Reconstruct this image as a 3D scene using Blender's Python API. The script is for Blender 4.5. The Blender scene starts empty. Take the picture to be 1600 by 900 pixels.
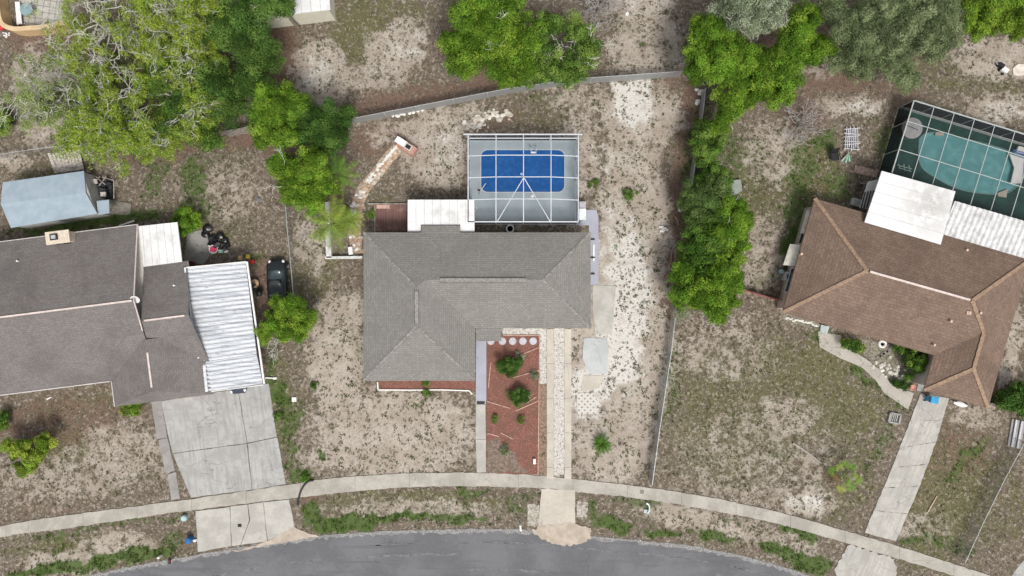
import bpy, math, random
import numpy as np
from mathutils import Vector, Matrix
random.seed(7); rng = np.random.default_rng(7)
R = math.radians
scene = bpy.context.scene
col = scene.collection
# ------------------------------------------------------------------ camera / light
H = 60.0                       # drone height, metres
S = 0.056                      # metres per photo pixel on the ground
cam_d = bpy.data.cameras.new('camera'); cam = bpy.data.objects.new('camera', cam_d); col.objects.link(cam)
cam.location = (0, 0, H); cam.rotation_euler = (0, 0, 0)
cam_d.sensor_width = 36; cam_d.lens = 36 * H / (1600 * S); cam_d.clip_end = 3000
scene.camera = cam
SUN_EL, SUN_AZ = R(58), R(160)
w = bpy.data.worlds.new('World'); scene.world = w; w.use_nodes = True
nt = w.node_tree; bg = nt.nodes['Background']
sky = nt.nodes.new('ShaderNodeTexSky'); sky.sky_type = 'NISHITA'; sky.sun_disc = False
sky.sun_elevation = SUN_EL; sky.sun_rotation = SUN_AZ; sky.dust_density = 4; sky.air_density = 1.0
hsv = nt.nodes.new('ShaderNodeHueSaturation'); hsv.inputs['Saturation'].default_value = 0.22   # overcast: a grey sky
nt.links.new(sky.outputs[0], hsv.inputs['Color']); nt.links.new(hsv.outputs[0], bg.inputs['Color'])
bg.inputs['Strength'].default_value = 0.125
sd = bpy.data.lights.new('sun', 'SUN'); sd.energy = 1.8; sd.angle = R(13); sd.color = (1, 0.95, 0.88)
sun = bpy.data.objects.new('sun', sd); col.objects.link(sun)
sdir = Vector((math.sin(SUN_AZ) * math.cos(SUN_EL), math.cos(SUN_AZ) * math.cos(SUN_EL), math.sin(SUN_EL)))
sun.rotation_euler = sdir.to_track_quat('Z', 'Y').to_euler(); sun.location = (0, -30, 80)
scene.view_settings.view_transform = 'Standard'; scene.view_settings.look = 'None'
scene.view_settings.exposure = 0.32; scene.view_settings.gamma = 1

# ------------------------------------------------------------------ helpers
def at(px, py, z=0.0):
    """photo pixel of a point that stands z metres high -> plan position"""
    k = (H - z) / H * S
    return ((px - 800) * k, (450 - py) * k)
def P3(px, py, z=0.0): x, y = at(px, py, z); return Vector((x, y, z))

def tag(o, label=None, cat=None, group=None, kind=None):
    if label: o['label'] = label
    if cat: o['category'] = cat
    if group: o['group'] = group
    if kind: o['kind'] = kind
    return o
ORG = {}
def thing(name, label, cat, px=None, py=None, group=None, z=0.0, xy=None):
    x, y = xy if xy else at(px, py, z)
    o = bpy.data.objects.new(name, None); col.objects.link(o); o.location = (x, y, z); o.empty_display_size = .3
    ORG[o.name] = Vector((x, y, z)); tag(o, label, cat, group); return o

class MB:
    def __init__(s): s.v = []; s.f = []; s.uv = []
    def face(s, pts, uv=None):
        i = len(s.v); s.v += [tuple(p) for p in pts]; s.f.append(tuple(range(i, i + len(pts)))); s.uv.append(uv); return s
    def addm(s, vs, fs):
        i = len(s.v); s.v += [tuple(p) for p in vs]
        for f in fs: s.f.append(tuple(i + k for k in f)); s.uv.append(None)
        return s
    def prism(s, poly, z0, z1):
        """poly: list of (x,y); any winding"""
        a = sum(poly[i][0] * poly[(i + 1) % len(poly)][1] - poly[(i + 1) % len(poly)][0] * poly[i][1] for i in range(len(poly)))
        if a < 0: poly = poly[::-1]
        n = len(poly); vs = [(x, y, z0) for x, y in poly] + [(x, y, z1) for x, y in poly]
        fs = [tuple(range(n))[::-1], tuple(range(n, 2 * n))] + [(i, (i + 1) % n, n + (i + 1) % n, n + i) for i in range(n)]
        return s.addm(vs, fs)
    def box(s, x0, x1, y0, y1, z0, z1):
        return s.prism([(x0, y0), (x1, y0), (x1, y1), (x0, y1)], z0, z1)
    def beam(s, a, b, w, h=None):
        """square bar from a to b"""
        h = h or w; a = Vector(a); b = Vector(b); d = (b - a)
        if d.length < 1e-6: return s
        d.normalize(); up = Vector((0, 0, 1)) if abs(d.z) < .95 else Vector((0, 1, 0))
        sx = d.cross(up).normalized() * w / 2; sz = sx.cross(d).normalized() * h / 2
        vs = [p + i * sx + j * sz for p in (a, b) for i, j in ((-1, -1), (1, -1), (1, 1), (-1, 1))]
        return s.addm(vs, [(0, 1, 2, 3)[::-1], (4, 5, 6, 7), (0, 1, 5, 4), (1, 2, 6, 5), (2, 3, 7, 6), (3, 0, 4, 7)])
    def tube(s, pts, rad, n=6, cap=True):
        pts = [Vector(p) for p in pts]; m = len(pts)
        if not hasattr(rad, '__len__'): rad = [rad] * m
        base = len(s.v); vs = []
        ref = Vector((0, 0, 1)) if abs((pts[-1] - pts[0]).normalized().z) < .9 else Vector((1, 0, 0))
        for i, p in enumerate(pts):
            d = (pts[min(i + 1, m - 1)] - pts[max(i - 1, 0)])
            if d.length < 1e-6: d = Vector((0, 0, 1))
            d.normalize(); a = d.cross(ref)
            if a.length < 1e-4: a = d.cross(Vector((0, 1, 0.1)))
            a.normalize(); b = d.cross(a)
            for k in range(n):
                t = 2 * math.pi * k / n; vs.append(p + (a * math.cos(t) + b * math.sin(t)) * rad[i])
        fs = []
        for i in range(m - 1):
            for k in range(n): k2 = (k + 1) % n; fs.append((i * n + k, i * n + k2, (i + 1) * n + k2, (i + 1) * n + k)[::-1])
        if cap: fs.append(tuple(range(n))); fs.append(tuple(range((m - 1) * n, m * n))[::-1])
        return s.addm(vs, fs)
    def cyl(s, x, y, z0, z1, r0, r1=None, n=20):
        r1 = r0 if r1 is None else r1
        vs = [(x + r0 * math.cos(2 * math.pi * k / n), y + r0 * math.sin(2 * math.pi * k / n), z0) for k in range(n)]
        vs += [(x + r1 * math.cos(2 * math.pi * k / n), y + r1 * math.sin(2 * math.pi * k / n), z1) for k in range(n)]
        return s.addm(vs, [tuple(range(n))[::-1], tuple(range(n, 2 * n))] + [(k, (k + 1) % n, n + (k + 1) % n, n + k) for k in range(n)])
    def lathe(s, x, y, prof, n=20):
        vs = []; m = len(prof)
        for r, z in prof:
            for k in range(n): vs.append((x + r * math.cos(2 * math.pi * k / n), y + r * math.sin(2 * math.pi * k / n), z))
        fs = [(i * n + k, i * n + (k + 1) % n, (i + 1) * n + (k + 1) % n, (i + 1) * n + k) for i in range(m - 1) for k in range(n)]
        fs += [tuple(range(n))[::-1], tuple(range((m - 1) * n, m * n))]
        return s.addm(vs, fs)
    def blob(s, c, rx, ry, rz, jit=.15, seed=None, sub=2):
        import bmesh
        bm = bmesh.new(); bmesh.ops.create_icosphere(bm, subdivisions=sub, radius=1)
        rr = random.Random(seed if seed is not None else random.random())
        vs = []
        for v in bm.verts:
            j = 1 + rr.uniform(-jit, jit); vs.append((c[0] + v.co.x * rx * j, c[1] + v.co.y * ry * j, c[2] + v.co.z * rz * j))
        fs = [tuple(v.index for v in f.verts) for f in bm.faces]; bm.free()
        return s.addm(vs, fs)
    def build(s, name, mat, parent=None, smooth=False, bevel=0):
        root = parent
        off = Vector((0, 0, 0))
        if parent is not None:
            p = parent
            while p.parent: p = p.parent
            off = ORG[p.name]
            # nested: every child object sits at its parent's origin
        else:
            a = np.array(s.v); mn = a.min(0); mx = a.max(0); off = Vector(((mn[0] + mx[0]) / 2, (mn[1] + mx[1]) / 2, mn[2]))
        me = bpy.data.meshes.new(name)
        me.from_pydata([(v[0] - off.x, v[1] - off.y, v[2] - off.z) for v in s.v], [], s.f)
        if any(u is not None for u in s.uv):
            ul = me.uv_layers.new(name='UVMap'); k = 0
            for f, u in zip(s.f, s.uv):
                for j in range(len(f)):
                    if u is not None: ul.data[k].uv = u[j]
                    k += 1
        me.materials.append(mat)
        if smooth: me.polygons.foreach_set('use_smooth', [True] * len(me.polygons))
        o = bpy.data.objects.new(name, me); col.objects.link(o)
        if parent is not None: o.parent = parent
        else: o.location = off; ORG[o.name] = off.copy()
        if bevel:
            b = o.modifiers.new('bevel', 'BEVEL'); b.width = bevel; b.segments = 2; b.limit_method = 'ANGLE'
        return o

def dup(root, dx=0, dy=0, dz=0, label=None, rotz=None):
    r = root.copy(); col.objects.link(r); r.location = root.location + Vector((dx, dy, dz)); ORG[r.name] = r.location.copy()
    if rotz is not None: r.rotation_euler = (0, 0, rotz)
    if label: r['label'] = label
    for ch in root.children:
        c = ch.copy(); col.objects.link(c); c.parent = r
        for g in ch.children: d = g.copy(); col.objects.link(d); d.parent = c
    return r

# ------------------------------------------------------------------ materials
def s2l(c):
    return tuple(((v / 255) / 12.92 if v / 255 <= .04045 else ((v / 255 + .055) / 1.055) ** 2.4) for v in c)
class N:
    def __init__(s, name):
        s.m = bpy.data.materials.new(name); s.m.use_nodes = True; s.t = s.m.node_tree; s.b = s.t.nodes['Principled BSDF']
        s.pos = s.n('ShaderNodeNewGeometry').outputs['Position']
    def n(s, k, **kw):
        x = s.t.nodes.new(k)
        for a, v in kw.items(): setattr(x, a, v)
        return x
    def put(s, sock, v):
        if isinstance(v, bpy.types.NodeSocket): s.t.links.new(v, sock)
        elif isinstance(v, (tuple, list)) and len(v) == 3 and sock.type == 'RGBA': sock.default_value = (*v, 1)
        else: sock.default_value = v
    def noise(s, scale, detail=3, rough=.55, vec=None, dist=0, fac=True):
        x = s.n('ShaderNodeTexNoise'); s.put(x.inputs['Vector'], vec or s.pos); x.inputs['Scale'].default_value = scale
        x.inputs['Detail'].default_value = detail; x.inputs['Roughness'].default_value = rough; x.inputs['Distortion'].default_value = dist
        return x.outputs[0]
    def math(s, op, a, b=0.0, c=0.0, clamp=False):
        x = s.n('ShaderNodeMath', operation=op, use_clamp=clamp); s.put(x.inputs[0], a); s.put(x.inputs[1], b); s.put(x.inputs[2], c); return x.outputs[0]
    def ramp(s, v, lo, hi, a=0.0, b=1.0):
        x = s.n('ShaderNodeMapRange', interpolation_type='SMOOTHSTEP'); s.put(x.inputs[0], v)
        for i, q in enumerate((lo, hi, a, b)): s.put(x.inputs[1 + i], q)
        return x.outputs[0]
    def mix(s, f, a, b, mode='MIX'):
        x = s.n('ShaderNodeMix', data_type='RGBA', blend_type=mode); s.put(x.inputs[0], f); s.put(x.inputs[6], a); s.put(x.inputs[7], b); return x.outputs[2]
    def attr(s, name, out='Fac'):
        return s.n('ShaderNodeAttribute', attribute_name=name).outputs[out]
    def vmap(s, vec, scale=(1, 1, 1), rot=(0, 0, 0)):
        x = s.n('ShaderNodeMapping'); s.put(x.inputs[0], vec); x.inputs['Scale'].default_value = scale; x.inputs['Rotation'].default_value = rot; return x.outputs[0]
    def bump(s, h, strength=.4, dist=.02):
        x = s.n('ShaderNodeBump'); s.put(x.inputs['Height'], h); x.inputs['Strength'].default_value = strength; x.inputs['Distance'].default_value = dist
        s.t.links.new(x.outputs[0], s.b.inputs['Normal'])
    def done(s, color, rough=.9, metal=0.0, spec=.3):
        s.put(s.b.inputs['Base Color'], color); s.put(s.b.inputs['Roughness'], rough); s.put(s.b.inputs['Metallic'], metal)
        s.b.inputs['Specular IOR Level'].default_value = spec
        return s.m
_mc = {}
def M(name, c, rough=.8, var=.12, scale=3.0, metal=0.0, dirt=None, dirt_amt=.4, spec=.3, bump=0):
    """plain painted / weathered surface; c linear"""
    if name in _mc: return _mc[name]
    n = N(name); k = n.noise(scale, 4, .6)
    lo = tuple(v * (1 - var) for v in c); hi = tuple(min(.95, v * (1 + var)) for v in c)
    cc = n.mix(n.ramp(k, .35, .65), lo, hi)
    if dirt: cc = n.mix(n.math('MULTIPLY', n.ramp(n.noise(scale * .35, 5, .7), .48, .68), dirt_amt), cc, dirt)
    if bump: n.bump(k, bump, .02)
    _mc[name] = n.done(cc, rough, metal, spec); return _mc[name]

def concrete(name, c, dark=.6, sc=1.0):
    n = N(name); a = n.noise(.5 * sc, 5, .65); b = n.noise(5 * sc, 4, .7); g = n.noise(28, 2, .6)
    cc = n.mix(n.ramp(a, .38, .62), tuple(v * dark for v in c), c)
    cc = n.mix(n.math('MULTIPLY', n.ramp(b, .45, .7), .45), cc, tuple(v * dark * .85 for v in c))
    cc = n.mix(n.math('MULTIPLY', n.ramp(g, .4, .7), .22), cc, tuple(v * .5 for v in c))
    v = n.n('ShaderNodeTexVoronoi', feature='DISTANCE_TO_EDGE'); n.put(v.inputs['Vector'], n.pos); v.inputs['Scale'].default_value = .28
    vv = n.n('ShaderNodeTexNoise'); n.put(vv.inputs['Vector'], n.pos); vv.inputs['Scale'].default_value = 1.3
    ad = n.n('ShaderNodeVectorMath', operation='MULTIPLY_ADD'); n.put(ad.inputs[0], vv.outputs['Color']); ad.inputs[1].default_value = (.9, .9, .9); n.put(ad.inputs[2], n.pos)
    n.put(v.inputs['Vector'], ad.outputs[0])
    ck = n.math('MULTIPLY', n.ramp(v.outputs['Distance'], .0, .008, 1, 0), n.ramp(n.noise(.35, 2), .5, .58))
    cc = n.mix(n.math('MULTIPLY', ck, .55), cc, tuple(x * .3 for x in c))
    n.bump(b, .3, .01); return n.done(cc, .92)

def streaked(name, c, ang, c2, amt=.5):
    """driveway concrete with long wear streaks"""
    n = N(name); v = n.vmap(n.pos, (1, 1, 1), (0, 0, ang)); st = n.noise(1.6, 5, .75, n.vmap(v, (2.2, .16, 1))); a_ = n.noise(.6, 5, .7); b_ = n.noise(6, 4, .75); g_ = n.noise(26, 2, .6)
    cc = n.mix(n.ramp(a_, .38, .62), tuple(x * .78 for x in c), c); cc = n.mix(n.math('MULTIPLY', n.ramp(st, .47, .62), amt), cc, c2)
    cc = n.mix(n.math('MULTIPLY', n.ramp(b_, .5, .68), .4), cc, tuple(x * .6 for x in c)); cc = n.mix(n.math('MULTIPLY', n.ramp(g_, .42, .7), .25), cc, tuple(x * .5 for x in c))
    v_ = n.n('ShaderNodeTexVoronoi', feature='DISTANCE_TO_EDGE'); w2 = n.n('ShaderNodeTexNoise'); n.put(w2.inputs['Vector'], n.pos); w2.inputs['Scale'].default_value = 1.1
    ad = n.n('ShaderNodeVectorMath', operation='MULTIPLY_ADD'); n.put(ad.inputs[0], w2.outputs['Color']); ad.inputs[1].default_value = (1.2, 1.2, 1.2); n.put(ad.inputs[2], n.pos); n.put(v_.inputs['Vector'], ad.outputs[0]); v_.inputs['Scale'].default_value = .33
    ck = n.math('MULTIPLY', n.ramp(v_.outputs['Distance'], .0, .011, 1, 0), n.ramp(n.noise(.4, 2), .46, .54)); cc = n.mix(n.math('MULTIPLY', ck, .6), cc, tuple(x * .3 for x in c))
    n.bump(b_, .3, .01); return n.done(cc, .92)
def shingle(name, c1, c2, c3, row=.17, wid=.33, mortar=.72, stain=.25):
    n = N(name); uv = n.n('ShaderNodeUVMap').outputs[0]
    br = n.n('ShaderNodeTexBrick'); n.put(br.inputs['Vector'], uv); br.inputs['Scale'].default_value = 1
    br.inputs['Brick Width'].default_value = wid; br.inputs['Row Height'].default_value = row
    br.inputs['Mortar Size'].default_value = .018; br.inputs['Mortar Smooth'].default_value = .4; br.inputs['Bias'].default_value = 0
    n.put(br.inputs['Color1'], c1); n.put(br.inputs['Color2'], c2); n.put(br.inputs['Mortar'], tuple(v * mortar for v in c1)); br.offset = .37
    sp = n.noise(7, 4, .75, n.vmap(uv, (1, 1.6, 1))); big = n.noise(.35, 5, .65)
    cc = n.mix(n.math('MULTIPLY', n.ramp(sp, .52, .68), .75), br.outputs['Color'], c3)
    cc = n.mix(n.math('MULTIPLY', n.ramp(n.noise(11, 3, .7), .52, .7), .45), cc, tuple(v * .5 for v in c1))
    cc = n.mix(n.math('MULTIPLY', n.ramp(big, .42, .66), stain), cc, tuple(v * .62 for v in c1))
    n.bump(n.math('ADD', br.outputs['Fac'], sp), .35, .02)
    return n.done(cc, .95, 0, .15)

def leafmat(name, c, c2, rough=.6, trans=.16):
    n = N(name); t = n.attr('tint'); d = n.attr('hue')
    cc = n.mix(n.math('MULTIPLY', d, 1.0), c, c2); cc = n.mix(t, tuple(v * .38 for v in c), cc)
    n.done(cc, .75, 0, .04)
    tr = n.n('ShaderNodeBsdfTranslucent'); n.put(tr.inputs[0], cc)
    mx = n.n('ShaderNodeMixShader'); mx.inputs[0].default_value = trans
    n.t.links.new(n.b.outputs[0], mx.inputs[1]); n.t.links.new(tr.outputs[0], mx.inputs[2])
    n.t.links.new(mx.outputs[0], n.t.nodes['Material Output'].inputs[0]); return n.m

def screenmat(name, c, alpha):
    n = N(name); n.done(c, .7); n.b.inputs['Alpha'].default_value = alpha; return n.m

CONC = concrete('concrete_pale', (.50, .48, .44), .78)
CONC_D = concrete('concrete_grey', (.42, .415, .40), .70)
CONC_W = concrete('concrete_white', (.55, .505, .435), .85)
ROOF_G = shingle('shingle_grey', (.205, .197, .182), (.255, .246, .228), (.35, .34, .32), stain=.22)
ROOF_L = shingle('shingle_brown_grey', (.165, .15, .144), (.205, .19, .182), (.30, .28, .265), mortar=.78, stain=.45)
ROOF_R = shingle('shingle_brown', (.165, .115, .09), (.215, .155, .12), (.40, .29, .215), row=.26, wid=.42, stain=.4)
WHITE = M('white_paint', (.78, .77, .75), .5, .04, 2, dirt=(.5, .49, .46), dirt_amt=.25)
WHITE_R = M('white_roof', (.70, .70, .70), .6, .05, 1.2, dirt=(.36, .35, .33), dirt_amt=.5); SEAM = M('roof_seam_grey', (.50, .50, .50), .6)
CREAM = M('cream_stucco', (.55, .50, .42), .9, .1, 3)
STUC_W = M('stucco_grey_white', (.6, .6, .58), .9, .06, 3)
TAN = M('tan_stucco', (.56, .40, .22), .9, .1, 2)
GLASS = M('window_glass', (.04, .06, .07), .08, .1, 1, spec=.6)
DARK = M('dark_plastic', (.02, .02, .022), .5, .3, 5)
WOOD = M('weathered_wood', (.30, .27, .24), .9, .3, 4, dirt=(.15, .12, .1))
BARK = M('bark', (.22, .19, .15), .95, .25, 6)
BARK_P = M('pale_bark', (.50, .50, .43), .95, .22, 5)
GALV = M('galvanised_steel', (.50, .52, .53), .45, .1, 4, metal=.4)
FASC = M('fascia_paint', (.66, .62, .58), .6, .08, 3)

# ------------------------------------------------------------------ polygons in photo pixels
def pl(pts, z=0.0): return [at(x, y, z) for x, y in pts]
def ragged(poly, step=.35, amp=.07, closed=True, seed=1):
    rr = random.Random(seed); out = []; n = len(poly)
    for i in range(n if closed else n - 1):
        a = Vector(poly[i]); b = Vector(poly[(i + 1) % n]); d = b - a; k = max(1, int(d.length / step))
        nn = Vector((-d.y, d.x)).normalized() if d.length > 0 else Vector((0, 0))
        for j in range(k):
            p = a + d * (j / k)
            if amp: p = p + nn * rr.uniform(-amp, amp)
            out.append((p.x, p.y))
    return out
def interp(pts, xs):
    a = np.array(pts, float); return np.interp(xs, a[:, 0], a[:, 1])
def smooth_curve(pts, n=8):
    """Catmull-Rom through points"""
    out = []; P = [pts[0]] + list(pts) + [pts[-1]]
    for i in range(1, len(P) - 2):
        p0, p1, p2, p3 = [np.array(P[i + k], float) for k in (-1, 0, 1, 2)]
        for t in np.linspace(0, 1, n, endpoint=False):
            out.append(tuple(.5 * ((2 * p1) + (-p0 + p2) * t + (2 * p0 - 5 * p1 + 4 * p2 - p3) * t * t + (-p0 + 3 * p1 - 3 * p2 + p3) * t ** 3)))
    out.append(tuple(pts[-1])); return out

# ------------------------------------------------------------------ ground
zx = np.concatenate([[-420, -250, -150, -90, -65], np.arange(-56, 56.01, .35), [65, 90, 150, 250, 420]])
zy = np.concatenate([[-420, -250, -150, -90, -50], np.arange(-36, 36.01, .35), [50, 90, 150, 250, 420]])
GX, GY = np.meshgrid(zx, zy); PXg = GX / S + 800; PYg = 450 - GY / S
nzs = rng.random((64, 64))
def wob(x, y, sc):
    u = (x / sc) % 64; v = (y / sc) % 64; i = u.astype(int); j = v.astype(int); fu = u - i; fv = v - j; i2 = (i + 1) % 64; j2 = (j + 1) % 64; i %= 64; j %= 64
    fu = fu * fu * (3 - 2 * fu); fv = fv * fv * (3 - 2 * fv)
    return (nzs[j, i] * (1 - fu) + nzs[j, i2] * fu) * (1 - fv) + (nzs[j2, i] * (1 - fu) + nzs[j2, i2] * fu) * fv
Z = {}
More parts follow.
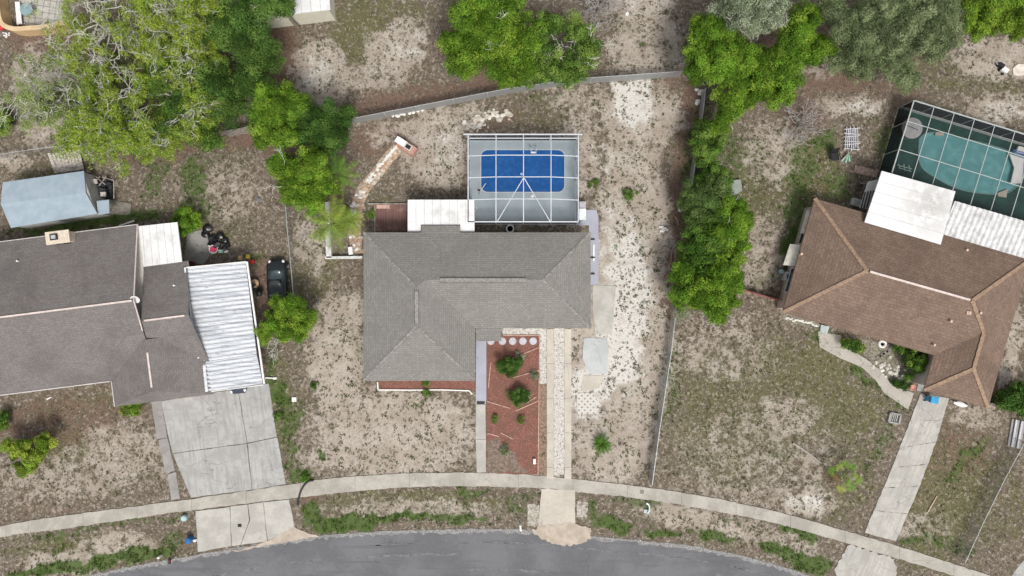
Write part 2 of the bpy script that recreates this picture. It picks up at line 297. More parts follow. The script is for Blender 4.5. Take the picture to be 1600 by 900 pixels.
# blobs: (zone, px, py, rx, ry, angle deg (image, clockwise), strength)
BL = [
 ('sand', 985, 400, 62, 190, 2, 1.0), ('sand', 1000, 180, 75, 55, 0, .8), ('sand', 985, 560, 75, 120, 0, .95), ('sand', 960, 700, 70, 60, 0, .78), ('sand', 905, 560, 45, 100, 0, 1.0),
 ('sand', 850, 640, 60, 130, 0, .9), ('sand', 900, 240, 40, 90, 0, .55), ('sand', 990, 270, 50, 70, 0, .7),
 ('sand', 620, 675, 150, 75, 0, .68), ('sand', 530, 560, 50, 110, 0, .75), ('sand', 545, 495, 30, 40, 0, .9), ('sand', 600, 715, 140, 35, 0, .72), ('sand', 490, 380, 35, 60, 0, .5),
 ('sand', 690, 245, 65, 55, 0, .72), ('sand', 690, 190, 90, 25, -10, .6), ('sand', 600, 210, 30, 30, 0, .45), ('sand', 850, 345, 110, 15, 0, .5),
 ('sand', 500, 115, 45, 60, -20, .85), ('sand', 620, 75, 60, 45, -30, .72), ('sand', 560, 120, 90, 25, 0, .5),
 ('sand', 1010, 70, 70, 70, 0, .58), ('sand', 1000, 10, 60, 30, 0, .7), ('sand', 900, 150, 60, 25, 0, .5),
 ('sand', 70, 150, 65, 90, 0, .62), ('sand', 20, 250, 40, 20, 0, .55), ('sand', 350, 300, 80, 60, 0, .4),
 ('sand', 120, 740, 160, 50, -6, .45), ('sand', 190, 710, 80, 60, 0, .5), ('sand', 90, 880, 70, 25, 0, .6), ('sand', 190, 855, 70, 25, 0, .6),
 ('sand', 650, 800, 160, 22, 0, .52), ('sand', 1090, 815, 130, 22, 12, .62), ('sand', 1230, 850, 50, 30, 12, .55), ('sand', 1180, 720, 150, 110, 0, .38), ('sand', 1265, 785, 45, 25, 0, .78), ('sand', 1230, 650, 60, 40, 0, .5),
 ('sand', 1130, 540, 90, 70, 0, .42), ('sand', 1210, 240, 60, 60, 0, .5), ('sand', 1330, 165, 60, 20, 0, .6), ('sand', 1560, 90, 90, 40, 0, .6), ('sand', 1560, 170, 60, 30, 0, .55), ('sand', 1190, 400, 50, 80, 0, .45),
 ('sand', 1580, 545, 22, 70, 10, .65), ('sand', 1530, 650, 50, 20, 0, .5), ('sand', 1250, 110, 60, 15, 0, .5), ('sand', 1440, 820, 60, 30, 0, .4), ('sand', 960, 500, 60, 60, 0, .9),
 ('white', 990, 160, 40, 45, 0, .9), ('white', 980, 450, 45, 110, 0, .85), ('white', 965, 550, 45, 70, 0, .95), ('white', 920, 610, 35, 50, 0, .9), ('white', 960, 360, 40, 60, 0, .5), ('white', 875, 630, 14, 120, 0, .85),
 ('white', 495, 115, 30, 35, 0, .6), ('white', 640, 70, 40, 25, -30, .5), ('white', 700, 235, 40, 45, 0, .45), ('white', 75, 160, 45, 70, 0, .35), ('white', 1265, 785, 40, 22, 0, .6), ('white', 1345, 170, 40, 14, 0, .5),
 ('white', 1570, 175, 45, 20, 0, .5), ('white', 945, 240, 30, 40, 0, .4), ('white', 1000, 10, 30, 14, 0, .4),
 ('litter', 435, 60, 35, 70, 0, .9), ('litter', 430, 120, 35, 25, 0, .9), ('litter', 395, 220, 60, 20, 0, .8), ('litter', 630, 155, 110, 22, -8, .75), ('litter', 770, 125, 60, 20, -8, .85), ('litter', 600, 225, 60, 40, 0, .7),
 ('litter', 900, 130, 60, 15, -5, .5), ('litter', 1078, 190, 22, 70, 5, .9), ('litter', 1065, 270, 22, 60, 5, .85), ('litter', 1052, 390, 20, 80, 0, .9), ('litter', 1040, 490, 20, 50, 0, .75), ('litter', 1055, 130, 30, 20, 0, .6),
 ('litter', 1310, 125, 70, 22, 0, .8), ('litter', 1260, 170, 70, 30, 0, .6), ('litter', 1330, 150, 100, 30, 0, .4), ('litter', 1540, 70, 70, 14, 0, .6), ('litter', 1400, 150, 60, 25, 0, .55), ('litter', 1160, 520, 60, 40, 0, .45),
 ('litter', 90, 660, 160, 50, -7, .62), ('litter', 60, 780, 160, 40, -6, .4), ('litter', 60, 60, 60, 40, 0, .7), ('litter', 150, 110, 60, 60, 0, .7), ('litter', 300, 100, 120, 90, 0, .9), ('litter', 230, 200, 120, 60, 0, .8), ('litter', 380, 300, 60, 60, 0, .45),
 ('litter', 550, 600, 20, 20, 0, .3), ('litter', 720, 250, 14, 90, 0, .5), ('litter', 915, 270, 14, 60, 0, .6), ('litter', 765, 185, 60, 20, 0, .55), ('litter', 540, 440, 40, 50, 0, .35), ('litter', 780, 60, 110, 70, 0, .8), ('litter', 1180, 80, 100, 80, 0, .8),
 ('litter', 1400, 50, 120, 60, 0, .8), ('litter', 1110, 400, 50, 110, 0, .8), ('litter', 470, 220, 70, 60, 0, .8), ('litter', 1500, 700, 60, 60, 0, .55), ('litter', 1450, 760, 50, 60, 20, .4), ('litter', 1580, 790, 40, 90, 20, .3), ('litter', 790, 775, 40, 14, 0, .2), ('litter', 350, 330, 30, 60, 0, .3),
 ('litter', 488, 785, 20, 20, 0, .8), ('litter', 285, 835, 18, 30, 0, .6), ('litter', 1340, 870, 26, 24, 0, .6), ('litter', 500, 280, 60, 60, 0, .7), ('litter', 410, 440, 14, 60, 0, .8),
 ('olive', 570, 60, 60, 60, 20, .7), ('olive', 600, 20, 90, 30, 0, .6), ('olive', 990, 40, 40, 20, 0, .7), ('olive', 120, 640, 120, 30, -7, .6), ('olive', 110, 700, 60, 35, 0, .7), ('olive', 60, 270, 60, 20, 0, .5),
 ('olive', 1180, 620, 160, 130, 10, .62), ('olive', 1140, 700, 110, 80, 0, .6), ('olive', 1310, 640, 90, 60, 0, .65), ('olive', 1300, 560, 60, 40, 0, .75), ('olive', 1480, 760, 80, 110, 20, .72), ('olive', 1560, 780, 60, 90, 0, .5),
 ('olive', 1180, 290, 60, 90, 0, .6), ('olive', 1260, 270, 60, 60, 0, .7), ('olive', 1480, 110, 120, 40, 0, .5), ('olive', 1560, 140, 60, 30, 0, .5), ('olive', 440, 640, 30, 80, 0, .7), ('olive', 470, 450, 30, 90, 0, .5), ('olive', 350, 260, 60, 60, 0, .4), ('olive', 330, 340, 80, 60, 0, .4),
 ('olive', 640, 790, 180, 30, 0, .6), ('olive', 150, 860, 160, 30, 0, .6), ('olive', 1100, 820, 160, 25, 12, .55), ('olive', 160, 80, 60, 60, 0, .5), ('olive', 680, 225, 50, 30, 0, .3), ('olive', 700, 170, 60, 20, 0, .4), ('olive', 850, 160, 60, 20, 0, .45),
 ('olive', 850, 185, 80, 22, 0, .45), ('olive', 1320, 750, 60, 90, 20, .5), ('olive', 500, 420, 40, 60, 0, .55), ('olive', 590, 290, 20, 60, 0, .4), ('olive', 1440, 870, 60, 25, 15, .65),
 ('green', 535, 818, 60, 13, -2, 1.0), ('green', 600, 812, 110, 8, -3, .95), ('green', 700, 812, 80, 7, 3, .7), ('green', 490, 800, 16, 20, 0, .8), ('green', 740, 768, 40, 8, 0, .6), ('green', 730, 790, 14, 20, 0, .45),
 ('green', 100, 888, 90, 10, -8, .95), ('green', 210, 866, 70, 9, -8, 1.0), ('green', 140, 826, 130, 5, -8, .55), ('green', 88, 850, 10, 30, 0, .5), ('green', 270, 840, 20, 22, 0, .5), ('green', 240, 812, 60, 5, -9, .5),
 ('green', 955, 820, 40, 11, 12, .95), ('green', 1035, 833, 40, 8, 12, .75), ('green', 1115, 838, 35, 9, 8, .85), ('green', 1225, 862, 55, 9, 18, .9), ('green', 920, 795, 12, 20, 0, .6), ('green', 990, 785, 50, 7, 10, .5), ('green', 1245, 830, 40, 10, 30, .8), ('green', 1265, 880, 35, 18, 20, .75), ('green', 1140, 812, 14, 7, 0, .6),
 ('green', 800, 790, 18, 18, 0, .5), ('green', 820, 775, 30, 5, 0, .5), ('green', 440, 615, 18, 30, 0, .75), ('green', 455, 660, 22, 40, 0, .55), ('green', 470, 740, 30, 14, 0, .7), ('green', 506, 710, 10, 16, 0, .7), ('green', 425, 590, 10, 40, 0, .6), ('green', 455, 725, 10, 60, 0, .55),
 ('green', 130, 348, 130, 10, -8, .9), ('green', 300, 330, 40, 30, 0, .5), ('green', 305, 280, 26, 40, 0, .6), ('green', 350, 255, 30, 20, 0, .3), ('green', 355, 358, 10, 20, 0, .4), ('green', 405, 400, 14, 14, 0, .5), ('green', 245, 280, 20, 50, 20, .5),
 ('green', 1250, 270, 30, 60, 0, .55), ('green', 1290, 225, 20, 25, 0, .6), ('green', 1240, 330, 26, 26, 0, .6), ('green', 1175, 260, 30, 60, 0, .35), ('green', 1240, 385, 16, 40, 15, .9), ('green', 1310, 290, 30, 30, 0, .55), ('green', 1200, 440, 30, 20, 0, .4), ('green', 1385, 220, 18, 40, 15, .5), ('green', 1350, 185, 30, 20, 0, .3),
 ('green', 1370, 600, 80, 10, 42, .6), ('green', 1290, 530, 40, 12, 15, .55), ('green', 1440, 680, 50, 10, -60, .4), ('green', 1510, 720, 60, 14, -50, .55), ('green', 1440, 740, 12, 30, 20, .4), ('green', 1395, 800, 14, 50, 25, .45), ('green', 1480, 850, 60, 14, 22, .5), ('green', 1415, 845, 30, 8, 15, .6), ('green', 1375, 700, 14, 60, 25, .45),
 ('green', 1050, 590, 14, 60, 0, .45), ('green', 1045, 640, 14, 50, 0, .4), ('green', 1290, 460, 0.1, 0.1, 0, .1), ('green', 665, 545, 0.1, .1, 0, .1), ('green', 562, 540, 6, 40, 0, .45), ('green', 1110, 300, 60, 180, 0, .5), ('green', 1000, 60, 60, 20, 30, .3), ('green', 1110, 620, .1, .1, 0, .1),
 ('green', 10, 190, 14, 30, 0, .7), ('green', 5, 655, 14, 20, 0, .7), ('green', 270, 100, 150, 90, 0, .5), ('green', 650, 640, 8, 8, 0, .5), ('green', 270, 690, 8, 30, 0, .6), ('green', 290, 720, 8, 14, 0, .6), ('green', 850, 150, 50, 8, -4, .45), ('green', 1260, 700, .1, .1, 0, .1), ('green', 1215, 708, 20, 12, 0, .4),
 ('green', 983, 305, 18, 16, 0, .35), ('green', 1000, 780, 40, 5, 8, .5), ('green', 1005, 375, 20, 30, 0, .35), ('green', 960, 400, 16, 30, 0, .3),
]
def field(px, py, z):
    """strength of a ground kind at photo position"""
    wx = (wob(px, py, 14) - .5) * 26 + (wob(px + 300, py + 90, 5) - .5) * 9
    wy = (wob(px + 90, py + 500, 14) - .5) * 26 + (wob(px + 700, py + 60, 5) - .5) * 9
    qx = px + wx * .8; qy = py + wy * .6; out = np.zeros_like(px)
    for (k, cx, cy, rx, ry, an, st) in BL:
        if k != z: continue
        c, s_ = math.cos(R(an)), math.sin(R(an)); dx = qx - cx; dy = qy - cy
        u = (dx * c + dy * s_) / rx; v = (-dx * s_ + dy * c) / ry; d = np.sqrt(u * u + v * v)
        out = np.maximum(out, st * np.clip((1.25 - d) / .6, 0, 1))
    return out
for k in ('sand', 'white', 'litter', 'olive', 'green'): Z[k] = field(PXg, PYg, k)
ny, nx = GX.shape
gm = bpy.data.meshes.new('ground')
idx = np.arange(ny * nx).reshape(ny, nx)
fc = np.stack([idx[:-1, :-1], idx[:-1, 1:], idx[1:, 1:], idx[1:, :-1]], -1).reshape(-1, 4)
# openings for the two pools
def inrect(px, py, x0, x1, y0, y1): return (px > x0) & (px < x1) & (py > y0) & (py < y1)
gm.from_pydata(np.stack([GX, GY, np.zeros_like(GX)], -1).reshape(-1, 3).tolist(), [], fc.tolist())
for k, a in Z.items():
    at_ = gm.attributes.new(k, 'FLOAT', 'POINT'); at_.data.foreach_set('value', a.reshape(-1).astype(np.float32))
n = N('yard_ground')
n1 = n.noise(9, 3, .7); n2 = n.noise(2.2, 6, .78); n3 = n.noise(.5, 5, .65); n4 = n.noise(20, 2, .6); n5 = n.noise(3.4, 5, .75, dist=.8); n6 = n.noise(1.1, 6, .75)
def spots(scale, size, nz, thr, soft=.08):
    """dark clumps: cells of weeds whose density follows a noise"""
    v = n.n('ShaderNodeTexVoronoi'); ad = n.n('ShaderNodeVectorMath', operation='MULTIPLY_ADD'); nn_ = n.n('ShaderNodeTexNoise'); n.put(nn_.inputs['Vector'], n.pos); nn_.inputs['Scale'].default_value = scale * 1.6
    n.put(ad.inputs[0], nn_.outputs['Color']); ad.inputs[1].default_value = (.5 / scale,) * 3; n.put(ad.inputs[2], n.pos); n.put(v.inputs['Vector'], ad.outputs[0]); v.inputs['Scale'].default_value = scale
    d = n.ramp(v.outputs['Distance'], size * .55, size, 1, 0); return n.math('MULTIPLY', d, n.ramp(nz, thr, thr + soft))
n7 = n.ramp(n.noise(.32, 4, .7), .42, .6, .25, 1.0)
sp1 = n.math('MULTIPLY', spots(3.2, .46, n2, .44), n7); sp2 = n.math('MULTIPLY', spots(5.5, .5, n6, .40, .12), n7)
def zmask(z, nz, lo=.25, hi=.55, k=1.6):
    return n.ramp(n.math('ADD', n.attr(z), n.math('MULTIPLY', n.math('SUBTRACT', nz, .5), k)), lo, hi)
c = n.mix(n.ramp(n2, .38, .62), (.135, .112, .086), (.26, .215, .178))
c = n.mix(n.math('MULTIPLY', n.ramp(n3, .45, .62), .35), c, (.18, .145, .125))
c = n.mix(n.math('MULTIPLY', n.ramp(n5, .52, .60), .8), c, (.50, .45, .40))
c = n.mix(n.math('MULTIPLY', sp1, .6), c, (.075, .066, .045)); c = n.mix(n.math('MULTIPLY', n.ramp(n1, .52, .66), .7), c, (.085, .075, .052))
so = n.mix(n.ramp(n1, .40, .62), (.115, .118, .05), (.20, .19, .10)); so = n.mix(n.math('MULTIPLY', n.ramp(n5, .54, .61), .7), so, (.47, .42, .36)); so = n.mix(n.math('MULTIPLY', sp2, .55), so, (.07, .068, .036))
c = n.mix(n.math('MULTIPLY', zmask('olive', n6, .28, .7, 2.2), .85), c, so)
sl = n.mix(n.ramp(n1, .40, .64), (.135, .088, .066), (.235, .157, .122)); sl = n.mix(n.math('MULTIPLY', n.ramp(n4, .5, .68), .6), sl, (.06, .045, .037))
sl = n.mix(n.math('MULTIPLY', n.ramp(n5, .57, .66), .55), sl, (.31, .255, .225))
c = n.mix(n.math('MULTIPLY', n.ramp(n.noise(.9, 6, .8), .52, .68), .4), c, (.125, .132, .06))
c = n.mix(1.0, c, (.77, .76, .72), 'MULTIPLY')
c = n.mix(n.math('MULTIPLY', zmask('litter', n6, .35, .8, 2.0), .9), c, sl)
ss = n.mix(n.ramp(n3, .4, .6), (.42, .355, .295), (.52, .46, .395)); ss = n.mix(n.math('MULTIPLY', n.ramp(n1, .48, .7), .5), ss, (.26, .215, .17)); ss = n.mix(n.math('MULTIPLY', n.ramp(n6, .5, .64), .5), ss, (.33, .275, .235))
ss = n.mix(n.math('MULTIPLY', sp1, .85), ss, (.095, .086, .052)); ss = n.mix(n.math('MULTIPLY', sp2, .55), ss, (.12, .105, .068))
ss = n.mix(1.0, ss, (.89, .90, .91), 'MULTIPLY')
c = n.mix(n.math('MULTIPLY', zmask('sand', n6, .26, .6, 2.2), .92), c, ss)
sw = n.mix(n.ramp(n1, .4, .7), (.64, .62, .585), (.49, .465, .425)); sw = n.mix(n.math('MULTIPLY', spots(3.6, .42, n6, .46), .75), sw, (.11, .10, .06))
c = n.mix(n.math('MULTIPLY', zmask('white', n6, .34, .9, 2.4), .9), c, sw)
sg = n.mix(n.ramp(n4, .4, .65), (.05, .092, .022), (.11, .155, .045)); sg = n.mix(n.math('MULTIPLY', n.ramp(n1, .55, .7), .6), sg, (.15, .135, .07))
c = n.mix(n.math('MULTIPLY', zmask('green', n2, .32, .7, 1.7), .92), c, sg)
n.bump(n.math('ADD', n1, n2), .6, .05)
gmat = n.done(c, .97, 0, .1)
gm.materials.append(gmat)
gr = bpy.data.objects.new('ground', gm); col.objects.link(gr); tag(gr, kind='structure', label='patchy sandy yard ground with dry grass and leaf litter')

def struct(name, mb, mat, label=None): return tag(mb.build(name, mat), label, kind='structure')

# ------------------------------------------------------------------ road, pavement, drives
n = N('asphalt'); a = n.noise(.25, 4, .6); b = n.noise(30, 2, .7)
st = n.noise(1.2, 4, .6, n.vmap(n.pos, (.12, 1.3, 1)))
c = n.mix(n.ramp(a, .4, .62), (.108, .11, .12), (.145, .147, .156)); c = n.mix(n.math('MULTIPLY', n.ramp(b, .42, .68), .4), c, (.25, .25, .255))
c = n.mix(n.math('MULTIPLY', n.ramp(st, .52, .66), .42), c, (.088, .092, .102)); c = n.mix(n.math('MULTIPLY', n.ramp(n.noise(1.8, 4, .7), .56, .72), .15), c, (.24, .235, .23))
v = n.n('ShaderNodeTexVoronoi', feature='DISTANCE_TO_EDGE'); w2 = n.n('ShaderNodeTexNoise'); n.put(w2.inputs['Vector'], n.pos); w2.inputs['Scale'].default_value = .9
ad = n.n('ShaderNodeVectorMath', operation='MULTIPLY_ADD'); n.put(ad.inputs[0], w2.outputs['Color']); ad.inputs[1].default_value = (2.2, 2.2, 2.2); n.put(ad.inputs[2], n.pos); n.put(v.inputs['Vector'], ad.outputs[0]); v.inputs['Scale'].default_value = .3
c = n.mix(n.math('MULTIPLY', n.math('MULTIPLY', n.ramp(v.outputs['Distance'], 0, .012, 1, 0), n.ramp(n.noise(.2, 3), .5, .56)), .35), c, (.045, .047, .05))
n.bump(b, .3, .01); ASPH = n.done(c, .85)
RT = [(-300, 1010), (-100, 962), (140, 900), (250, 878), (350, 860), (420, 848), (500, 838), (600, 831), (700, 828), (800, 828), (860, 832), (920, 838), (1000, 845), (1100, 857), (1200, 880), (1270, 902), (1400, 950), (1500, 1000), (1620, 1080)]
RT = smooth_curve(RT, 6)
top = pl(RT); top = ragged(top, .3, .09, closed=False, seed=4) + [top[-1]]
bot = pl([(p[0] + (p[0] - 760) * .12, p[1] + 150) for p in RT])
mb = MB(); m = min(len(top), 400)
bi = [bot[int(i / (len(top) - 1) * (len(bot) - 1))] for i in range(len(top))]
for i in range(len(top) - 1):
    mb.face([(*bi[i], .02), (*bi[i + 1], .02), (*top[i + 1], .02), (*top[i], .02)])
struct('road', mb, ASPH, 'curving grey asphalt road along the bottom')
# worn lighter strip + gritty edge on the road
SANDM = M('loose_sand', (.44, .375, .31), .97, .12, 1.6, dirt=(.34, .28, .22), dirt_amt=.6, bump=.08)
GRIT = M('road_edge_grit', (.25, .245, .24), .97, .35, 8)
mb = MB(); e = [(x, y + 3) for x, y in RT]; a1 = ragged(pl([(x, y - 1) for x, y in RT]), .25, .06, False, 8); a2 = ragged(pl([(x, y + 4.5) for x, y in RT]), .25, .16, False, 9)
k = min(len(a1), len(a2))
for i in range(k - 1): mb.face([(*a2[i], .024), (*a2[i + 1], .024), (*a1[i + 1], .024), (*a1[i], .024)])
struct('road_edge', mb, GRIT, 'gritty sand along the road edge')
TRK = M('worn_asphalt', (.158, .16, .168), .9, .25, 3)
for k_, (o0, o1) in enumerate(((36, 38.2), (62, 63.5), (19, 20))):
    mb = MB(); a1 = ragged(pl([(x, y + o0) for x, y in RT]), .5, .09, False, 18 + k_); a2 = ragged(pl([(x, y + o1) for x, y in RT]), .5, .12, False, 29 + k_); k = min(len(a1), len(a2))
    for i in range(k - 1):
        if wob(np.array([i * 1.0]), np.array([k_ * 40.0]), 9)[0] > .42: mb.face([(*a2[i], .0245), (*a2[i + 1], .0245), (*a1[i + 1], .0245), (*a1[i], .0245)])
    struct('tyre_track', mb, TRK, 'worn pale tyre line along the road')
# second road bit, far lower right corner
mb = MB(); mb.prism(pl([(1562, 925), (1592, 884), (1650, 820), (1900, 560), (1960, 640), (1700, 960)]), .0, .02)
struct('side_road', mb, CONC_D, 'pale pavement wedge in the lower right corner')

SW_T = [(-400, 905), (-200, 868), (0, 822), (100, 805), (250, 786), (350, 772), (450, 757), (500, 749), (600, 741), (700, 738), (800, 740), (900, 748), (1000, 760), (1100, 775), (1200, 796), (1300, 823), (1400, 852), (1500, 884), (1620, 925), (1800, 1000)]
SW_B = [(-400, 925), (-200, 888), (0, 840), (100, 826), (250, 804), (310, 796), (450, 779), (550, 768), (650, 761), (750, 760), (850, 763), (900, 768), (1000, 779), (1100, 795), (1200, 815), (1300, 842), (1400, 872), (1500, 903), (1620, 945), (1800, 1022)]
SWT = smooth_curve(SW_T, 8); SWB = smooth_curve(SW_B, 8)
mb = MB(); x = -380.; xs = []
while x < 1780:
    x2 = x + 85
    q = np.linspace(x + .18, x2 - .18, 12)
    tp = [at(a_, b_) for a_, b_ in zip(q, interp(SWT, q))]; bt = [at(a_, b_) for a_, b_ in zip(q, interp(SWB, q))]
    tp = [(a_[0], a_[1] + random.uniform(-.05, .03)) for a_ in tp]; bt = [(a_[0], a_[1] + random.uniform(-.03, .05)) for a_ in bt]
    mb.prism(tp + bt[::-1], -.05, .06); x = x2
SWM = concrete('pavement_concrete', (.46, .43, .38), .74)
struct('pavement', mb, SWM, 'pale concrete pavement curving across the front of the lots')
JNT = M('joint_dirt', (.12, .11, .09), .98, .3, 6)
# left driveway: panels with gaps
mb = MB()
for pp in ([(253, 627), (322, 615), (372, 608), (386, 692), (270, 708), (258, 655)], [(373, 608), (420, 599), (433, 682), (387, 691.5)],
           [(271, 709), (386, 693), (394, 765), (299, 777), (292, 760)], [(387.5, 692.6), (433.4, 683), (447, 756), (395, 764.6)]):
    mb.prism(ragged(pl(pp), .5, .02, seed=len(pp)), -.05, .065)
struct('driveway', mb, streaked('left_drive', (.44, .435, .42), R(-8), (.30, .295, .285), .75), 'wide grey concrete driveway of the left house')
mb = MB()
for pp in ([(306, 798), (359, 792), (362, 853), (310, 862)], [(360.5, 791.5), (387, 788), (390, 812), (376, 851), (363, 853), (360.8, 810)], [(388, 788), (411, 784.5), (418, 845), (377, 851), (391, 812)], [(412, 784.3), (452, 780), (461, 828), (419, 844)]):
    mb.prism(ragged(pl(pp), .5, .03, seed=len(pp)), -.05, .064)
struct('driveway_apron', mb, CONC, 'left concrete driveway apron below the pavement')
mb = MB(); mb.box(*sorted((at(372, 0)[0], at(378, 0)[0])), *sorted((at(0, 818)[1], at(0, 823)[1])), .065, .075)
tag(mb.build('meter_cover', DARK), 'small dark square meter cover set in the left driveway apron', 'meter cover')
# stair walk of left house
mb = MB()
for pp in ([(237, 628), (253, 626), (262, 683), (246, 686)], [(248, 687), (262, 684), (274, 735), (259, 738)], [(262, 741), (275, 737), (282, 779), (268, 781)]):
    mb.prism(ragged(pl(pp), .4, .03, seed=3), -.05, .062)
struct('front_path', mb, concrete('old_path_concrete', (.36, .34, .33), .75), 'narrow grey concrete path beside the left driveway')
# centre ribbon drive
mb = MB()
for x0, x1 in ((854.5, 865), (882, 892.5)):
    y = 514
    while y < 745:
        y2 = min(y + 54, 748); mb.prism(ragged(pl([(x0, y + .15), (x1, y + .15), (x1, y2 - .15), (x0, y2 - .15)]), .5, .015, seed=int(y)), -.05, .062); y = y2
struct('driveway_strips', mb, CONC_W, 'two pale concrete ribbon strips of the middle driveway')
mb = MB()
for y0, y1 in ((763.5, 822),):
    d0 = (y0 - 764) * .06; d1 = (y1 - 764) * .08
    mb.prism(ragged(pl([(846 - d0, y0), (898.5, y0 + 2), (898.5, y1), (846 - d1, y1)]), .5, .03, seed=int(y0)), -.05, .064)
struct('driveway_apron', mb, CONC_W, 'middle driveway apron of pale concrete at the road')
mb = MB(); mb.prism(ragged(pl(smooth_curve([(832, 828), (846, 821), (870, 819), (900, 818), (920, 824), (924, 834), (916, 844), (896, 850), (875, 851), (852, 843), (834, 832)], 6)), .25, .13, seed=2), 0.0, .075)
o = struct('sand_fan', mb, SANDM, 'fan of washed out sand where the middle driveway meets the road')
mb = MB(); mb.prism(ragged(pl([(362, 861), (400, 852), (440, 835), (460, 822), (485, 834), (500, 838), (420, 850), (370, 862)]), .3, .08, seed=2), 0.0, .07)
struct('sand_fan', mb, SANDM, 'loose orange sand below the left driveway apron')
# pebble band between ribbons & beside
PEB = N('white_pebbles'); v = PEB.n('ShaderNodeTexVoronoi'); PEB.put(v.inputs['Vector'], PEB.pos); v.inputs['Scale'].default_value = 11
cc = PEB.mix(PEB.ramp(v.outputs['Distance'], .35, .75), (.62, .60, .57), (.40, .37, .33)); cc = PEB.mix(PEB.math('MULTIPLY', PEB.ramp(PEB.noise(4.5, 4, .7), .52, .63), .75), cc, (.2, .18, .14))
PEB.bump(v.outputs['Distance'], .6, .03); PEB = PEB.done(cc, .9)
mb = MB(); mb.prism(ragged(pl([(865.5, 513), (881.5, 513), (881.5, 742), (865.5, 742)]), .3, .03, seed=5), 0, .03); mb.prism(ragged(pl([(785, 513), (854, 513), (854, 600), (844, 600), (844, 523), (785, 523)]), .3, .04, seed=5), 0, .028)
struct('pebble_bed', mb, PEB, 'white pebbles between the driveway strips')
PEB2 = M('dirty_gravel', (.40, .37, .32), .95, .3, 6, dirt=(.14, .13, .09), dirt_amt=.8)
for x0, x1, y0, y1, nm in ((824, 842, 787, 822, 'left'), (901, 918, 783, 808, 'right')):
    mb = MB(); mb.prism(ragged(pl([(x0, y0), (x1, y0 + 2), (x1, y1), (x0, y1)]), .3, .04, seed=5), 0, .028)
    struct('pebble_bed', mb, PEB2, 'square pebble patch %s of the middle driveway apron' % nm)
# concrete slabs beside house
SL1 = concrete('blue_grey_slab', (.50, .52, .52), .86); LAV = concrete('lavender_paint', (.40, .41, .48), .9)
mb = MB(); mb.prism(ragged(pl([(918, 528), (946, 529), (951, 536), (948, 583), (922, 585), (910, 560), (912, 530)]), .4, .04, seed=6), 0, .05); struct('slab', mb, SL1, 'blue grey concrete slab beside the driveway strips')
mb = MB(); mb.prism(ragged(pl([(912, 587), (944, 586), (936, 606), (908, 612)]), .4, .05, seed=6), 0, .035); struct('slab', mb, CONC_W, 'small pale concrete slab below the blue grey slab')
mb = MB(); mb.prism(ragged(pl([(926, 446), (962, 446), (958, 500), (956, 521), (930, 522), (926, 480)]), .4, .04, seed=6), 0, .05); struct('slab', mb, CONC, 'concrete slab along the east wall of the middle house')
mb = MB(); mb.prism(pl([(900, 328), (932, 328), (935, 340), (935, 445), (920, 445), (920, 352), (900, 352)]), 0, .055); struct('side_path', mb, LAV, 'lavender painted path around the house corner')
PG = N('paver_grid'); v = PG.n('ShaderNodeTexBrick'); PG.put(v.inputs['Vector'], PG.vmap(PG.pos, (1, 1, 1), (0, 0, R(45)))); v.inputs['Scale'].default_value = 1; v.inputs['Brick Width'].default_value = .36; v.inputs['Row Height'].default_value = .36; v.offset = 0
v.inputs['Mortar Size'].default_value = .11; PG.put(v.inputs['Color1'], (.30, .30, .27)); PG.put(v.inputs['Color2'], (.25, .24, .2)); PG.put(v.inputs['Mortar'], (.55, .53, .49)); PG = PG.done(v.outputs['Color'], .9)
mb = MB(); mb.prism(pl([(901, 614), (929, 613), (929, 646), (903, 647)]), 0, .04); struct('paver_grid', mb, PG, 'square of open grid pavers near the sago palm')
# right driveway
mb = MB(); L = [(1438, 615), (1405, 700), (1380, 762), (1350, 832)]; Rr = [(1482, 622), (1462, 690), (1436, 760), (1399, 846)]
for i in range(3):
    n_ = 2
    for j in range(n_):
        f0 = j / n_; f1 = (j + 1) / n_ - .002
        q = lambda A, B, f: (A[0] + (B[0] - A[0]) * f, A[1] + (B[1] - A[1]) * f)
        mb.prism(ragged(pl([q(L[i], L[i + 1], f0), q(Rr[i], Rr[i + 1], f0), q(Rr[i], Rr[i + 1], f1), q(L[i], L[i + 1], f1)]), .28, .035, seed=i), -.05, .065)
mb.prism(ragged(pl([(1330, 850), (1398, 873), (1400, 905), (1300, 930), (1306, 885), (1318, 862)]), .25, .16, seed=9), -.05, .058)
struct('driveway', mb, streaked('right_drive', (.50, .48, .44), R(22), (.33, .32, .30), .7), 'pale weathered concrete driveway of the right house')
mb = MB()
cw = [(1290, 521), (1300, 533), (1318, 541), (1345, 556), (1372, 578), (1388, 604), (1420, 632)]; cw2 = [(1279, 530), (1280, 545), (1296, 556), (1324, 566), (1350, 580), (1372, 608), (1420, 640)]
A = [(1312, 522), (1315, 545), (1346, 560), (1378, 585), (1395, 605), (1426, 618)]; B_ = [(1279, 519), (1292, 553), (1344, 570), (1370, 594), (1385, 615), (1418, 639)]
B_ = [(1278, 518), (1280, 542), (1313, 560), (1345, 573), (1368, 594), (1382, 615), (1419, 640)]; A = [(1313, 524), (1316, 543), (1330, 547), (1352, 560), (1378, 581), (1394, 603), (1427, 614)]
for i in range(6):
    f = .02
    mb.prism(ragged(pl([A[i], A[i + 1], B_[i + 1], B_[i]]), .4, .02, seed=i), -.05, .062)
struct('curved_path', mb, concrete('path_concrete', (.46, .43, .38), .85), 'curving concrete path to the door of the right house')

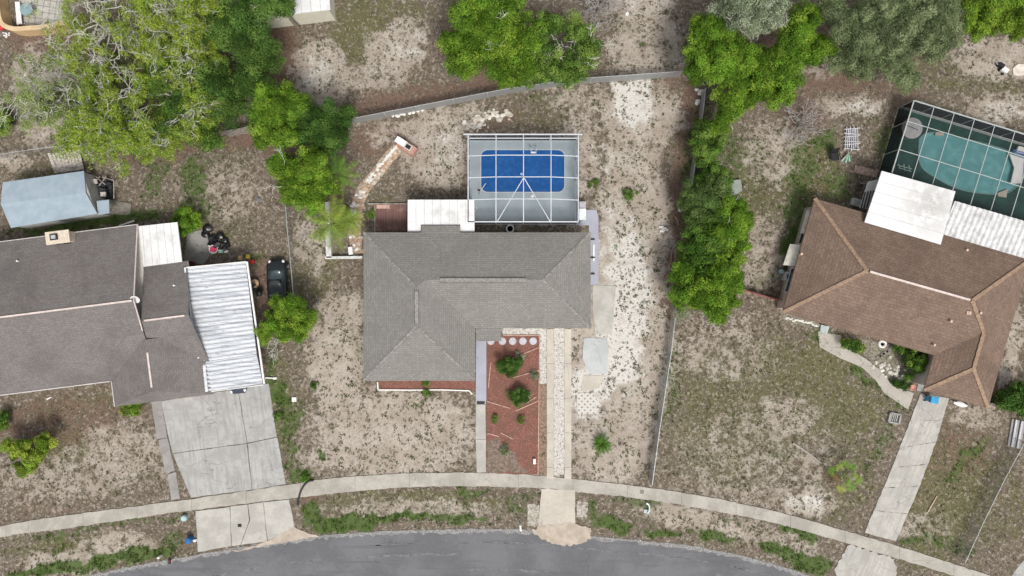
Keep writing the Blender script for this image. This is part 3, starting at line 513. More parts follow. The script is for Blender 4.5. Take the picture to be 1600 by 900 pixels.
# mulch beds
MUL = N('red_mulch'); a = MUL.noise(14, 3, .8); b = MUL.noise(1.2, 4, .6)
cc = MUL.mix(MUL.ramp(a, .38, .62), (.14, .06, .048), (.29, .135, .105)); cc = MUL.mix(MUL.math('MULTIPLY', MUL.ramp(b, .46, .62), .7), cc, (.16, .09, .065)); cc = MUL.mix(MUL.math('MULTIPLY', MUL.ramp(MUL.noise(7, 4, .8), .58, .66), .6), cc, (.42, .27, .21)); MUL.bump(a, .8, .04); MUL = MUL.done(cc, .97)
mb = MB(); mb.prism(pl([(760, 524), (843, 524), (840, 741), (760, 739)]), 0, .04); struct('mulch_bed', mb, MUL, 'large red mulch bed beside the front walk')
mb = MB(); mb.prism(pl([(590, 590), (743, 590), (743, 611), (735, 608), (592, 609)]), 0, .04); struct('mulch_bed', mb, MUL, 'narrow red mulch bed under the front wall')
MUL2 = M('dirt_bed', (.24, .165, .12), .97, .3, 6, bump=.5)
mb = MB(); mb.prism(pl([(841, 600), (854, 600), (854, 744), (841, 742)]), 0, .034); struct('dirt_strip', mb, MUL2, 'bare dirt strip beside the mulch bed')
mb = MB(); mb.prism(ragged(pl([(761, 690), (775, 684), (792, 694), (803, 708), (812, 726), (826, 738), (761, 737)]), .25, .14, seed=3), 0, .046); struct('bare_patch', mb, M('faded_mulch', (.20, .15, .125), .97, .35, 7, dirt=(.11, .10, .06), dirt_amt=.8), 'faded grey brown patch at the bottom of the mulch bed')
# walk
mb = MB(); mb.prism(pl([(744, 515), (760, 515), (760, 626), (743.5, 626)]), 0, .12); struct('porch_walk', mb, LAV, 'lavender painted porch walk beside the mulch bed')
mb = MB(); mb.prism(pl([(743.5, 632), (758.5, 632), (759, 686), (743.5, 686)]), -.05, .064); mb.prism(pl([(743.5, 686.6), (759, 686.6), (759.5, 738), (745, 738)]), -.05, .062); mb.prism(pl([(743, 626), (759, 626), (759, 631.6), (743, 631.6)]), -.05, .06)
struct('front_path', mb, CONC, 'straight concrete path from the pavement to the porch')
mb = MB(); mb.prism(pl([(745, 626.6), (757.5, 626.6), (757.5, 631.4), (745, 631.4)]), .061, .085)
tag(mb.build('doormat', DARK, bevel=.005), 'black doormat at the end of the lavender porch walk', 'doormat')

# ------------------------------------------------------------------ buildings
def frame(ox, oy, deg, z):
    c, s_ = math.cos(R(deg)), math.sin(R(deg))
    def f(u, v):
        return at(ox + u * c - v * s_, oy + u * s_ + v * c, z)
    return f
def slope_uv(p):
    n_ = (p[1] - p[0]).cross(p[2] - p[0])
    for i in range(3, len(p)):
        n_ += (p[i - 1] - p[0]).cross(p[i] - p[0])
    n_.normalize()
    if n_.z < 0: n_ = -n_
    up = Vector((-n_.x * n_.z, -n_.y * n_.z, n_.x ** 2 + n_.y ** 2))
    if up.length < 1e-4: up = Vector((0, 1, 0))
    up.normalize(); e = up.cross(n_)
    return [(q.dot(e), q.dot(up)) for q in p]
def roof(parent, f, planes, ez, pitch, mat, outline, fascia_mat=FASC, name='roof', th=.16):
    k = S * pitch; mb = MB()
    for poly in planes:
        p = [Vector((*f(u, v), ez + h * k)) for u, v, h in poly]
        a = sum(p[i].x * p[(i + 1) % len(p)].y - p[(i + 1) % len(p)].x * p[i].y for i in range(len(p)))
        if a < 0: p = p[::-1]
        mb.face(p, slope_uv(p))
    rf = mb.build(name, mat, parent)
    mb = MB(); mb.prism([f(u, v) for u, v in outline], ez - th, ez - .003); mb.build('fascia', fascia_mat, parent)
    return rf
def cap(parent_roof, f, a, b, ez, pitch, mat, w=.26, name='hip_cap', tabs=True, h=.035, lift=.0):
    k = S * pitch; pa = Vector((*f(a[0], a[1]), ez + a[2] * k + h / 2 + lift)); pb = Vector((*f(b[0], b[1]), ez + b[2] * k + h / 2 + lift))
    mb = MB()
    if tabs:
        L = (pb - pa).length; m = max(2, int(L / .3))
        for i in range(m):
            q0 = pa.lerp(pb, i / m); q1 = pa.lerp(pb, (i + 1) / m); q0.z += .012; mb.beam(q0, q1, w * random.uniform(.9, 1.1), h)
    else: mb.beam(pa, pb, w, h)
    return mb.build(name, mat, parent_roof)
def window(parent, x0, x1, y, z0, z1, ny_=-1, axis='x', fm=None):
    """window on a wall facing -y/+y (axis x) or -x/+x (axis y)"""
    fm = fm or WHITE; t = .05; d = .06
    def bx(m_, a0, a1, b0, b1, c0, c1):
        if axis == 'x': m_.box(a0, a1, min(b0, b1), max(b0, b1), c0, c1)
        else: m_.box(min(b0, b1), max(b0, b1), a0, a1, c0, c1)
    m_ = MB(); yo = y + ny_ * d
    bx(m_, x0, x1, y, yo, z0, z0 + t); bx(m_, x0, x1, y, yo, z1 - t, z1); bx(m_, x0, x0 + t, y, yo, z0 + t, z1 - t); bx(m_, x1 - t, x1, y, yo, z0 + t, z1 - t); bx(m_, (x0 + x1) / 2 - .02, (x0 + x1) / 2 + .02, y, yo, z0 + t, z1 - t)
    wf = m_.build('window', fm, parent); g = MB(); bx(g, x0 + t, x1 - t, y, y + ny_ * .02, z0 + t, z1 - t); g.build('pane', GLASS, wf)
def door(parent, x0, x1, y, z0, z1, ny_=-1, mat_=None):
    m_ = MB(); m_.box(x0, x1, min(y, y + ny_ * .05), max(y, y + ny_ * .05), z0, z1)
    dd = m_.build('door', mat_ or WOODRED, parent); h = MB(); h.box(x1 - .14, x1 - .08, min(y + ny_ * .05, y + ny_ * .1), max(y + ny_ * .05, y + ny_ * .1), z0 + .95, z0 + 1.05); h.build('handle', GALV, dd)
WOODRED = M('door_paint', (.25, .08, .06), .6, .1, 2)
def vent_pipe(parent, px, py, z, hgt=.35, r=.06, mat=None):
    x, y = at(px, py, z); MB().cyl(x, y, z - .15, z + hgt, r, n=10).build('vent_pipe', mat or WHITE, parent)

# --- middle house
ez = 2.65; pt = .31
f = frame(0, 0, 0, ez); hs = thing('grey_roof_house', 'middle house with a broad clean grey shingle hip roof, next to the blue pool', 'house', 745, 480)
wl = MB(); wl.prism([f(578, 373), f(912, 373), f(912, 503), f(732, 503), f(732, 585), f(578, 585)], -.05, ez - .16); wl.build('wall', STUC_W, hs)
out = [(568, 363), (658, 363), (658, 352), (719, 352), (719, 363), (923, 363), (923, 513), (786, 513), (783, 521), (783, 533), (743, 533), (742, 595), (568, 595)]
a_, b_ = 655, 655
pln = [[(568, 363, 0), (923, 363, 0), (848, 438, 75), (667, 438, 75), (655, 450, 87)],
       [(742, 513, 0), (923, 513, 0), (848, 438, 75), (667, 438, 75)],
       [(923, 363, 0), (923, 513, 0), (848, 438, 75)],
       [(568, 363, 0), (655, 450, 87), (655, 508, 87), (568, 595, 0)],
       [(742, 595, 0), (742, 513, 0), (667, 438, 75), (655, 450, 87), (655, 508, 87)],
       [(568, 595, 0), (742, 595, 0), (655, 508, 87)],
       [(658, 352, -6), (719, 352, -6), (719, 366, 3.2), (658, 366, 3.2)],
       [(744, 513.2, 0), (786, 513.2, 0), (783, 521, -3), (783, 533, -7.5), (744, 533, -7.5)]]
rf = roof(hs, f, pln, ez, pt, ROOF_G, [(568, 363), (923, 363), (923, 513), (742, 513), (742, 595), (568, 595)])
MB().prism([f(658, 352), f(719, 352), f(719, 362.7), f(658, 362.7)], ez - .3, ez - .16).build('soffit', FASC, hs)
CAPG = shingle('shingle_grey_cap', (.25, .24, .22), (.30, .285, .265), (.34, .32, .30), stain=.1)
HIPG = M('hip_cap_grey', (.232, .222, .204), .95, .3, 5)
CAPG = M('ridge_cap_grey', (.25, .242, .225), .95, .22, 5)
for a, b in (((568, 363, 0), (655, 450, 87)), ((923, 363, 0), (848, 438, 75)), ((923, 513, 0), (848, 438, 75)), ((568, 595, 0), (655, 508, 87)), ((742, 595, 0), (655, 508, 87))):
    cap(rf, f, a, b, ez, pt, HIPG, w=.2, h=.008)
VENTD = M('ridge_vent_dark', (.12, .11, .10), .9, .2, 5)
def ridge_vent(a, b):
    o1 = cap(hs, f, a, b, ez, pt, VENTD, w=.40, name='ridge_vent', tabs=False, h=.05, lift=.0)
    cap(o1, f, a, b, ez, pt, CAPG, w=.30, name='vent_cap', h=.03, lift=.03)
ridge_vent((690, 438, 75), (822, 438, 75)); ridge_vent((655, 454, 87), (655, 504, 87))
y0 = f(0, 585)[1]; window(hs, f(600, 0)[0], f(632, 0)[0], y0, .9, 2.1); window(hs, f(675, 0)[0], f(707, 0)[0], y0, .9, 2.1)
y0 = f(0, 503)[1]; window(hs, f(800, 0)[0], f(835, 0)[0], y0, .9, 2.1); door(hs, f(755, 0)[0], f(772, 0)[0], y0, .12, 2.2)
MB().box(f(850, 0)[0], f(900, 0)[0], y0 - .05, y0, 0, 2.2).build('garage_door', WHITE, hs)
y0 = f(0, 373)[1]; window(hs, f(590, 0)[0], f(615, 0)[0], y0, .9, 2.0, 1); window(hs, f(780, 0)[0], f(800, 0)[0], y0, 1.2, 2.0, 1); window(hs, f(850, 0)[0], f(880, 0)[0], y0, 1.2, 2.0, 1)
x0 = f(912, 0)[0]; window(hs, f(0, 420)[1], f(0, 400)[1], x0, 1.0, 2.0, 1, 'y'); window(hs, f(0, 480)[1], f(0, 460)[1], x0, 1.0, 2.0, 1, 'y')
x0 = f(578, 0)[0]; window(hs, f(0, 430)[1], f(0, 400)[1], x0, 1.0, 2.1, -1, 'y'); window(hs, f(0, 540)[1], f(0, 510)[1], x0, 1.0, 2.1, -1, 'y')
# stone corner edging of the front bed
mb = MB()
for (xa, ya), (xb, yb) in (((590, 597), (591, 609)), ((591, 609), (640, 609.5)), ((640, 609.5), (690, 609)), ((690, 609), (733, 610.5)), ((733, 610.5), (738, 616))):
    mb.beam(P3(xa, ya, .08), P3(xb, yb, .08), .1, .14)
tag(mb.build('bed_edging', WHITE), 'low white edging strip around the narrow mulch bed below the front wall', 'edging')
# white patio roof behind middle house
t = thing('patio_roof', 'white flat patio roof behind the grey roofed house, beside the pool cage', 'patio roof', 689, 337)
pz = 2.35; mb = MB(); mb.prism(pl([(637, 312), (741, 312), (741.5, 362), (719.5, 362), (719.5, 351.5), (657.5, 351.5), (657.5, 362), (637, 362)], pz), pz - .08, pz); mb.build('roof_panel', WHITE_R, t)
mb = MB()
for x in (650, 663, 676, 689, 702, 715, 728): mb.beam(P3(x, 312.4, pz + .015), P3(x, 351, pz + .015), .04, .03)
mb.build('seam', SEAM, t)
for x in (640, 689, 738): MB().beam(P3(x, 315, 0), P3(x, 315, pz - .08), .09).build('post', WHITE, t)
MB().prism(pl([(586, 318), (637, 318), (637, 361), (586, 361)]), 0, .16).build('deck', M('z', (.2, .2, .2)), t) if False else None
DECK = N('brown_deck'); bw = DECK.n('ShaderNodeTexBrick'); DECK.put(bw.inputs['Vector'], DECK.vmap(DECK.pos, (1, 1, 1), (0, 0, R(90)))); bw.inputs['Scale'].default_value = 1; bw.inputs['Brick Width'].default_value = 3; bw.inputs['Row Height'].default_value = .14; bw.inputs['Mortar Size'].default_value = .012
DECK.put(bw.inputs['Color1'], (.17, .092, .078)); DECK.put(bw.inputs['Color2'], (.21, .12, .10)); DECK.put(bw.inputs['Mortar'], (.05, .03, .03))
DECK = DECK.done(DECK.mix(DECK.math('MULTIPLY', DECK.ramp(DECK.noise(1.5, 4, .7), .5, .65), .6), bw.outputs['Color'], (.30, .19, .165)), .8)
t = tag(MB().prism(pl([(587, 319), (637, 319), (637, 361), (587, 361)]), 0, .16).build('wooden_deck', DECK, bevel=.01), 'dark red brown wooden deck left of the white patio roof', 'deck')
tag(MB().prism(pl([(588.5, 320), (609, 320), (609, 326), (588.5, 326)], .16), .162, .2).build('doormat', M('pink_mat', (.5, .33, .28), .9)), 'pale pink mat on the corner of the brown deck', 'mat')
mb = MB()
for a, b in (((575, 318.5), (637, 318.5)), ((586, 320), (586, 361))): mb.beam(P3(*a, .1), P3(*b, .1), .1, .2)
tag(mb.build('timber_edging', WOOD), 'grey timber edging around the brown deck', 'edging')

# --- left house
ez = 2.7; pt = .30; th_l = -7.2
# frame with origin at roof corner (212,351); u along the ridge (east), v south
f = frame(212, 351, th_l, ez)
hs = thing('brown_roof_house', 'left house with a weathered grey brown shingle roof and brick chimney', 'house', 150, 500)
# main gable: u -560..8, v 0..250; ridge v=125
U0 = -560
k1 = 238; r1 = 119
pln = [[(U0, 0, 0), (3, 0, 0), (3, r1, r1), (U0, r1, r1)],
       [(U0, k1, 0), (-60, k1, 0), (3, k1, 0), (3, r1, r1), (U0, r1, r1)]]
w1, w2, re = 66, 236, 74     # lower wing v range, east end
wr = (w1 + w2) / 2; hh = (w2 - w1) / 2
out = [(U0, 0), (3, 0), (3, w1), (re, w1), (90, 205), (100, 268), (-38, 268), (-70, 268), (-70, k1), (U0, k1)]
roof_l = roof(hs, f, pln, ez, pt, ROOF_L, [(U0, 0), (3, 0), (3, k1), (U0, k1)])
ezw = ez - .12
pw = [[(3, w1, 0), (72, w1, 0), (76, wr, hh), (3, wr, hh)],
      [(3, wr, hh), (76, wr, hh), (84, w2 - 30, 30), (90, w2, 0), (3, w2, 0)]]
rw = roof(hs, f, pw, ezw, pt, ROOF_L, [(3, w1), (72, w1), (90, w2), (3, w2)], name='wing_roof')
# front gable: ridge runs south
gx0, gx1, gy1 = -68, 76, 278
gr_ = (gx0 + gx1) / 2; gh = (gx1 - gx0) / 2
pg = [[(gx0, 205, 0), (gx0, gy1, 0), (gr_, gy1 - 18, gh * .86), (gr_, 180, gh * .86)], [(gx1 + 7, 205, 0), (gx1 + 12, gy1, 0), (gr_, gy1 - 18, gh * .86), (gr_, 180, gh * .86), (gx1 - 20, 180, 24)],
      [(gx0, gy1, 0), (gx1 + 12, gy1, 0), (gr_, gy1 - 18, gh * .86)]]
rg = roof(hs, f, pg, ez + .02, pt, ROOF_L, [(gx0, 215), (gx1 + 7, 215), (gx1 + 12, gy1), (gx0, gy1)], name='gable_roof')
wl = MB(); wl.prism([f(U0 + 10, 8), f(-2, 8), f(-2, w1 + 8), f(66, w1 + 8), f(76, gy1 - 10), f(gx0 + 8, gy1 - 10), f(gx0 + 8, k1 - 10), f(U0 + 10, k1 - 10)], -.05, ez - .29); wl.build('wall', CREAM, hs)
PINKW = M('pinkish_ridge_metal', (.62, .53, .49), .7, .1, 3)
cap(roof_l, f, (U0, r1, r1), (0, r1, r1), ez, pt, PINKW, w=.14, name='ridge_cap', tabs=False, h=.06)
cap(rw, f, (8, wr, hh), (70, wr, hh), ezw, pt, PINKW, w=.14, name='ridge_cap', tabs=False, h=.06)
cap(rg, f, (gr_, 200, gh * .86), (gr_, gy1 - 24, gh * .86), ez + .02, pt, PINKW, w=.14, name='ridge_cap', tabs=False, h=.06)
mb = MB()
for a, b in (((3, 0, 0), (3, r1, r1)), ((3, r1, r1), (3, w2 - 70, 75))): 
    mb.beam(Vector((*f(a[0], a[1]), ez + a[2] * S * pt + .01)), Vector((*f(b[0], b[1]), ez + b[2] * S * pt + .01)), .07, .1)
mb.build('rake_trim', PINKW, hs)
mb = MB(); mb.beam(Vector((*f(U0, k1), ez + .01)), Vector((*f(-70, k1), ez + .01)), .08, .1); mb.beam(Vector((*f(gx0, k1), ez + .01)), Vector((*f(gx0, gy1), ez + .01)), .06, .1); mb.beam(Vector((*f(U0, 0), ez + .01)), Vector((*f(3, 0), ez + .01)), .05, .08); mb.build('gutter', M('gutter_paint', (.55, .52, .50), .6), hs)
yy = f(-20, gy1 - 10)
# chimney
c0 = thing('chimney_tmp', None, None, 0, 0) if False else None
cx, cy = at(92, 371, 3.6); mb = MB(); q = math.radians(7.2)
def rbox(m_, cx, cy, w_, d_, z0, z1, ang):
    c, s_ = math.cos(ang), math.sin(ang)
    return m_.prism([(cx + c * a - s_ * b, cy + s_ * a + c * b) for a, b in ((-w_ / 2, -d_ / 2), (w_ / 2, -d_ / 2), (w_ / 2, d_ / 2), (-w_ / 2, d_ / 2))], z0, z1)
rbox(mb, cx, cy, 1.7, .85, 2.3, 3.7, q); ch = mb.build('chimney', M('chimney_stucco', (.56, .46, .36), .9, .12, 4), hs)
mb = MB(); rbox(mb, cx, cy, 1.95, 1.05, 3.7, 3.8, q); mb.build('chimney_crown', M('chimney_crown', (.60, .52, .42), .9, .1, 4), ch)
mb = MB(); rbox(mb, cx - .25, cy + .02, .62, .5, 3.8, 3.9, q); mb.build('flue', DARK, ch)
mb = MB(); rbox(mb, cx - .2, cy + .02, .34, .3, 3.9, 4.05, q); mb.build('flue_cap', GALV, ch)
mb = MB(); x1, y1 = cx, cy - .55
mb.addm([(x1 - .75, y1 - .08, 3.05), (x1 + .75, y1 + .1, 3.05), (x1 + .15, y1 - .75, 3.27), (x1, y1, 3.5)], [(0, 2, 3), (1, 3, 2), (0, 3, 1), (0, 1, 2)])
mb.build('cricket', ROOF_L, ch)
for px, py, z in ((30, 408, 3.2), (43, 463, 3.9), (186, 434, 3.6), (274, 446, 3.1)): vent_pipe(hs, px, py, z, .3, .07)
# satellite dish
x, y = at(213, 467, 4.3); mb = MB(); mb.tube([(x, y, 3.9), (x, y, 4.35)], .025); d = mb.build('satellite_dish', GALV, hs)
mb = MB(); c = Vector((x, y - .05, 4.5)); nn = Vector((.35, -.5, .8)).normalized(); a = nn.orthogonal().normalized(); b = nn.cross(a)
vs = [c - nn * .06] + [c + (a * math.cos(t_ * math.pi / 8) * .3 + b * math.sin(t_ * math.pi / 8) * .38) for t_ in range(16)]
mb.addm(vs, [(0, 1 + i, 1 + (i + 1) % 16) for i in range(16)]); mb.tube([c - a * .28, c + nn * .35], .012); mb.build('dish', M('dish_grey', (.6, .6, .6), .5), d)
# windows (front wall)
def win_f(u0, u1, v, z0, z1, sgn):
    m_ = MB(); a = Vector((*f(u0, v), 0)); b = Vector((*f(u1, v), 0)); dd = (b - a).normalized(); nn = Vector((dd.y, -dd.x, 0)) * sgn
    z0v = Vector((0, 0, z0)); z1v = Vector((0, 0, z1)); o_ = nn * .03
    m_.beam(a + z0v + o_, b + z0v + o_, .08, .06); m_.beam(a + z1v + o_, b + z1v + o_, .08, .06); m_.beam(a + z0v + o_, a + z1v + o_, .06, .08); m_.beam(b + z0v + o_, b + z1v + o_, .06, .08)
    m2 = (a + b) / 2; m_.beam(m2 + z0v + o_, m2 + z1v + o_, .04, .05)
    wf = m_.build('window', WHITE, hs); g = MB(); g.beam(a + (z0v + z1v) / 2 + o_ * .5, b + (z0v + z1v) / 2 + o_ * .5, .02, z1 - z0 - .04); g.build('pane', GLASS, wf)
win_f(-420, -380, k1 - 10, .9, 2.0, 1); win_f(-300, -260, k1 - 10, .9, 2.0, 1); win_f(-160, -110, k1 - 10, .9, 2.0, 1); win_f(-45, -15, gy1 - 10, .9, 2.0, 1)
win_f(-160, -120, 8, .9, 2.0, -1); win_f(-60, -30, 8, .9, 2.0, -1)

# left house flat white patio roof
t = thing('patio_roof', 'square white metal patio roof attached to the back of the left house', 'patio roof', 247, 384)
pz = 2.6; MB().prism(pl([(211, 354), (277, 347), (284.5, 409), (216, 418)], pz), pz - .1, pz).build('roof_panel', WHITE_R, t)
mb = MB()
for i in range(1, 6):
    s_ = i / 6; mb.beam(P3(211 + 66 * s_, 354 - 7 * s_, pz + .015), P3(216 + 68.5 * s_, 418 - 9 * s_, pz + .015), .03, .03)
mb.build('seam', SEAM, t)
for x, y in ((214, 357), (275, 350), (282, 405)): MB().beam(P3(x, y, 0), P3(x, y, pz - .1), .09).build('post', WHITE, t)
# carport
t = thing('carport', 'white ribbed metal carport at the side of the left house', 'carport', 350, 510)
CARM = N('ribbed_white_metal'); a = CARM.noise(1.2, 5, .7, CARM.vmap(CARM.pos, (.25, 3.4, 1), (0, 0, R(-7)))); b = CARM.noise(2.5, 4, .7, CARM.vmap(CARM.pos, (.5, 3, 1), (0, 0, R(-7))))
cc = CARM.mix(CARM.math('MULTIPLY', CARM.ramp(a, .46, .6), .7), (.58, .60, .63), (.30, .33, .37)); cc = CARM.mix(CARM.math('MULTIPLY', CARM.ramp(b, .56, .68), .7), cc, (.20, .18, .17)); CARM = CARM.done(cc, .5, .1)
def ribbed(parent, A, B, C, D, za, zb, nr, mat, name='roof_panel', h=.07):
    """ribs run from side AD to side BC;  A-B north edge, D-C south edge"""
    m_ = MB(); m = nr * 4; prof = (0, 0, 1, 1)
    L = []; 
    for i in range(m + 1):
        s_ = i / m; z = prof[i % 4] * h
        p = (A[0] + (D[0] - A[0]) * s_, A[1] + (D[1] - A[1]) * s_); q_ = (B[0] + (C[0] - B[0]) * s_, B[1] + (C[1] - B[1]) * s_)
        L.append((Vector((*at(*p, za), za + z)), Vector((*at(*q_, zb), zb + z))))
    for i in range(m): m_.face([L[i][0], L[i + 1][0], L[i + 1][1], L[i][1]])
    m_.prism([(L[0][0].x, L[0][0].y), (L[0][1].x, L[0][1].y), (L[-1][1].x, L[-1][1].y), (L[-1][0].x, L[-1][0].y)], min(za, zb) - .07, min(za, zb) - .02)
    return m_.build(name, mat, parent)
ribbed(t, (291, 419), (384, 410), (401, 553), (313, 566), 2.75, 2.55, 21, CARM, 'roof_panel', .05)
ribbed(t, (313, 566.5), (401, 553.5), (411, 600), (322.5, 612), 2.77, 2.55, 7, CARM, 'front_roof_panel', .05)
mb = MB(); mb.beam(P3(386, 409, 2.55), P3(413, 600, 2.55), .14, .12); mb.beam(P3(291, 418, 2.8), P3(385, 409, 2.6), .08, .1); mb.build('gutter', WHITE, t)
mb = MB(); mb.beam(P3(289, 418, 2.86), P3(298, 490, 2.86), .12, .06); mb.beam(P3(298, 490, 2.86), P3(310, 560, 2.86), .16, .06); mb.beam(P3(319, 570, 2.86), P3(323, 612, 2.86), .22, .06); mb.build('flashing', M('flashing', (.6, .62, .65), .5, .15, 3), t)
mb = MB(); mb.beam(P3(322.5, 613, 2.68), P3(412, 601, 2.6), .06, .18); mb.build('front_beam', WHITE, t)
for x, y in ((383, 414), (391, 480), (400, 548), (409, 597)): MB().beam(P3(x, y, 0) , P3(x, y, 2.5), .08).build('post', WHITE, t)

# --- shed (blue grey metal) upper left
t = thing('metal_shed', 'long shed with a pale blue grey metal gable roof behind the left house', 'shed', 75, 312)
BLM = N('blue_metal_roof'); a = BLM.noise(1.3, 4, .6); BLM.t.nodes
wv = BLM.n('ShaderNodeTexWave', bands_direction='X'); BLM.put(wv.inputs['Vector'], BLM.vmap(BLM.pos, (1, 1, 1), (0, 0, R(-8)))); wv.inputs['Scale'].default_value = .55
cc = BLM.mix(BLM.ramp(a, .35, .65), (.31, .385, .445), (.36, .435, .495)); cc = BLM.mix(BLM.math('MULTIPLY', BLM.ramp(wv.outputs['Fac'], .9, 1), .08), cc, (.25, .31, .35)); BLM = BLM.done(cc, .5, .2)
ze, zr = 2.3, 2.46
A, B_, C, D = P3(4, 285, ze), P3(131, 267, ze), P3(152, 334, ze), P3(17, 356, ze); E, F_ = P3(1, 319, zr), P3(134, 301, zr)
mb = MB(); th = Vector((0, 0, .06))
mb.face([A, E, F_, B_]); mb.face([D, C, F_, E]); mb.face([A - th, B_ - th, F_ - th, E - th]); mb.face([D - th, E - th, F_ - th, C - th])
for a, b in ((A, B_), (B_, F_), (F_, C), (C, D), (D, E), (E, A)): mb.face([a, a - th, b - th, b])
mb.build('roof', BLM, t)
SHW = M('shed_wall', (.42, .42, .40), .8, .15, 3, dirt=(.2, .19, .17))
ins = lambda p, q, k: p + (q - p) * k
cen = (A + B_ + C + D) / 4
bs = [ins(p, cen, .05) for p in (A, B_, C, D)]
wl = MB(); wl.prism([(p.x, p.y) for p in bs], -.02, ze - .08)
e1 = (bs[1] + bs[2]) / 2; wl.addm([(bs[1].x, bs[1].y, ze - .1), (bs[2].x, bs[2].y, ze - .1), (F_.x - .25, F_.y, zr - .12)], [(0, 1, 2)]); e1 = ins(E, cen, .05); wl.addm([(bs[0].x, bs[0].y, ze - .1), (bs[3].x, bs[3].y, ze - .1), (e1.x, e1.y, zr - .12)], [(0, 1, 2)])
wl.build('wall', SHW, t)
MB().prism([at(x, y, 2.0) for x, y in ((151, 314), (170, 312), (171, 333), (153, 336))], 1.92, 2.0).build('side_awning', BLM, t)
mb = MB()
for x, y in ((152, 316), (169, 314), (170, 331)): mb.beam(P3(x, y, 0), P3(x, y, 1.92), .07)
mb.build('awning_post', WOOD, t)
DK = M('old_grey_ramp', (.20, .185, .16), .95, .25, 5)
tag(MB().prism(ragged(pl([(171, 312), (206, 318), (205, 336), (171, 335)]), .3, .04), 0, .12).build('ramp', DK), 'grey weathered wooden ramp at the end of the blue roofed shed', 'ramp')
# junk frames beside the shed
t = thing('storage_rack', 'dark junk filled rack beside the gable end of the blue roofed shed', 'rack', 164, 295)
mb = MB(); mb.box(*at(150, 0)[:1], at(177, 0)[0], at(0, 311)[1], at(0, 282)[1], 0, .25)
for _ in range(26):
    px, py = random.uniform(151, 175), random.uniform(283, 308); x, y = at(px, py); mb.box(x - random.uniform(.1, .35), x + random.uniform(.1, .3), y - .15, y + random.uniform(.05, .25), .25, random.uniform(.35, .9))
mb.build('junk', M('dark_junk', (.035, .035, .04), .7, .6, 7), t)
mb = MB()
for px, py in ((171, 306), (158, 286)): x, y = at(px, py); MB().box(x - .2, x + .25, y - .2, y + .2, .9, 1.0).build('box', M('pale_box', (.5, .47, .43), .8), t)
mb = MB()
for (a, b) in (((150, 282), (156, 276)), ((150, 276), (164, 288)), ((155, 290), (166, 276)), ((160, 277), (178, 282)), ((178, 282), (178, 310))): mb.beam(P3(*a, 1.1), P3(*b, 1.1), .07)
for a in ((150, 282), (178, 282), (178, 310), (156, 276)): mb.beam(P3(*a, 0), P3(*a, 1.1), .06)
mb.build('frame', WOOD, t)
# corrugated fence panels lying by the shed
t = thing('panel_stack', 'rusty streaked corrugated panels leaning behind the blue roofed shed', 'metal panels', 100, 252)
PAN = M('streaked_panel', (.48, .44, .40), .85, .25, 7, dirt=(.16, .12, .10), dirt_amt=.8)
for i in range(9):
    x = 74 + i * 5.6; dx = .5 * i
    MB().addm([P3(x, 240 - i * .9, .5), P3(x + 4.8, 239.2 - i * .9, .5), P3(x + 16.5 - dx, 270 - i * .7, .12), P3(x + 11.5 - dx, 270.8 - i * .7, .12), P3(x, 240 - i * .9, .45), P3(x + 4.8, 239.2 - i * .9, .45), P3(x + 16.5 - dx, 270 - i * .7, .07), P3(x + 11.5 - dx, 270.8 - i * .7, .07)],
        [(0, 3, 2, 1), (4, 5, 6, 7), (0, 1, 5, 4), (1, 2, 6, 5), (2, 3, 7, 6), (3, 0, 4, 7)]).build('panel', PAN, t)

# --- top left patio with curved tan wall
t = thing('garden_wall', 'curved tan stucco wall enclosing the tiled patio in the top left corner', 'wall', 70, 45)
c1 = smooth_curve([(8, -40), (10, 5), (14, 20), (17, 38), (24, 49), (40, 54), (62, 53), (92, 50), (118, 44)], 5)
mb = MB(); hw = 1.3; wd = 5.5
def offs(c_, d_):
    o_ = []
    for i in range(len(c_)):
        a = np.array(c_[max(0, i - 1)]); b = np.array(c_[min(len(c_) - 1, i + 1)]); t_ = (b - a) / np.linalg.norm(b - a); o_.append((c_[i][0] - t_[1] * d_, c_[i][1] + t_[0] * d_))
    return o_
i1 = pl(offs(c1, -2.5), 0); o1 = pl(offs(c1, 2.5), 0)
for i in range(len(c1) - 1): mb.prism([i1[i], i1[i + 1], o1[i + 1], o1[i]], -.02, hw)
mb.build('wall_body', TAN, t)
i1 = pl(offs(c1, -3.4), 0); o1 = pl(offs(c1, 3.4), 0); mb = MB()
for i in range(len(c1) - 1): mb.prism([i1[i], i1[i + 1], o1[i + 1], o1[i]], hw, hw + .08)
mb.build('coping', M('tan_coping', (.60, .45, .28), .85, .08, 2), t)
TIL = N('patio_tile'); bw = TIL.n('ShaderNodeTexBrick'); TIL.put(bw.inputs['Vector'], TIL.vmap(TIL.pos, (1, 1, 1), (0, 0, R(8)))); bw.offset = 0; bw.inputs['Scale'].default_value = 1; bw.inputs['Brick Width'].default_value = .55; bw.inputs['Row Height'].default_value = .55; bw.inputs['Mortar Size'].default_value = .03
TIL.put(bw.inputs['Color1'], (.48, .46, .43)); TIL.put(bw.inputs['Color2'], (.40, .38, .35)); TIL.put(bw.inputs['Mortar'], (.2, .18, .16)); TIL = TIL.done(bw.outputs['Color'], .8)
mb = MB(); mb.prism(pl([(30, -30), (97, -30), (99, 48), (45, 50), (30, 46)]), 0, .05); struct('patio', mb, TIL, 'pale tiled patio inside the curved tan wall')
t = thing('patio_table', 'round glass patio table on the tiled patio in the top left corner', 'table', 50, 20)
x, y = at(50, 20); MB().cyl(x, y, .68, .72, .55, n=24).build('tabletop', M('blue_glass_top', (.22, .32, .34), .2, .1, 2), t)
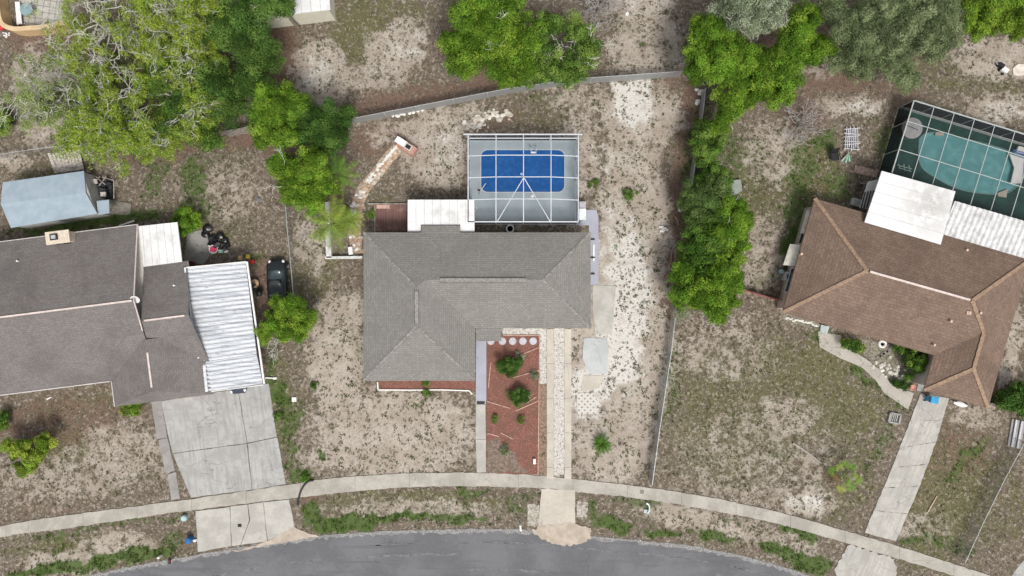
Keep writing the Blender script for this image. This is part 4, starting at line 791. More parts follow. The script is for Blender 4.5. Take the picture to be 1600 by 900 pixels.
for a in range(4): MB().tube([(x + .4 * math.cos(a * 1.57 + .7), y + .4 * math.sin(a * 1.57 + .7), .05), (x + .25 * math.cos(a * 1.57 + .7), y + .25 * math.sin(a * 1.57 + .7), .68)], .02).build('leg', DARK, t)
t = thing('bench', 'long white bench along the inside of the curved tan wall', 'bench', 35, 27)
MB().prism(pl([(29, 6), (36, 6), (40, 40), (32, 42)]), .38, .45).build('seat', WHITE, t)
for x, y in ((31, 9), (35, 9), (34, 38), (38, 37)): MB().beam(P3(x, y, .05), P3(x, y, .38), .06).build('leg', WHITE, t)
t = thing('planter', 'terracotta pot in the corner of the tiled patio', 'planter', 38, 45)
x, y = at(38, 45); MB().lathe(x, y, [(.14, .05), (.24, .4), (.26, .42), (.26, .48)], 16).build('pot', M('terracotta', (.42, .19, .1), .8), t); MB().cyl(x, y, .48, .5, .2).build('soil', DARK, t)
RED = M('red_plastic', (.45, .03, .03), .5, .15, 3)
t = thing('kettle_grill', 'small red round grill outside the curved tan wall', 'grill', 12, 47); x, y = at(12, 47)
MB().lathe(x, y, [(.08, .45), (.27, .6), (.3, .72), (.26, .85), (.12, .95), (.03, .98)], 18).build('bowl', RED, t, smooth=True)
for a in range(3): MB().tube([(x + .3 * math.cos(a * 2.1), y + .3 * math.sin(a * 2.1), 0), (x + .18 * math.cos(a * 2.1), y + .18 * math.sin(a * 2.1), .55)], .015).build('leg', DARK, t)
mb = MB()
for i in range(9): x, y = at(random.uniform(4, 16), random.uniform(51, 60)); mb.blob((x, y, .05), .1, .08, .06, .3, i, 1)
tag(mb.build('litter_pile', WHITE), 'scattered white scraps just outside the curved tan wall', 'scraps', kind='stuff')
t = thing('black_car', 'x', 'x', 0, 0) if False else None

# --- top shed white roof
t = thing('white_shed', 'cream shed with a flat white metal roof at the top edge of the photo', 'shed', 450, 5)
zt = 2.7
MB().prism([at(x, y, zt) for x, y in ((384, -70), (509, -80), (516, 15), (398, 29))], zt - .1, zt).build('roof', WHITE_R, t)
mb = MB()
for i in range(0, 9):
    s_ = i / 8; mb.beam(P3(384 + 125 * s_, -70 - 10 * s_, zt + .02), P3(398 + 118 * s_, 29 - 14 * s_, zt + .02), .04, .04)
mb.build('seam', SEAM, t)
MB().prism([at(x, y, 2.6) for x, y in ((388, -66), (506, -76), (512, 13), (400, 27))], -.02, 2.6).build('wall', M('cream_siding', (.62, .60, .50), .8, .05, 2), t)
tag(MB().beam(P3(513.5, 12, .02), P3(513.5, 12, 2.55), .06).build('downpipe', DARK), 'dark downpipe on the corner of the cream shed', 'downpipe')

# --- right house
ez = 2.7; pt = .36
f = frame(1273, 310, 15.8, ez)
hs = thing('tile_brown_house', 'right house with a rusty brown shingle hip roof and orange hip lines', 'house', 1420, 470)
W = 350; V = 185; wx = 246; wv_ = 242
hx = V / 2; bx = (wx + W) / 2; bh = (W - wx) / 2
pln = [[(0, 0, 0), (W, 0, 0), (W - hx, hx, hx), (hx, hx, hx)],
       [(0, 0, 0), (hx, hx, hx), (0, V, 0)],
       [(0, V, 0), (hx, hx, hx), (W - hx, hx, hx), (bx, V - bh, bh), (wx, V, 0)],
       [(W, 0, 0), (W - hx, hx, hx), (bx, V - bh, bh), (bx, wv_ - bh, bh), (W, wv_, 0)],
       [(wx, V, 0), (bx, V - bh, bh), (bx, wv_ - bh, bh), (wx, wv_, 0)],
       [(wx, wv_, 0), (bx, wv_ - bh, bh), (W, wv_, 0)]]
rf = roof(hs, f, pln, ez, pt, ROOF_R, [(0, 0), (W, 0), (W, wv_), (wx, wv_), (wx, V), (0, V)], M('brown_fascia', (.3, .22, .17), .8))
MB().prism([f(8, 8), f(W - 8, 8), f(W - 8, wv_ - 8), f(wx + 8, wv_ - 8), f(wx + 8, V - 8), f(8, V - 8)], -.05, ez - .16).build('wall', M('pale_wall_right', (.58, .50, .45), .9, .06, 2), hs)
OR = M('orange_hip_tile', (.29, .20, .14), .9, .2, 5)
for a, b in (((0, 0, 0), (hx, hx, hx)), ((0, V, 0), (hx, hx, hx)), ((W, 0, 0), (W - hx, hx, hx)), ((W - hx, hx, hx), (bx, V - bh, bh)), ((bx, V - bh, bh), (bx, wv_ - bh, bh)), ((wx, wv_, 0), (bx, wv_ - bh, bh)), ((W, wv_, 0), (bx, wv_ - bh, bh))):
    cap(rf, f, a, b, ez, pt, OR, w=.3)
cap(rf, f, (hx + 4, hx, hx), (W - hx - 4, hx, hx), ez, pt, PINKW, w=.17, name='ridge_cap', tabs=False, h=.07, lift=.02)
TANV = M('tan_vent', (.58, .42, .33), .7)
for px, py, z in ((1465, 401, 3.1), (1509, 391, 2.9), (1484, 502, 3.9), (1513, 489, 4.1), (1530, 489, 4.1), (1458, 539, 3.1), (1251, 397, 2.9)): vent_pipe(hs, px, py, z, .25, .1, TANV)
x, y = at(1513, 489, 4.2); MB().box(x - .18, x + .18, y - .14, y + .14, 4.0, 4.3).build('roof_vent', TANV, hs)
def win_f2(u0, u1, v0, v1, z0, z1):
    a = Vector((*f(u0, v0), 0)); b = Vector((*f(u1, v1), 0)); dd = (b - a).normalized(); m_ = MB()
    z0v = Vector((0, 0, z0)); z1v = Vector((0, 0, z1)); nn = Vector((dd.y, -dd.x, 0)) * .03
    for p, q_ in ((a + z0v, b + z0v), (a + z1v, b + z1v), (a + z0v, a + z1v), (b + z0v, b + z1v)): m_.beam(p + nn, q_ + nn, .08, .08)
    wf = m_.build('window', WHITE, hs); g = MB(); g.beam(a + (z0v + z1v) / 2 + nn * .5, b + (z0v + z1v) / 2 + nn * .5, .02, z1 - z0 - .06); g.build('pane', GLASS, wf)
win_f2(40, 75, V - 8, V - 8, .9, 2.0); win_f2(150, 190, V - 8, V - 8, .9, 2.0); win_f2(8, 8, 40, 70, .9, 2.0); win_f2(8, 8, 110, 150, .9, 2.0)
# awnings on the west wall
for (a, b, c_, d_), lab in ((((1262, 328), (1267, 330), (1256, 366), (1252, 364)), 'n'), (((1236, 381), (1250, 383), (1241, 416), (1225, 414)), 's')):
    p = [P3(*q_, 1.9) for q_ in (a, b, c_, d_)]; p[0].z = p[3].z = 1.7; p[1].z = p[2].z = 2.2
    m_ = MB(); m_.addm([*p, *[v - Vector((0, 0, .05)) for v in p]], [(3, 2, 1, 0), (4, 5, 6, 7), (0, 1, 5, 4), (1, 2, 6, 5), (2, 3, 7, 6), (3, 0, 4, 7)]); m_.build('awning', M('pale_awning', (.66, .63, .55), .7), hs)
# white flat roof addition
t = thing('patio_roof', 'large white square flat roof between the right house and its pool cage', 'patio roof', 1420, 325)
WR2 = N('sooty_white_roof'); tc = WR2.n('ShaderNodeTexCoord').outputs['Object']; g1 = WR2.n('ShaderNodeTexGradient', gradient_type='SPHERICAL'); WR2.put(g1.inputs['Vector'], WR2.vmap(tc, (.27, .27, 0))); WR2 = WR2.done(WR2.mix(WR2.math('MULTIPLY', WR2.ramp(WR2.noise(1.3, 5, .7), .34, .58), WR2.math('MULTIPLY', g1.outputs['Fac'], .75)), (.72, .72, .72), (.34, .33, .31)), .6)
pz = 3.3; pp = [(1378, 267), (1493, 299), (1470, 382), (1351, 347)]
MB().prism(pl(pp, pz), pz - .14, pz).build('roof_panel', WR2, t)
cx_ = np.mean([p[0] for p in pp]); cy_ = np.mean([p[1] for p in pp])
mb = MB()
for i in range(1, 5):
    s_ = i / 5; mb.beam(P3(1378 - 27 * s_, 267 + 80 * s_, pz + .01), P3(1493 - 23 * s_, 299 + 83 * s_, pz + .01), .035, .02)
mb.build('seam', SEAM, t)
for x, y in pp: x = cx_ + (x - cx_) * .93; y = cy_ + (y - cy_) * .93; MB().beam(P3(x, y, 0), P3(x, y, pz - .14), .1).build('post', WHITE, t)
t = thing('corrugated_roof', 'corrugated grey white metal roof beneath the right pool cage', 'patio roof', 1560, 360)
COR = M('corrugated', (.60, .60, .60), .55, .15, 2.5, dirt=(.3, .3, .3), dirt_amt=.5)
ribbed(t, (1492, 314), (1470, 365), (1650, 418), (1672, 366), 2.95, 2.85, 22, COR)
for x, y in ((1492, 318), (1590, 345)): MB().beam(P3(x, y, 0), P3(x, y, 2.8), .08).build('post', WHITE, t)
# louvred lean-to at west side
t = thing('lean_to', 'pale louvred lean-to at the side of the right house', 'lean-to', 1355, 310)
MB().prism(pl([(1356, 284), (1372, 280), (1360, 327), (1343, 325)], 1.9), 1.82, 1.9).build('roof_panel', STUC_W, t)
for i in range(4): MB().beam(P3(1352 + i * 4.5, 300 - i, 2.05), P3(1345 + i * 4.5, 327 - i, 2.05), .07).build('louvre', DARK, t)
for x, y in ((1357, 286), (1345, 323)): MB().beam(P3(x, y, 0), P3(x, y, 1.82), .08).build('post', WHITE, t)

# ------------------------------------------------------------------ pools
def rrect(x0, x1, y0, y1, r, n_=6):
    o_ = []
    for cx, cy, a0 in ((x1 - r, y1 - r, 0), (x0 + r, y1 - r, 90), (x0 + r, y0 + r, 180), (x1 - r, y0 + r, 270)):
        for i in range(n_ + 1): a = R(a0 + 90 * i / n_); o_.append((cx + r * math.cos(a), cy + r * math.sin(a)))
    return o_
def bridge_deck(outer, inner, z0, z1, mat, name, label):
    """deck slab with a hole, made with bmesh triangle fill"""
    import bmesh
    bm = bmesh.new(); loops = []
    for L_ in (outer, inner):
        vs = [bm.verts.new((x, y, z1)) for x, y in L_]; loops.append([bm.edges.new((vs[i], vs[(i + 1) % len(vs)])) for i in range(len(vs))])
    bmesh.ops.triangle_fill(bm, use_beauty=True, edges=loops[0] + loops[1])
    bmesh.ops.recalc_face_normals(bm, faces=bm.faces)
    m_ = MB(); bm.verts.index_update(); vs = [v.co[:] for v in bm.verts]
    fs = [tuple(v.index for v in (f_.verts if f_.normal.z > 0 else reversed(f_.verts))) for f_ in bm.faces]; bm.free(); m_.addm(vs, fs)
    for L_ in (outer, inner):
        for i in range(len(L_)): a = L_[i]; b = L_[(i + 1) % len(L_)]; m_.face([(*a, z0), (*b, z0), (*b, z1), (*a, z1)])
    return struct(name, m_, mat, label)
def water(name, c1, c2, sc, rough=.06, alpha=1):
    n = N(name); a = n.noise(sc, 3, .6, dist=.4); b = n.noise(.35, 3, .5)
    cc = n.mix(n.ramp(a, .42, .66), c1, c2); n.bump(a, .25, .05); m_ = n.done(cc, rough, 0, .35); n.b.inputs['IOR'].default_value = 1.33; return m_
DKM = N('pool_deck'); a = DKM.noise(.4, 4, .6); b = DKM.noise(18, 2, .7)
DKM = DKM.done(DKM.mix(DKM.math('MULTIPLY', DKM.ramp(b, .4, .7), .25), DKM.mix(DKM.ramp(a, .4, .62), (.30, .355, .385), (.35, .405, .43)), (.24, .28, .30)), .85)
dz = .12
pc = rrect(752, 881.5, 235, 300, 10); inner = pl(pc)
outer = pl([(734, 219), (901, 219), (901, 345), (734, 345)])
bridge_deck(outer, inner, -.02, dz, DKM, 'pool_deck', 'blue grey painted deck around the blue pool')
t = thing('swimming_pool', 'deep blue rectangular pool with rounded corners inside the white framed cage', 'pool', 817, 268)
LIN = M('blue_liner', (.01, .09, .34), .4, .15, 3)
m_ = MB()
for i in range(len(inner)): a = inner[i]; b = inner[(i + 1) % len(inner)]; m_.face([(*a, -.0), (*b, -.0), (*b, .115), (*a, .115)])
m_.build('liner', LIN, t)
WAT = water('pool_water', (.002, .078, .285), (.010, .100, .335), 2.2)
m_ = MB(); m_.face([(x, y, .05) for x, y in inner]); wt = m_.build('water', WAT, t)
cop = pl(rrect(750.6, 882.9, 233.6, 301.4, 11)); m_ = MB()
for i in range(len(cop)):
    j = (i + 1) % len(cop); m_.face([(*cop[i], dz + .012), (*cop[j], dz + .012), (*inner[j], dz + .012), (*inner[i], dz + .012)]); m_.face([(*inner[i], dz + .012), (*inner[j], dz + .012), (*inner[j], .05), (*inner[i], .05)])
m_.build('coping', M('pool_coping', (.42, .48, .50), .6, .06, 2), t)
t = thing('pool_ladder', 'white pool ladder at the upper edge of the blue pool', 'ladder', 834, 235)
for x in (829.5, 837.5): MB().tube([P3(x, 229, dz), P3(x, 229, .75), P3(x, 232, .9), P3(x, 236, .85), P3(x, 238.5, .05)], .03, 8).build('rail', GALV, t)
MB().prism(pl([(829.5, 237.2), (838, 237.2), (838, 239.8), (829.5, 239.8)]), .055, .09).build('step', WHITE, t)
for (x, y, r_), lab in (((815, 272, 3.2), 'floating chlorine dispenser near the middle of the blue pool'),):
    xx, yy = at(x, y); tag(MB().lathe(xx, yy, [(.05, .0), (.12, .05), (.12, .1), (.05, .14)], 14).build('pool_float', M('pale_float', (.35, .5, .7), .5)), lab, 'pool float')
xx, yy = at(832, 307); tag(MB().cyl(xx, yy, dz, dz + .025, .13).build('skimmer_lid', WHITE), 'small round white skimmer lid on the pool deck below the blue pool', 'skimmer lid')
t = thing('pool_pole', 'white pole lying at the lower left corner of the blue pool', 'pole', 756, 291); MB().tube([P3(752, 296, .16), P3(759, 286.5, .16)], .03).build('shaft', WHITE, t)
t = thing('leaf_net', 'small dark pool net on the deck left of the blue pool', 'net', 749, 298); MB().tube([P3(748, 304, .15), P3(750, 296, .15)], .02).build('handle', DARK, t); MB().box(*at(746.5, 0)[:1], at(750, 0)[0], at(0, 299)[1], at(0, 296)[1], .14, .17).build('net', DARK, t)
t = thing('pool_brush', 'white brush pole lying across the lower left of the pool deck', 'pole', 742, 334); MB().tube([P3(744.5, 325, .16), P3(736, 344, .16)], .03).build('shaft', WHITE, t); MB().tube([P3(743, 323, .16), P3(746.5, 325.5, .16)], .045).build('brush', WHITE, t)

# centre cage
cz = 2.3
t = thing('pool_cage', 'white framed screen cage standing over the blue pool', 'pool cage', 818, 282)
ALU = M('white_aluminium', (.58, .61, .65), .45, .03, 3)
bw_ = .11
g = lambda x, y, z=cz: P3(x, y, z)
def cbeam(a, b, name, za=cz, zb=cz, w_=.11): return MB().beam(g(*a, za), g(*b, zb), w_ * .62, .1).build(name, ALU, t)
L_, R_, T_, B2 = 731.5, 903.5, 211.5, 346.5
cbeam((724, 210), (910, 210), 'top_rail', w_=.15); cbeam((L_, T_ + 4.5), (R_, T_ + 4.5), 'top_rail', w_=.09); cbeam((L_, B2), (R_, B2), 'bottom_rail', w_=.15); cbeam((L_, T_), (L_, B2), 'side_rail', w_=.13); cbeam((R_, T_), (R_, B2), 'side_rail', w_=.13)
kz = 2.75
# raised centre panel: lines kink at x=775 / 861
for y in (243, 277, 311.5): MB().beam(g(L_, y + .8), g(775, y - .6, kz), .06).beam(g(775, y - .6, kz), g(861, y - .6, kz), .06).beam(g(861, y - .6, kz), g(R_, y + 1.2), .06).build('cross_beam', ALU, t)
for x in (775, 818, 861): MB().beam(g(x, 211), g(x, 242.4, kz), .06).beam(g(x, 242.4, kz), g(x, 310.9, kz), .06).beam(g(x, 310.9, kz), g(x, B2), .06).build('long_beam', ALU, t)
for x in (777, 859.5): MB().beam(g(818.5, 277.5, kz + .03), g(x, 346, cz + .05), .06).build('brace', ALU, t)
pts = [(x, 211.5) for x in (L_, 775, 818, 861, R_)] + [(x, B2) for x in (L_, 775, 818, 861, R_)] + [(L_, y) for y in (243, 277, 311)] + [(R_, y) for y in (243, 277, 311)]
for p in pts: x, y = at(*p, cz); MB().beam((x, y, .12), (x, y, cz - .05), .06).build('post', ALU, t)
x0, y0 = at(L_, 0, cz)[0], at(0, T_, cz)[1]; x1, y1 = at(R_, 0, cz)[0], at(0, B2, cz)[1]
mb = MB(); mb.beam((x0, y0, .2), (x1, y0, .2), .06); mb.beam((x0, y1, .2), (x1, y1, .2), .06); mb.beam((x0, y0, .2), (x0, y1, .2), .06); mb.beam((x1, y0, .2), (x1, y1, .2), .06); mb.beam((x0, y0, 1.1), (x1, y0, 1.1), .05); mb.build('base_rail', ALU, t)
SCR = screenmat('screen_mesh', (.10, .11, .12), .10); SCRW = screenmat('screen_mesh_wall', (.035, .04, .05), .5)
mb = MB(); xs_ = [at(x, 0, cz)[0] for x in (L_, 775, 861, R_)]; ys_ = [at(0, y, cz)[1] for y in (T_, 243, 311, B2)]
for i in range(3):
    for j in range(3):
        zz = lambda a, b: kz - .04 if (1 <= a <= 2 and 1 <= b <= 2) else cz - .04
        mb.face([(xs_[i], ys_[j], zz(i, j)), (xs_[i + 1], ys_[j], zz(i + 1, j)), (xs_[i + 1], ys_[j + 1], zz(i + 1, j + 1)), (xs_[i], ys_[j + 1], zz(i, j + 1))])
mb.build('roof_screen', SCR, t)
mb = MB()
for a, b in (((x0, y0), (x1, y0)), ((x0, y0), (x0, y1)), ((x1, y0), (x1, y1)), ((x0, y1), (x1, y1))): mb.face([(*a, .2), (*b, .2), (*b, cz - .05), (*a, cz - .05)])
mb.build('wall_screen', SCRW, t)
# strip of dirt & gravel between cage and house, pot
x, y = at(797, 361, .3); t = thing('round_pot', 'round white pot half under the eave between the pool cage and the grey roof', 'pot', 797, 359)
MB().lathe(x, y + .2, [(.18, 0), (.33, .35), (.36, .42), (.28, .42), (.26, .3)], 20).build('pot', WHITE, t); MB().cyl(x, y + .2, .28, .3, .25).build('soil', DARK, t)
# AC / pump units
t = thing('pool_pump', 'grey pump box beside the lower right corner of the blue pool cage', 'pump box', 908.5, 322)
MB().prism(pl([(904.5, 317), (913.5, 317), (913.5, 326), (904.5, 326)]), .05, .7).build('housing', M('grey_box', (.33, .34, .36), .6, .1, 3), t, bevel=.02); MB().prism(pl([(904, 316.5), (914, 316.5), (914, 326.5), (904, 326.5)]), .7, .76).build('lid', M('grey_lid', (.40, .41, .43), .5), t, bevel=.01)
t = thing('equipment_box', 'white equipment box on the lavender path beside the pool cage', 'equipment box', 909, 336)
MB().prism(pl([(904, 328), (913.5, 328), (913.5, 345), (904, 345)]), .055, .8).build('housing', M('box_white', (.6, .64, .64), .5), t, bevel=.02); MB().prism(pl([(903.5, 327.5), (914, 327.5), (914, 345.5), (903.5, 345.5)]), .8, .85).build('lid', M('box_lid', (.68, .73, .73), .5), t, bevel=.01)
MB().box(at(906, 0)[0], at(911, 0)[0], at(0, 348.5)[1], at(0, 346)[1], .055, .3).build('pipe_box', GALV, t)
tag(MB().prism(pl([(926.3, 382), (928.8, 382), (928.8, 408), (926.3, 408)]), .055, .13).build('white_plank', WHITE, bevel=.01), 'thin white plank lying on the lavender side path', 'plank')
for y, nm in ((374, 'uppermost'), (402.5, 'middle'), (428, 'lowermost')):
    tag(MB().prism(pl([(923, y - 1), (929, y - 1), (929, y + 1), (923, y + 1)]), .055, .2).build('wall_bracket', DARK), 'small dark fitting on the lavender side path, %s of three' % nm, 'fitting')

# right cage + pool
pzr = 2.3; sc_a = 15.8
fr = frame(1428, 157, 17, pzr)
t = thing('pool_cage', 'bronze and white framed screen cage over the teal pool of the right house', 'pool cage', 1520, 240)
UM, VM = 260, 122
fr2 = lambda u, v, z=pzr: Vector((*fr(u, v), z))
ALU2 = M('cage_frame', (.42, .45, .44), .5, .05, 3)
def skew(u, v): return u, v     # west side follows the house angle
MB().beam(fr2(0, 0), fr2(UM, 0), .085).build('top_rail', ALU2, t); MB().beam(fr2(0, 0), fr2(0, VM), .085).build('side_rail', ALU2, t); MB().beam(fr2(72, VM + 14), fr2(UM, VM + 14), .085).build('bottom_rail', ALU2, t); MB().beam(fr2(UM, 0), fr2(UM, VM), .085).build('side_rail', ALU2, t)
for i in range(1, 8): MB().beam(fr2(i * 33, 0), fr2(i * 33, VM + (14 if i > 2 else 0)), .052).build('long_beam', ALU2, t)
for v in (34, 80): MB().beam(fr2(0, v), fr2(UM, v), .05).build('cross_beam', ALU2, t)
for u in range(0, 261, 33): MB().beam(fr2(u, 0, .1), fr2(u, 0), .06).build('post', ALU2, t)
for v in (34, 80, 120): MB().beam(fr2(0, v, .1), fr2(0, v), .06).build('post', ALU2, t)
MB().beam(fr2(0, 0, .25), fr2(UM, 0, .25), .1, .5).build('knee_wall', M('cage_kerb', (.5, .52, .50), .7), t)
MB().beam(fr2(0, 0, 1.0), fr2(0, VM, 1.0), .05).build('chair_rail', DARK, t)
SCR2 = screenmat('dark_screen_roof', (.02, .025, .03), .30); SCR3 = screenmat('dark_screen_wall', (.012, .014, .018), .86)
MB().face([fr2(0, 0, pzr - .05), fr2(UM, 0, pzr - .05), fr2(UM, VM + 12, pzr - .05), fr2(0, VM + 12, pzr - .05)]).build('roof_screen', SCR2, t)
m_ = MB(); m_.face([fr2(0, 0, .5), fr2(UM, 0, .5), fr2(UM, 0, pzr - .06), fr2(0, 0, pzr - .06)]); m_.face([fr2(0, 0, .1), fr2(0, VM, .1), fr2(0, VM, pzr - .06), fr2(0, 0, pzr - .06)]); m_.build('wall_screen', SCR3, t)
GDK = M('green_deck', (.014, .062, .048), .6, .25, 1.2)
g2 = lambda u, v: fr(u, v)
kid = smooth_curve([(1436, 218), (1446, 210), (1470, 208), (1505, 217), (1550, 228), (1600, 246), (1606, 262), (1596, 280), (1575, 300), (1545, 303), (1500, 296), (1465, 280), (1440, 262), (1434, 238)], 5)
inner = pl(kid)[:-1]; outer = [fr(1, 1), fr(UM, 1), fr(UM, VM + 14), fr(1, VM + 14)]
bridge_deck(outer, inner, -.02, .09, GDK, 'pool_deck', 'dark green painted deck around the teal pool')
t = thing('swimming_pool', 'teal kidney shaped pool inside the dark framed cage on the right', 'pool', 1520, 258)
m_ = MB(); TE = M('teal_liner', (.08, .22, .22), .5)
for i in range(len(inner)): a = inner[i]; b = inner[(i + 1) % len(inner)]; m_.face([(*a, 0), (*b, 0), (*b, .088), (*a, .088)])
m_.build('liner', TE, t); m_ = MB(); m_.face([(x, y, .04) for x, y in inner]); m_.build('water', water('teal_water', (.13, .34, .35), (.18, .42, .43), .9, .12), t)
cop = pl(offs(kid, 1.5) if False else [(1520 + (x - 1520) * 1.012, 256 + (y - 256) * 1.03) for x, y in kid])[:-1]; m_ = MB()
for i in range(len(cop)): j = (i + 1) % len(cop); m_.face([(*cop[i], .102), (*cop[j], .102), (*inner[j], .102), (*inner[i], .102)]); m_.face([(*inner[i], .102), (*inner[j], .102), (*inner[j], .04), (*inner[i], .04)])
m_.build('coping', M('teal_coping', (.2, .3, .28), .7), t)
t = thing('hot_tub', 'round grey covered hot tub in the corner of the dark framed cage', 'hot tub', 1424, 200); x, y = at(1425, 200, .8)
MB().cyl(x, y, .09, .75, .82, .86, 32).build('tub', M('tub_side', (.2, .2, .2), .7), t); MB().lathe(x, y, [(.9, .75), (.92, .82), (.86, .87), (.3, .9), (.02, .905)], 32).build('cover', M('tub_cover', (.42, .42, .42), .7, .08, 3), t)
MB().beam((x - .5, y + .2, .91), (x + .45, y - .2, .91), .05, .02).build('cover_seam', DARK, t)
t = thing('pool_steps', 'pale step pad at the near edge of the teal pool', 'steps', 1568, 305); MB().prism(pl([(1556, 302), (1572, 296), (1570, 309), (1557, 307)]), .1, .2).build('step', CONC_W, t)
t = thing('pool_steps', 'small pale pad at the far edge of the teal pool', 'steps', 1466, 211); MB().prism(pl([(1460, 207), (1472, 208), (1473, 213), (1459, 212)]), .104, .2).build('step', CONC_W, t)
t = thing('pool_slide', 'white slide with a blue striped towel at the right end of the teal pool', 'pool slide', 1590, 245)
MB().prism(pl([(1577, 240), (1600, 248), (1597, 286), (1579, 287), (1585, 262)], .4), .3, .4).build('platform', WHITE, t); MB().prism(pl([(1592, 228), (1640, 240), (1640, 250), (1588, 238)], .6), .4, .6).build('slide_bed', WHITE, t)
for k_ in range(3): MB().prism(pl([(1583, 233.5 + k_ * 2.6), (1612, 241 + k_ * 2.6), (1612, 242.3 + k_ * 2.6), (1583, 234.8 + k_ * 2.6)], .62), .605, .63).build('stripe', M('blue_stripe', (.1, .2, .5), .6), t)
t = thing('lounge_chair', 'pale green frame chair inside the lower left of the dark cage', 'chair', 1415, 262)
for a, b in (((1402, 258), (1425, 264)), ((1404, 262), (1424, 268)), ((1404, 256), (1407, 264)), ((1412, 256), (1414, 267)), ((1420, 258), (1422, 268))): MB().beam(P3(*a, .4), P3(*b, .4), .05).build('slat', M('pale_green', (.35, .5, .42), .6), t)
for p_ in ((1404, 258), (1424, 264), (1405, 263), (1422, 268)): MB().beam(P3(*p_, .09), P3(*p_, .4), .04).build('leg', M('pale_green', (.35, .5, .42), .6), t)

# ------------------------------------------------------------------ foliage
def leaf_mesh(name, mat, parent, puffs, per=60, L=.17, Wd=.09, up=.35, tint_lo=.25, flat=0.0):
    """puffs: (x,y,z,r,hue,tint); a cloud of small leaves through every puff"""
    pf = np.array(puffs, float)
    rel = (pf[:, 3] / pf[:, 3].mean()) ** 2; cnt = np.maximum(6, (per * rel * rng.uniform(.6, 1.25, len(pf)))).astype(int)
    ix = np.repeat(np.arange(len(pf)), cnt); m = len(ix); c = pf[ix, :3]
    d = rng.normal(size=(m, 3)); d[:, 2] += up; d /= np.linalg.norm(d, axis=1)[:, None]
    rad = pf[ix, 3] * (rng.uniform(.45, 1.0, m) ** .6) * np.where(rng.uniform(size=m) < .12, 1.35, 1.0)
    p = c + d * rad[:, None] * np.array([1, 1, .8])
    nn = d * 1.0 + rng.normal(size=(m, 3)) * .42 + np.array([0, 0, .25]); nn /= np.linalg.norm(nn, axis=1)[:, None]
    t = np.cross(nn, rng.normal(size=(m, 3))); t /= np.linalg.norm(t, axis=1)[:, None]; b = np.cross(nn, t)
    sc = rng.uniform(.65, 1.3, m)[:, None]
    v = np.stack([p - t * L / 2 * sc, p + b * Wd / 2 * sc, p + t * L / 2 * sc, p - b * Wd / 2 * sc], 1).reshape(-1, 3)
    me = bpy.data.meshes.new(name)
    root = parent
    while root is not None and root.parent: root = root.parent
    off = ORG[root.name] if root is not None else Vector((float(pf[:, 0].mean()), float(pf[:, 1].mean()), 0))
    v = v - np.array(off)
    me.vertices.add(4 * m); me.vertices.foreach_set('co', v.reshape(-1)); me.loops.add(4 * m); me.loops.foreach_set('vertex_index', np.arange(4 * m))
    me.polygons.add(m); me.polygons.foreach_set('loop_start', np.arange(0, 4 * m, 4)); me.polygons.foreach_set('loop_total', np.full(m, 4))
    me.update(calc_edges=True)
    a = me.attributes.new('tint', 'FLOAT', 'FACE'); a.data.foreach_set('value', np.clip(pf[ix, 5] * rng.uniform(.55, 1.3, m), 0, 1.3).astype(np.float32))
    a = me.attributes.new('hue', 'FLOAT', 'FACE'); a.data.foreach_set('value', np.clip(pf[ix, 4] + rng.normal(0, .12, m), 0, 1).astype(np.float32))
    me.materials.append(mat); o = bpy.data.objects.new(name, me); col.objects.link(o)
    if parent is not None: o.parent = parent
    else: o.location = off; ORG[o.name] = off.copy()
    return o
def puffs_for(lobes, pr=.5, dens=1.0, hue=(.1, .4), seed=0):
    pr = pr * .74
    """lobes (px,py,rpx,z[,hue]) -> puffs over the upper shell and flanks of each lobe"""
    rr = random.Random(seed); out = []; L2 = []
    for lb in lobes:                      # every bough breaks up into rounded tufts with gaps between
        if lb[2] < 12: L2.append(lb); continue
        k = 5 + int(lb[2] / 5); L2.append((lb[0], lb[1], lb[2] * .6, max(.5, lb[3] - 1.0)) + tuple(lb[4:]))
        for i in range(k):
            a = 2.4 * i + rr.uniform(-.3, .3); q = math.sqrt((i + .5) / k) * .92 * lb[2] * rr.uniform(.85, 1.1); dz = max(.05, 1 - (q / lb[2]) ** 2) ** .5 * lb[2] * S * .55
            L2.append((lb[0] + q * math.cos(a), lb[1] + q * math.sin(a), lb[2] * rr.uniform(.18, .34), lb[3] + dz + rr.uniform(-.7, .35)) + tuple(lb[4:]))
    for lb in L2:
        px, py, rp, z = lb[:4]; x, y = at(px, py, z); r = rp * S; hb = lb[4] if len(lb) > 4 else None
        k = int(dens * 2.5 * (r / pr) ** 2) + 3
        base_h = rr.uniform(hue[0], hue[1] + .15) if hb is None else hb; lt = rr.choice((.35, .6, .85, 1.0, 1.15, 1.3))
        for _ in range(k):
            while True:
                d = Vector((rr.gauss(0, 1), rr.gauss(0, 1), rr.gauss(0, 1))).normalized()
                if d.z > -.35: break
            q = rr.uniform(.35, 1.0) ** .7 * (1 + rr.uniform(-.16, .16))
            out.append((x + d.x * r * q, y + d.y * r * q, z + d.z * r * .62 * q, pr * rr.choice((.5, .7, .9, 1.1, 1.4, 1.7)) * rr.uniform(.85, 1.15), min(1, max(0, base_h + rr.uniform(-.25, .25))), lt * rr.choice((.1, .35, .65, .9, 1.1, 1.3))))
    return out
def limb(mb, a, b, r0, r1, wob_=.12, seg=5, n_=5):
    a = Vector(a); b = Vector(b); L_ = (b - a).length; pts = [a]
    for i in range(1, seg): pts.append(a.lerp(b, i / seg) + Vector((random.uniform(-1, 1), random.uniform(-1, 1), random.uniform(-.5, .5))) * L_ * wob_ * .5)
    pts.append(b); mb.tube(pts, [r0 + (r1 - r0) * i / seg for i in range(seg + 1)], n_); return pts
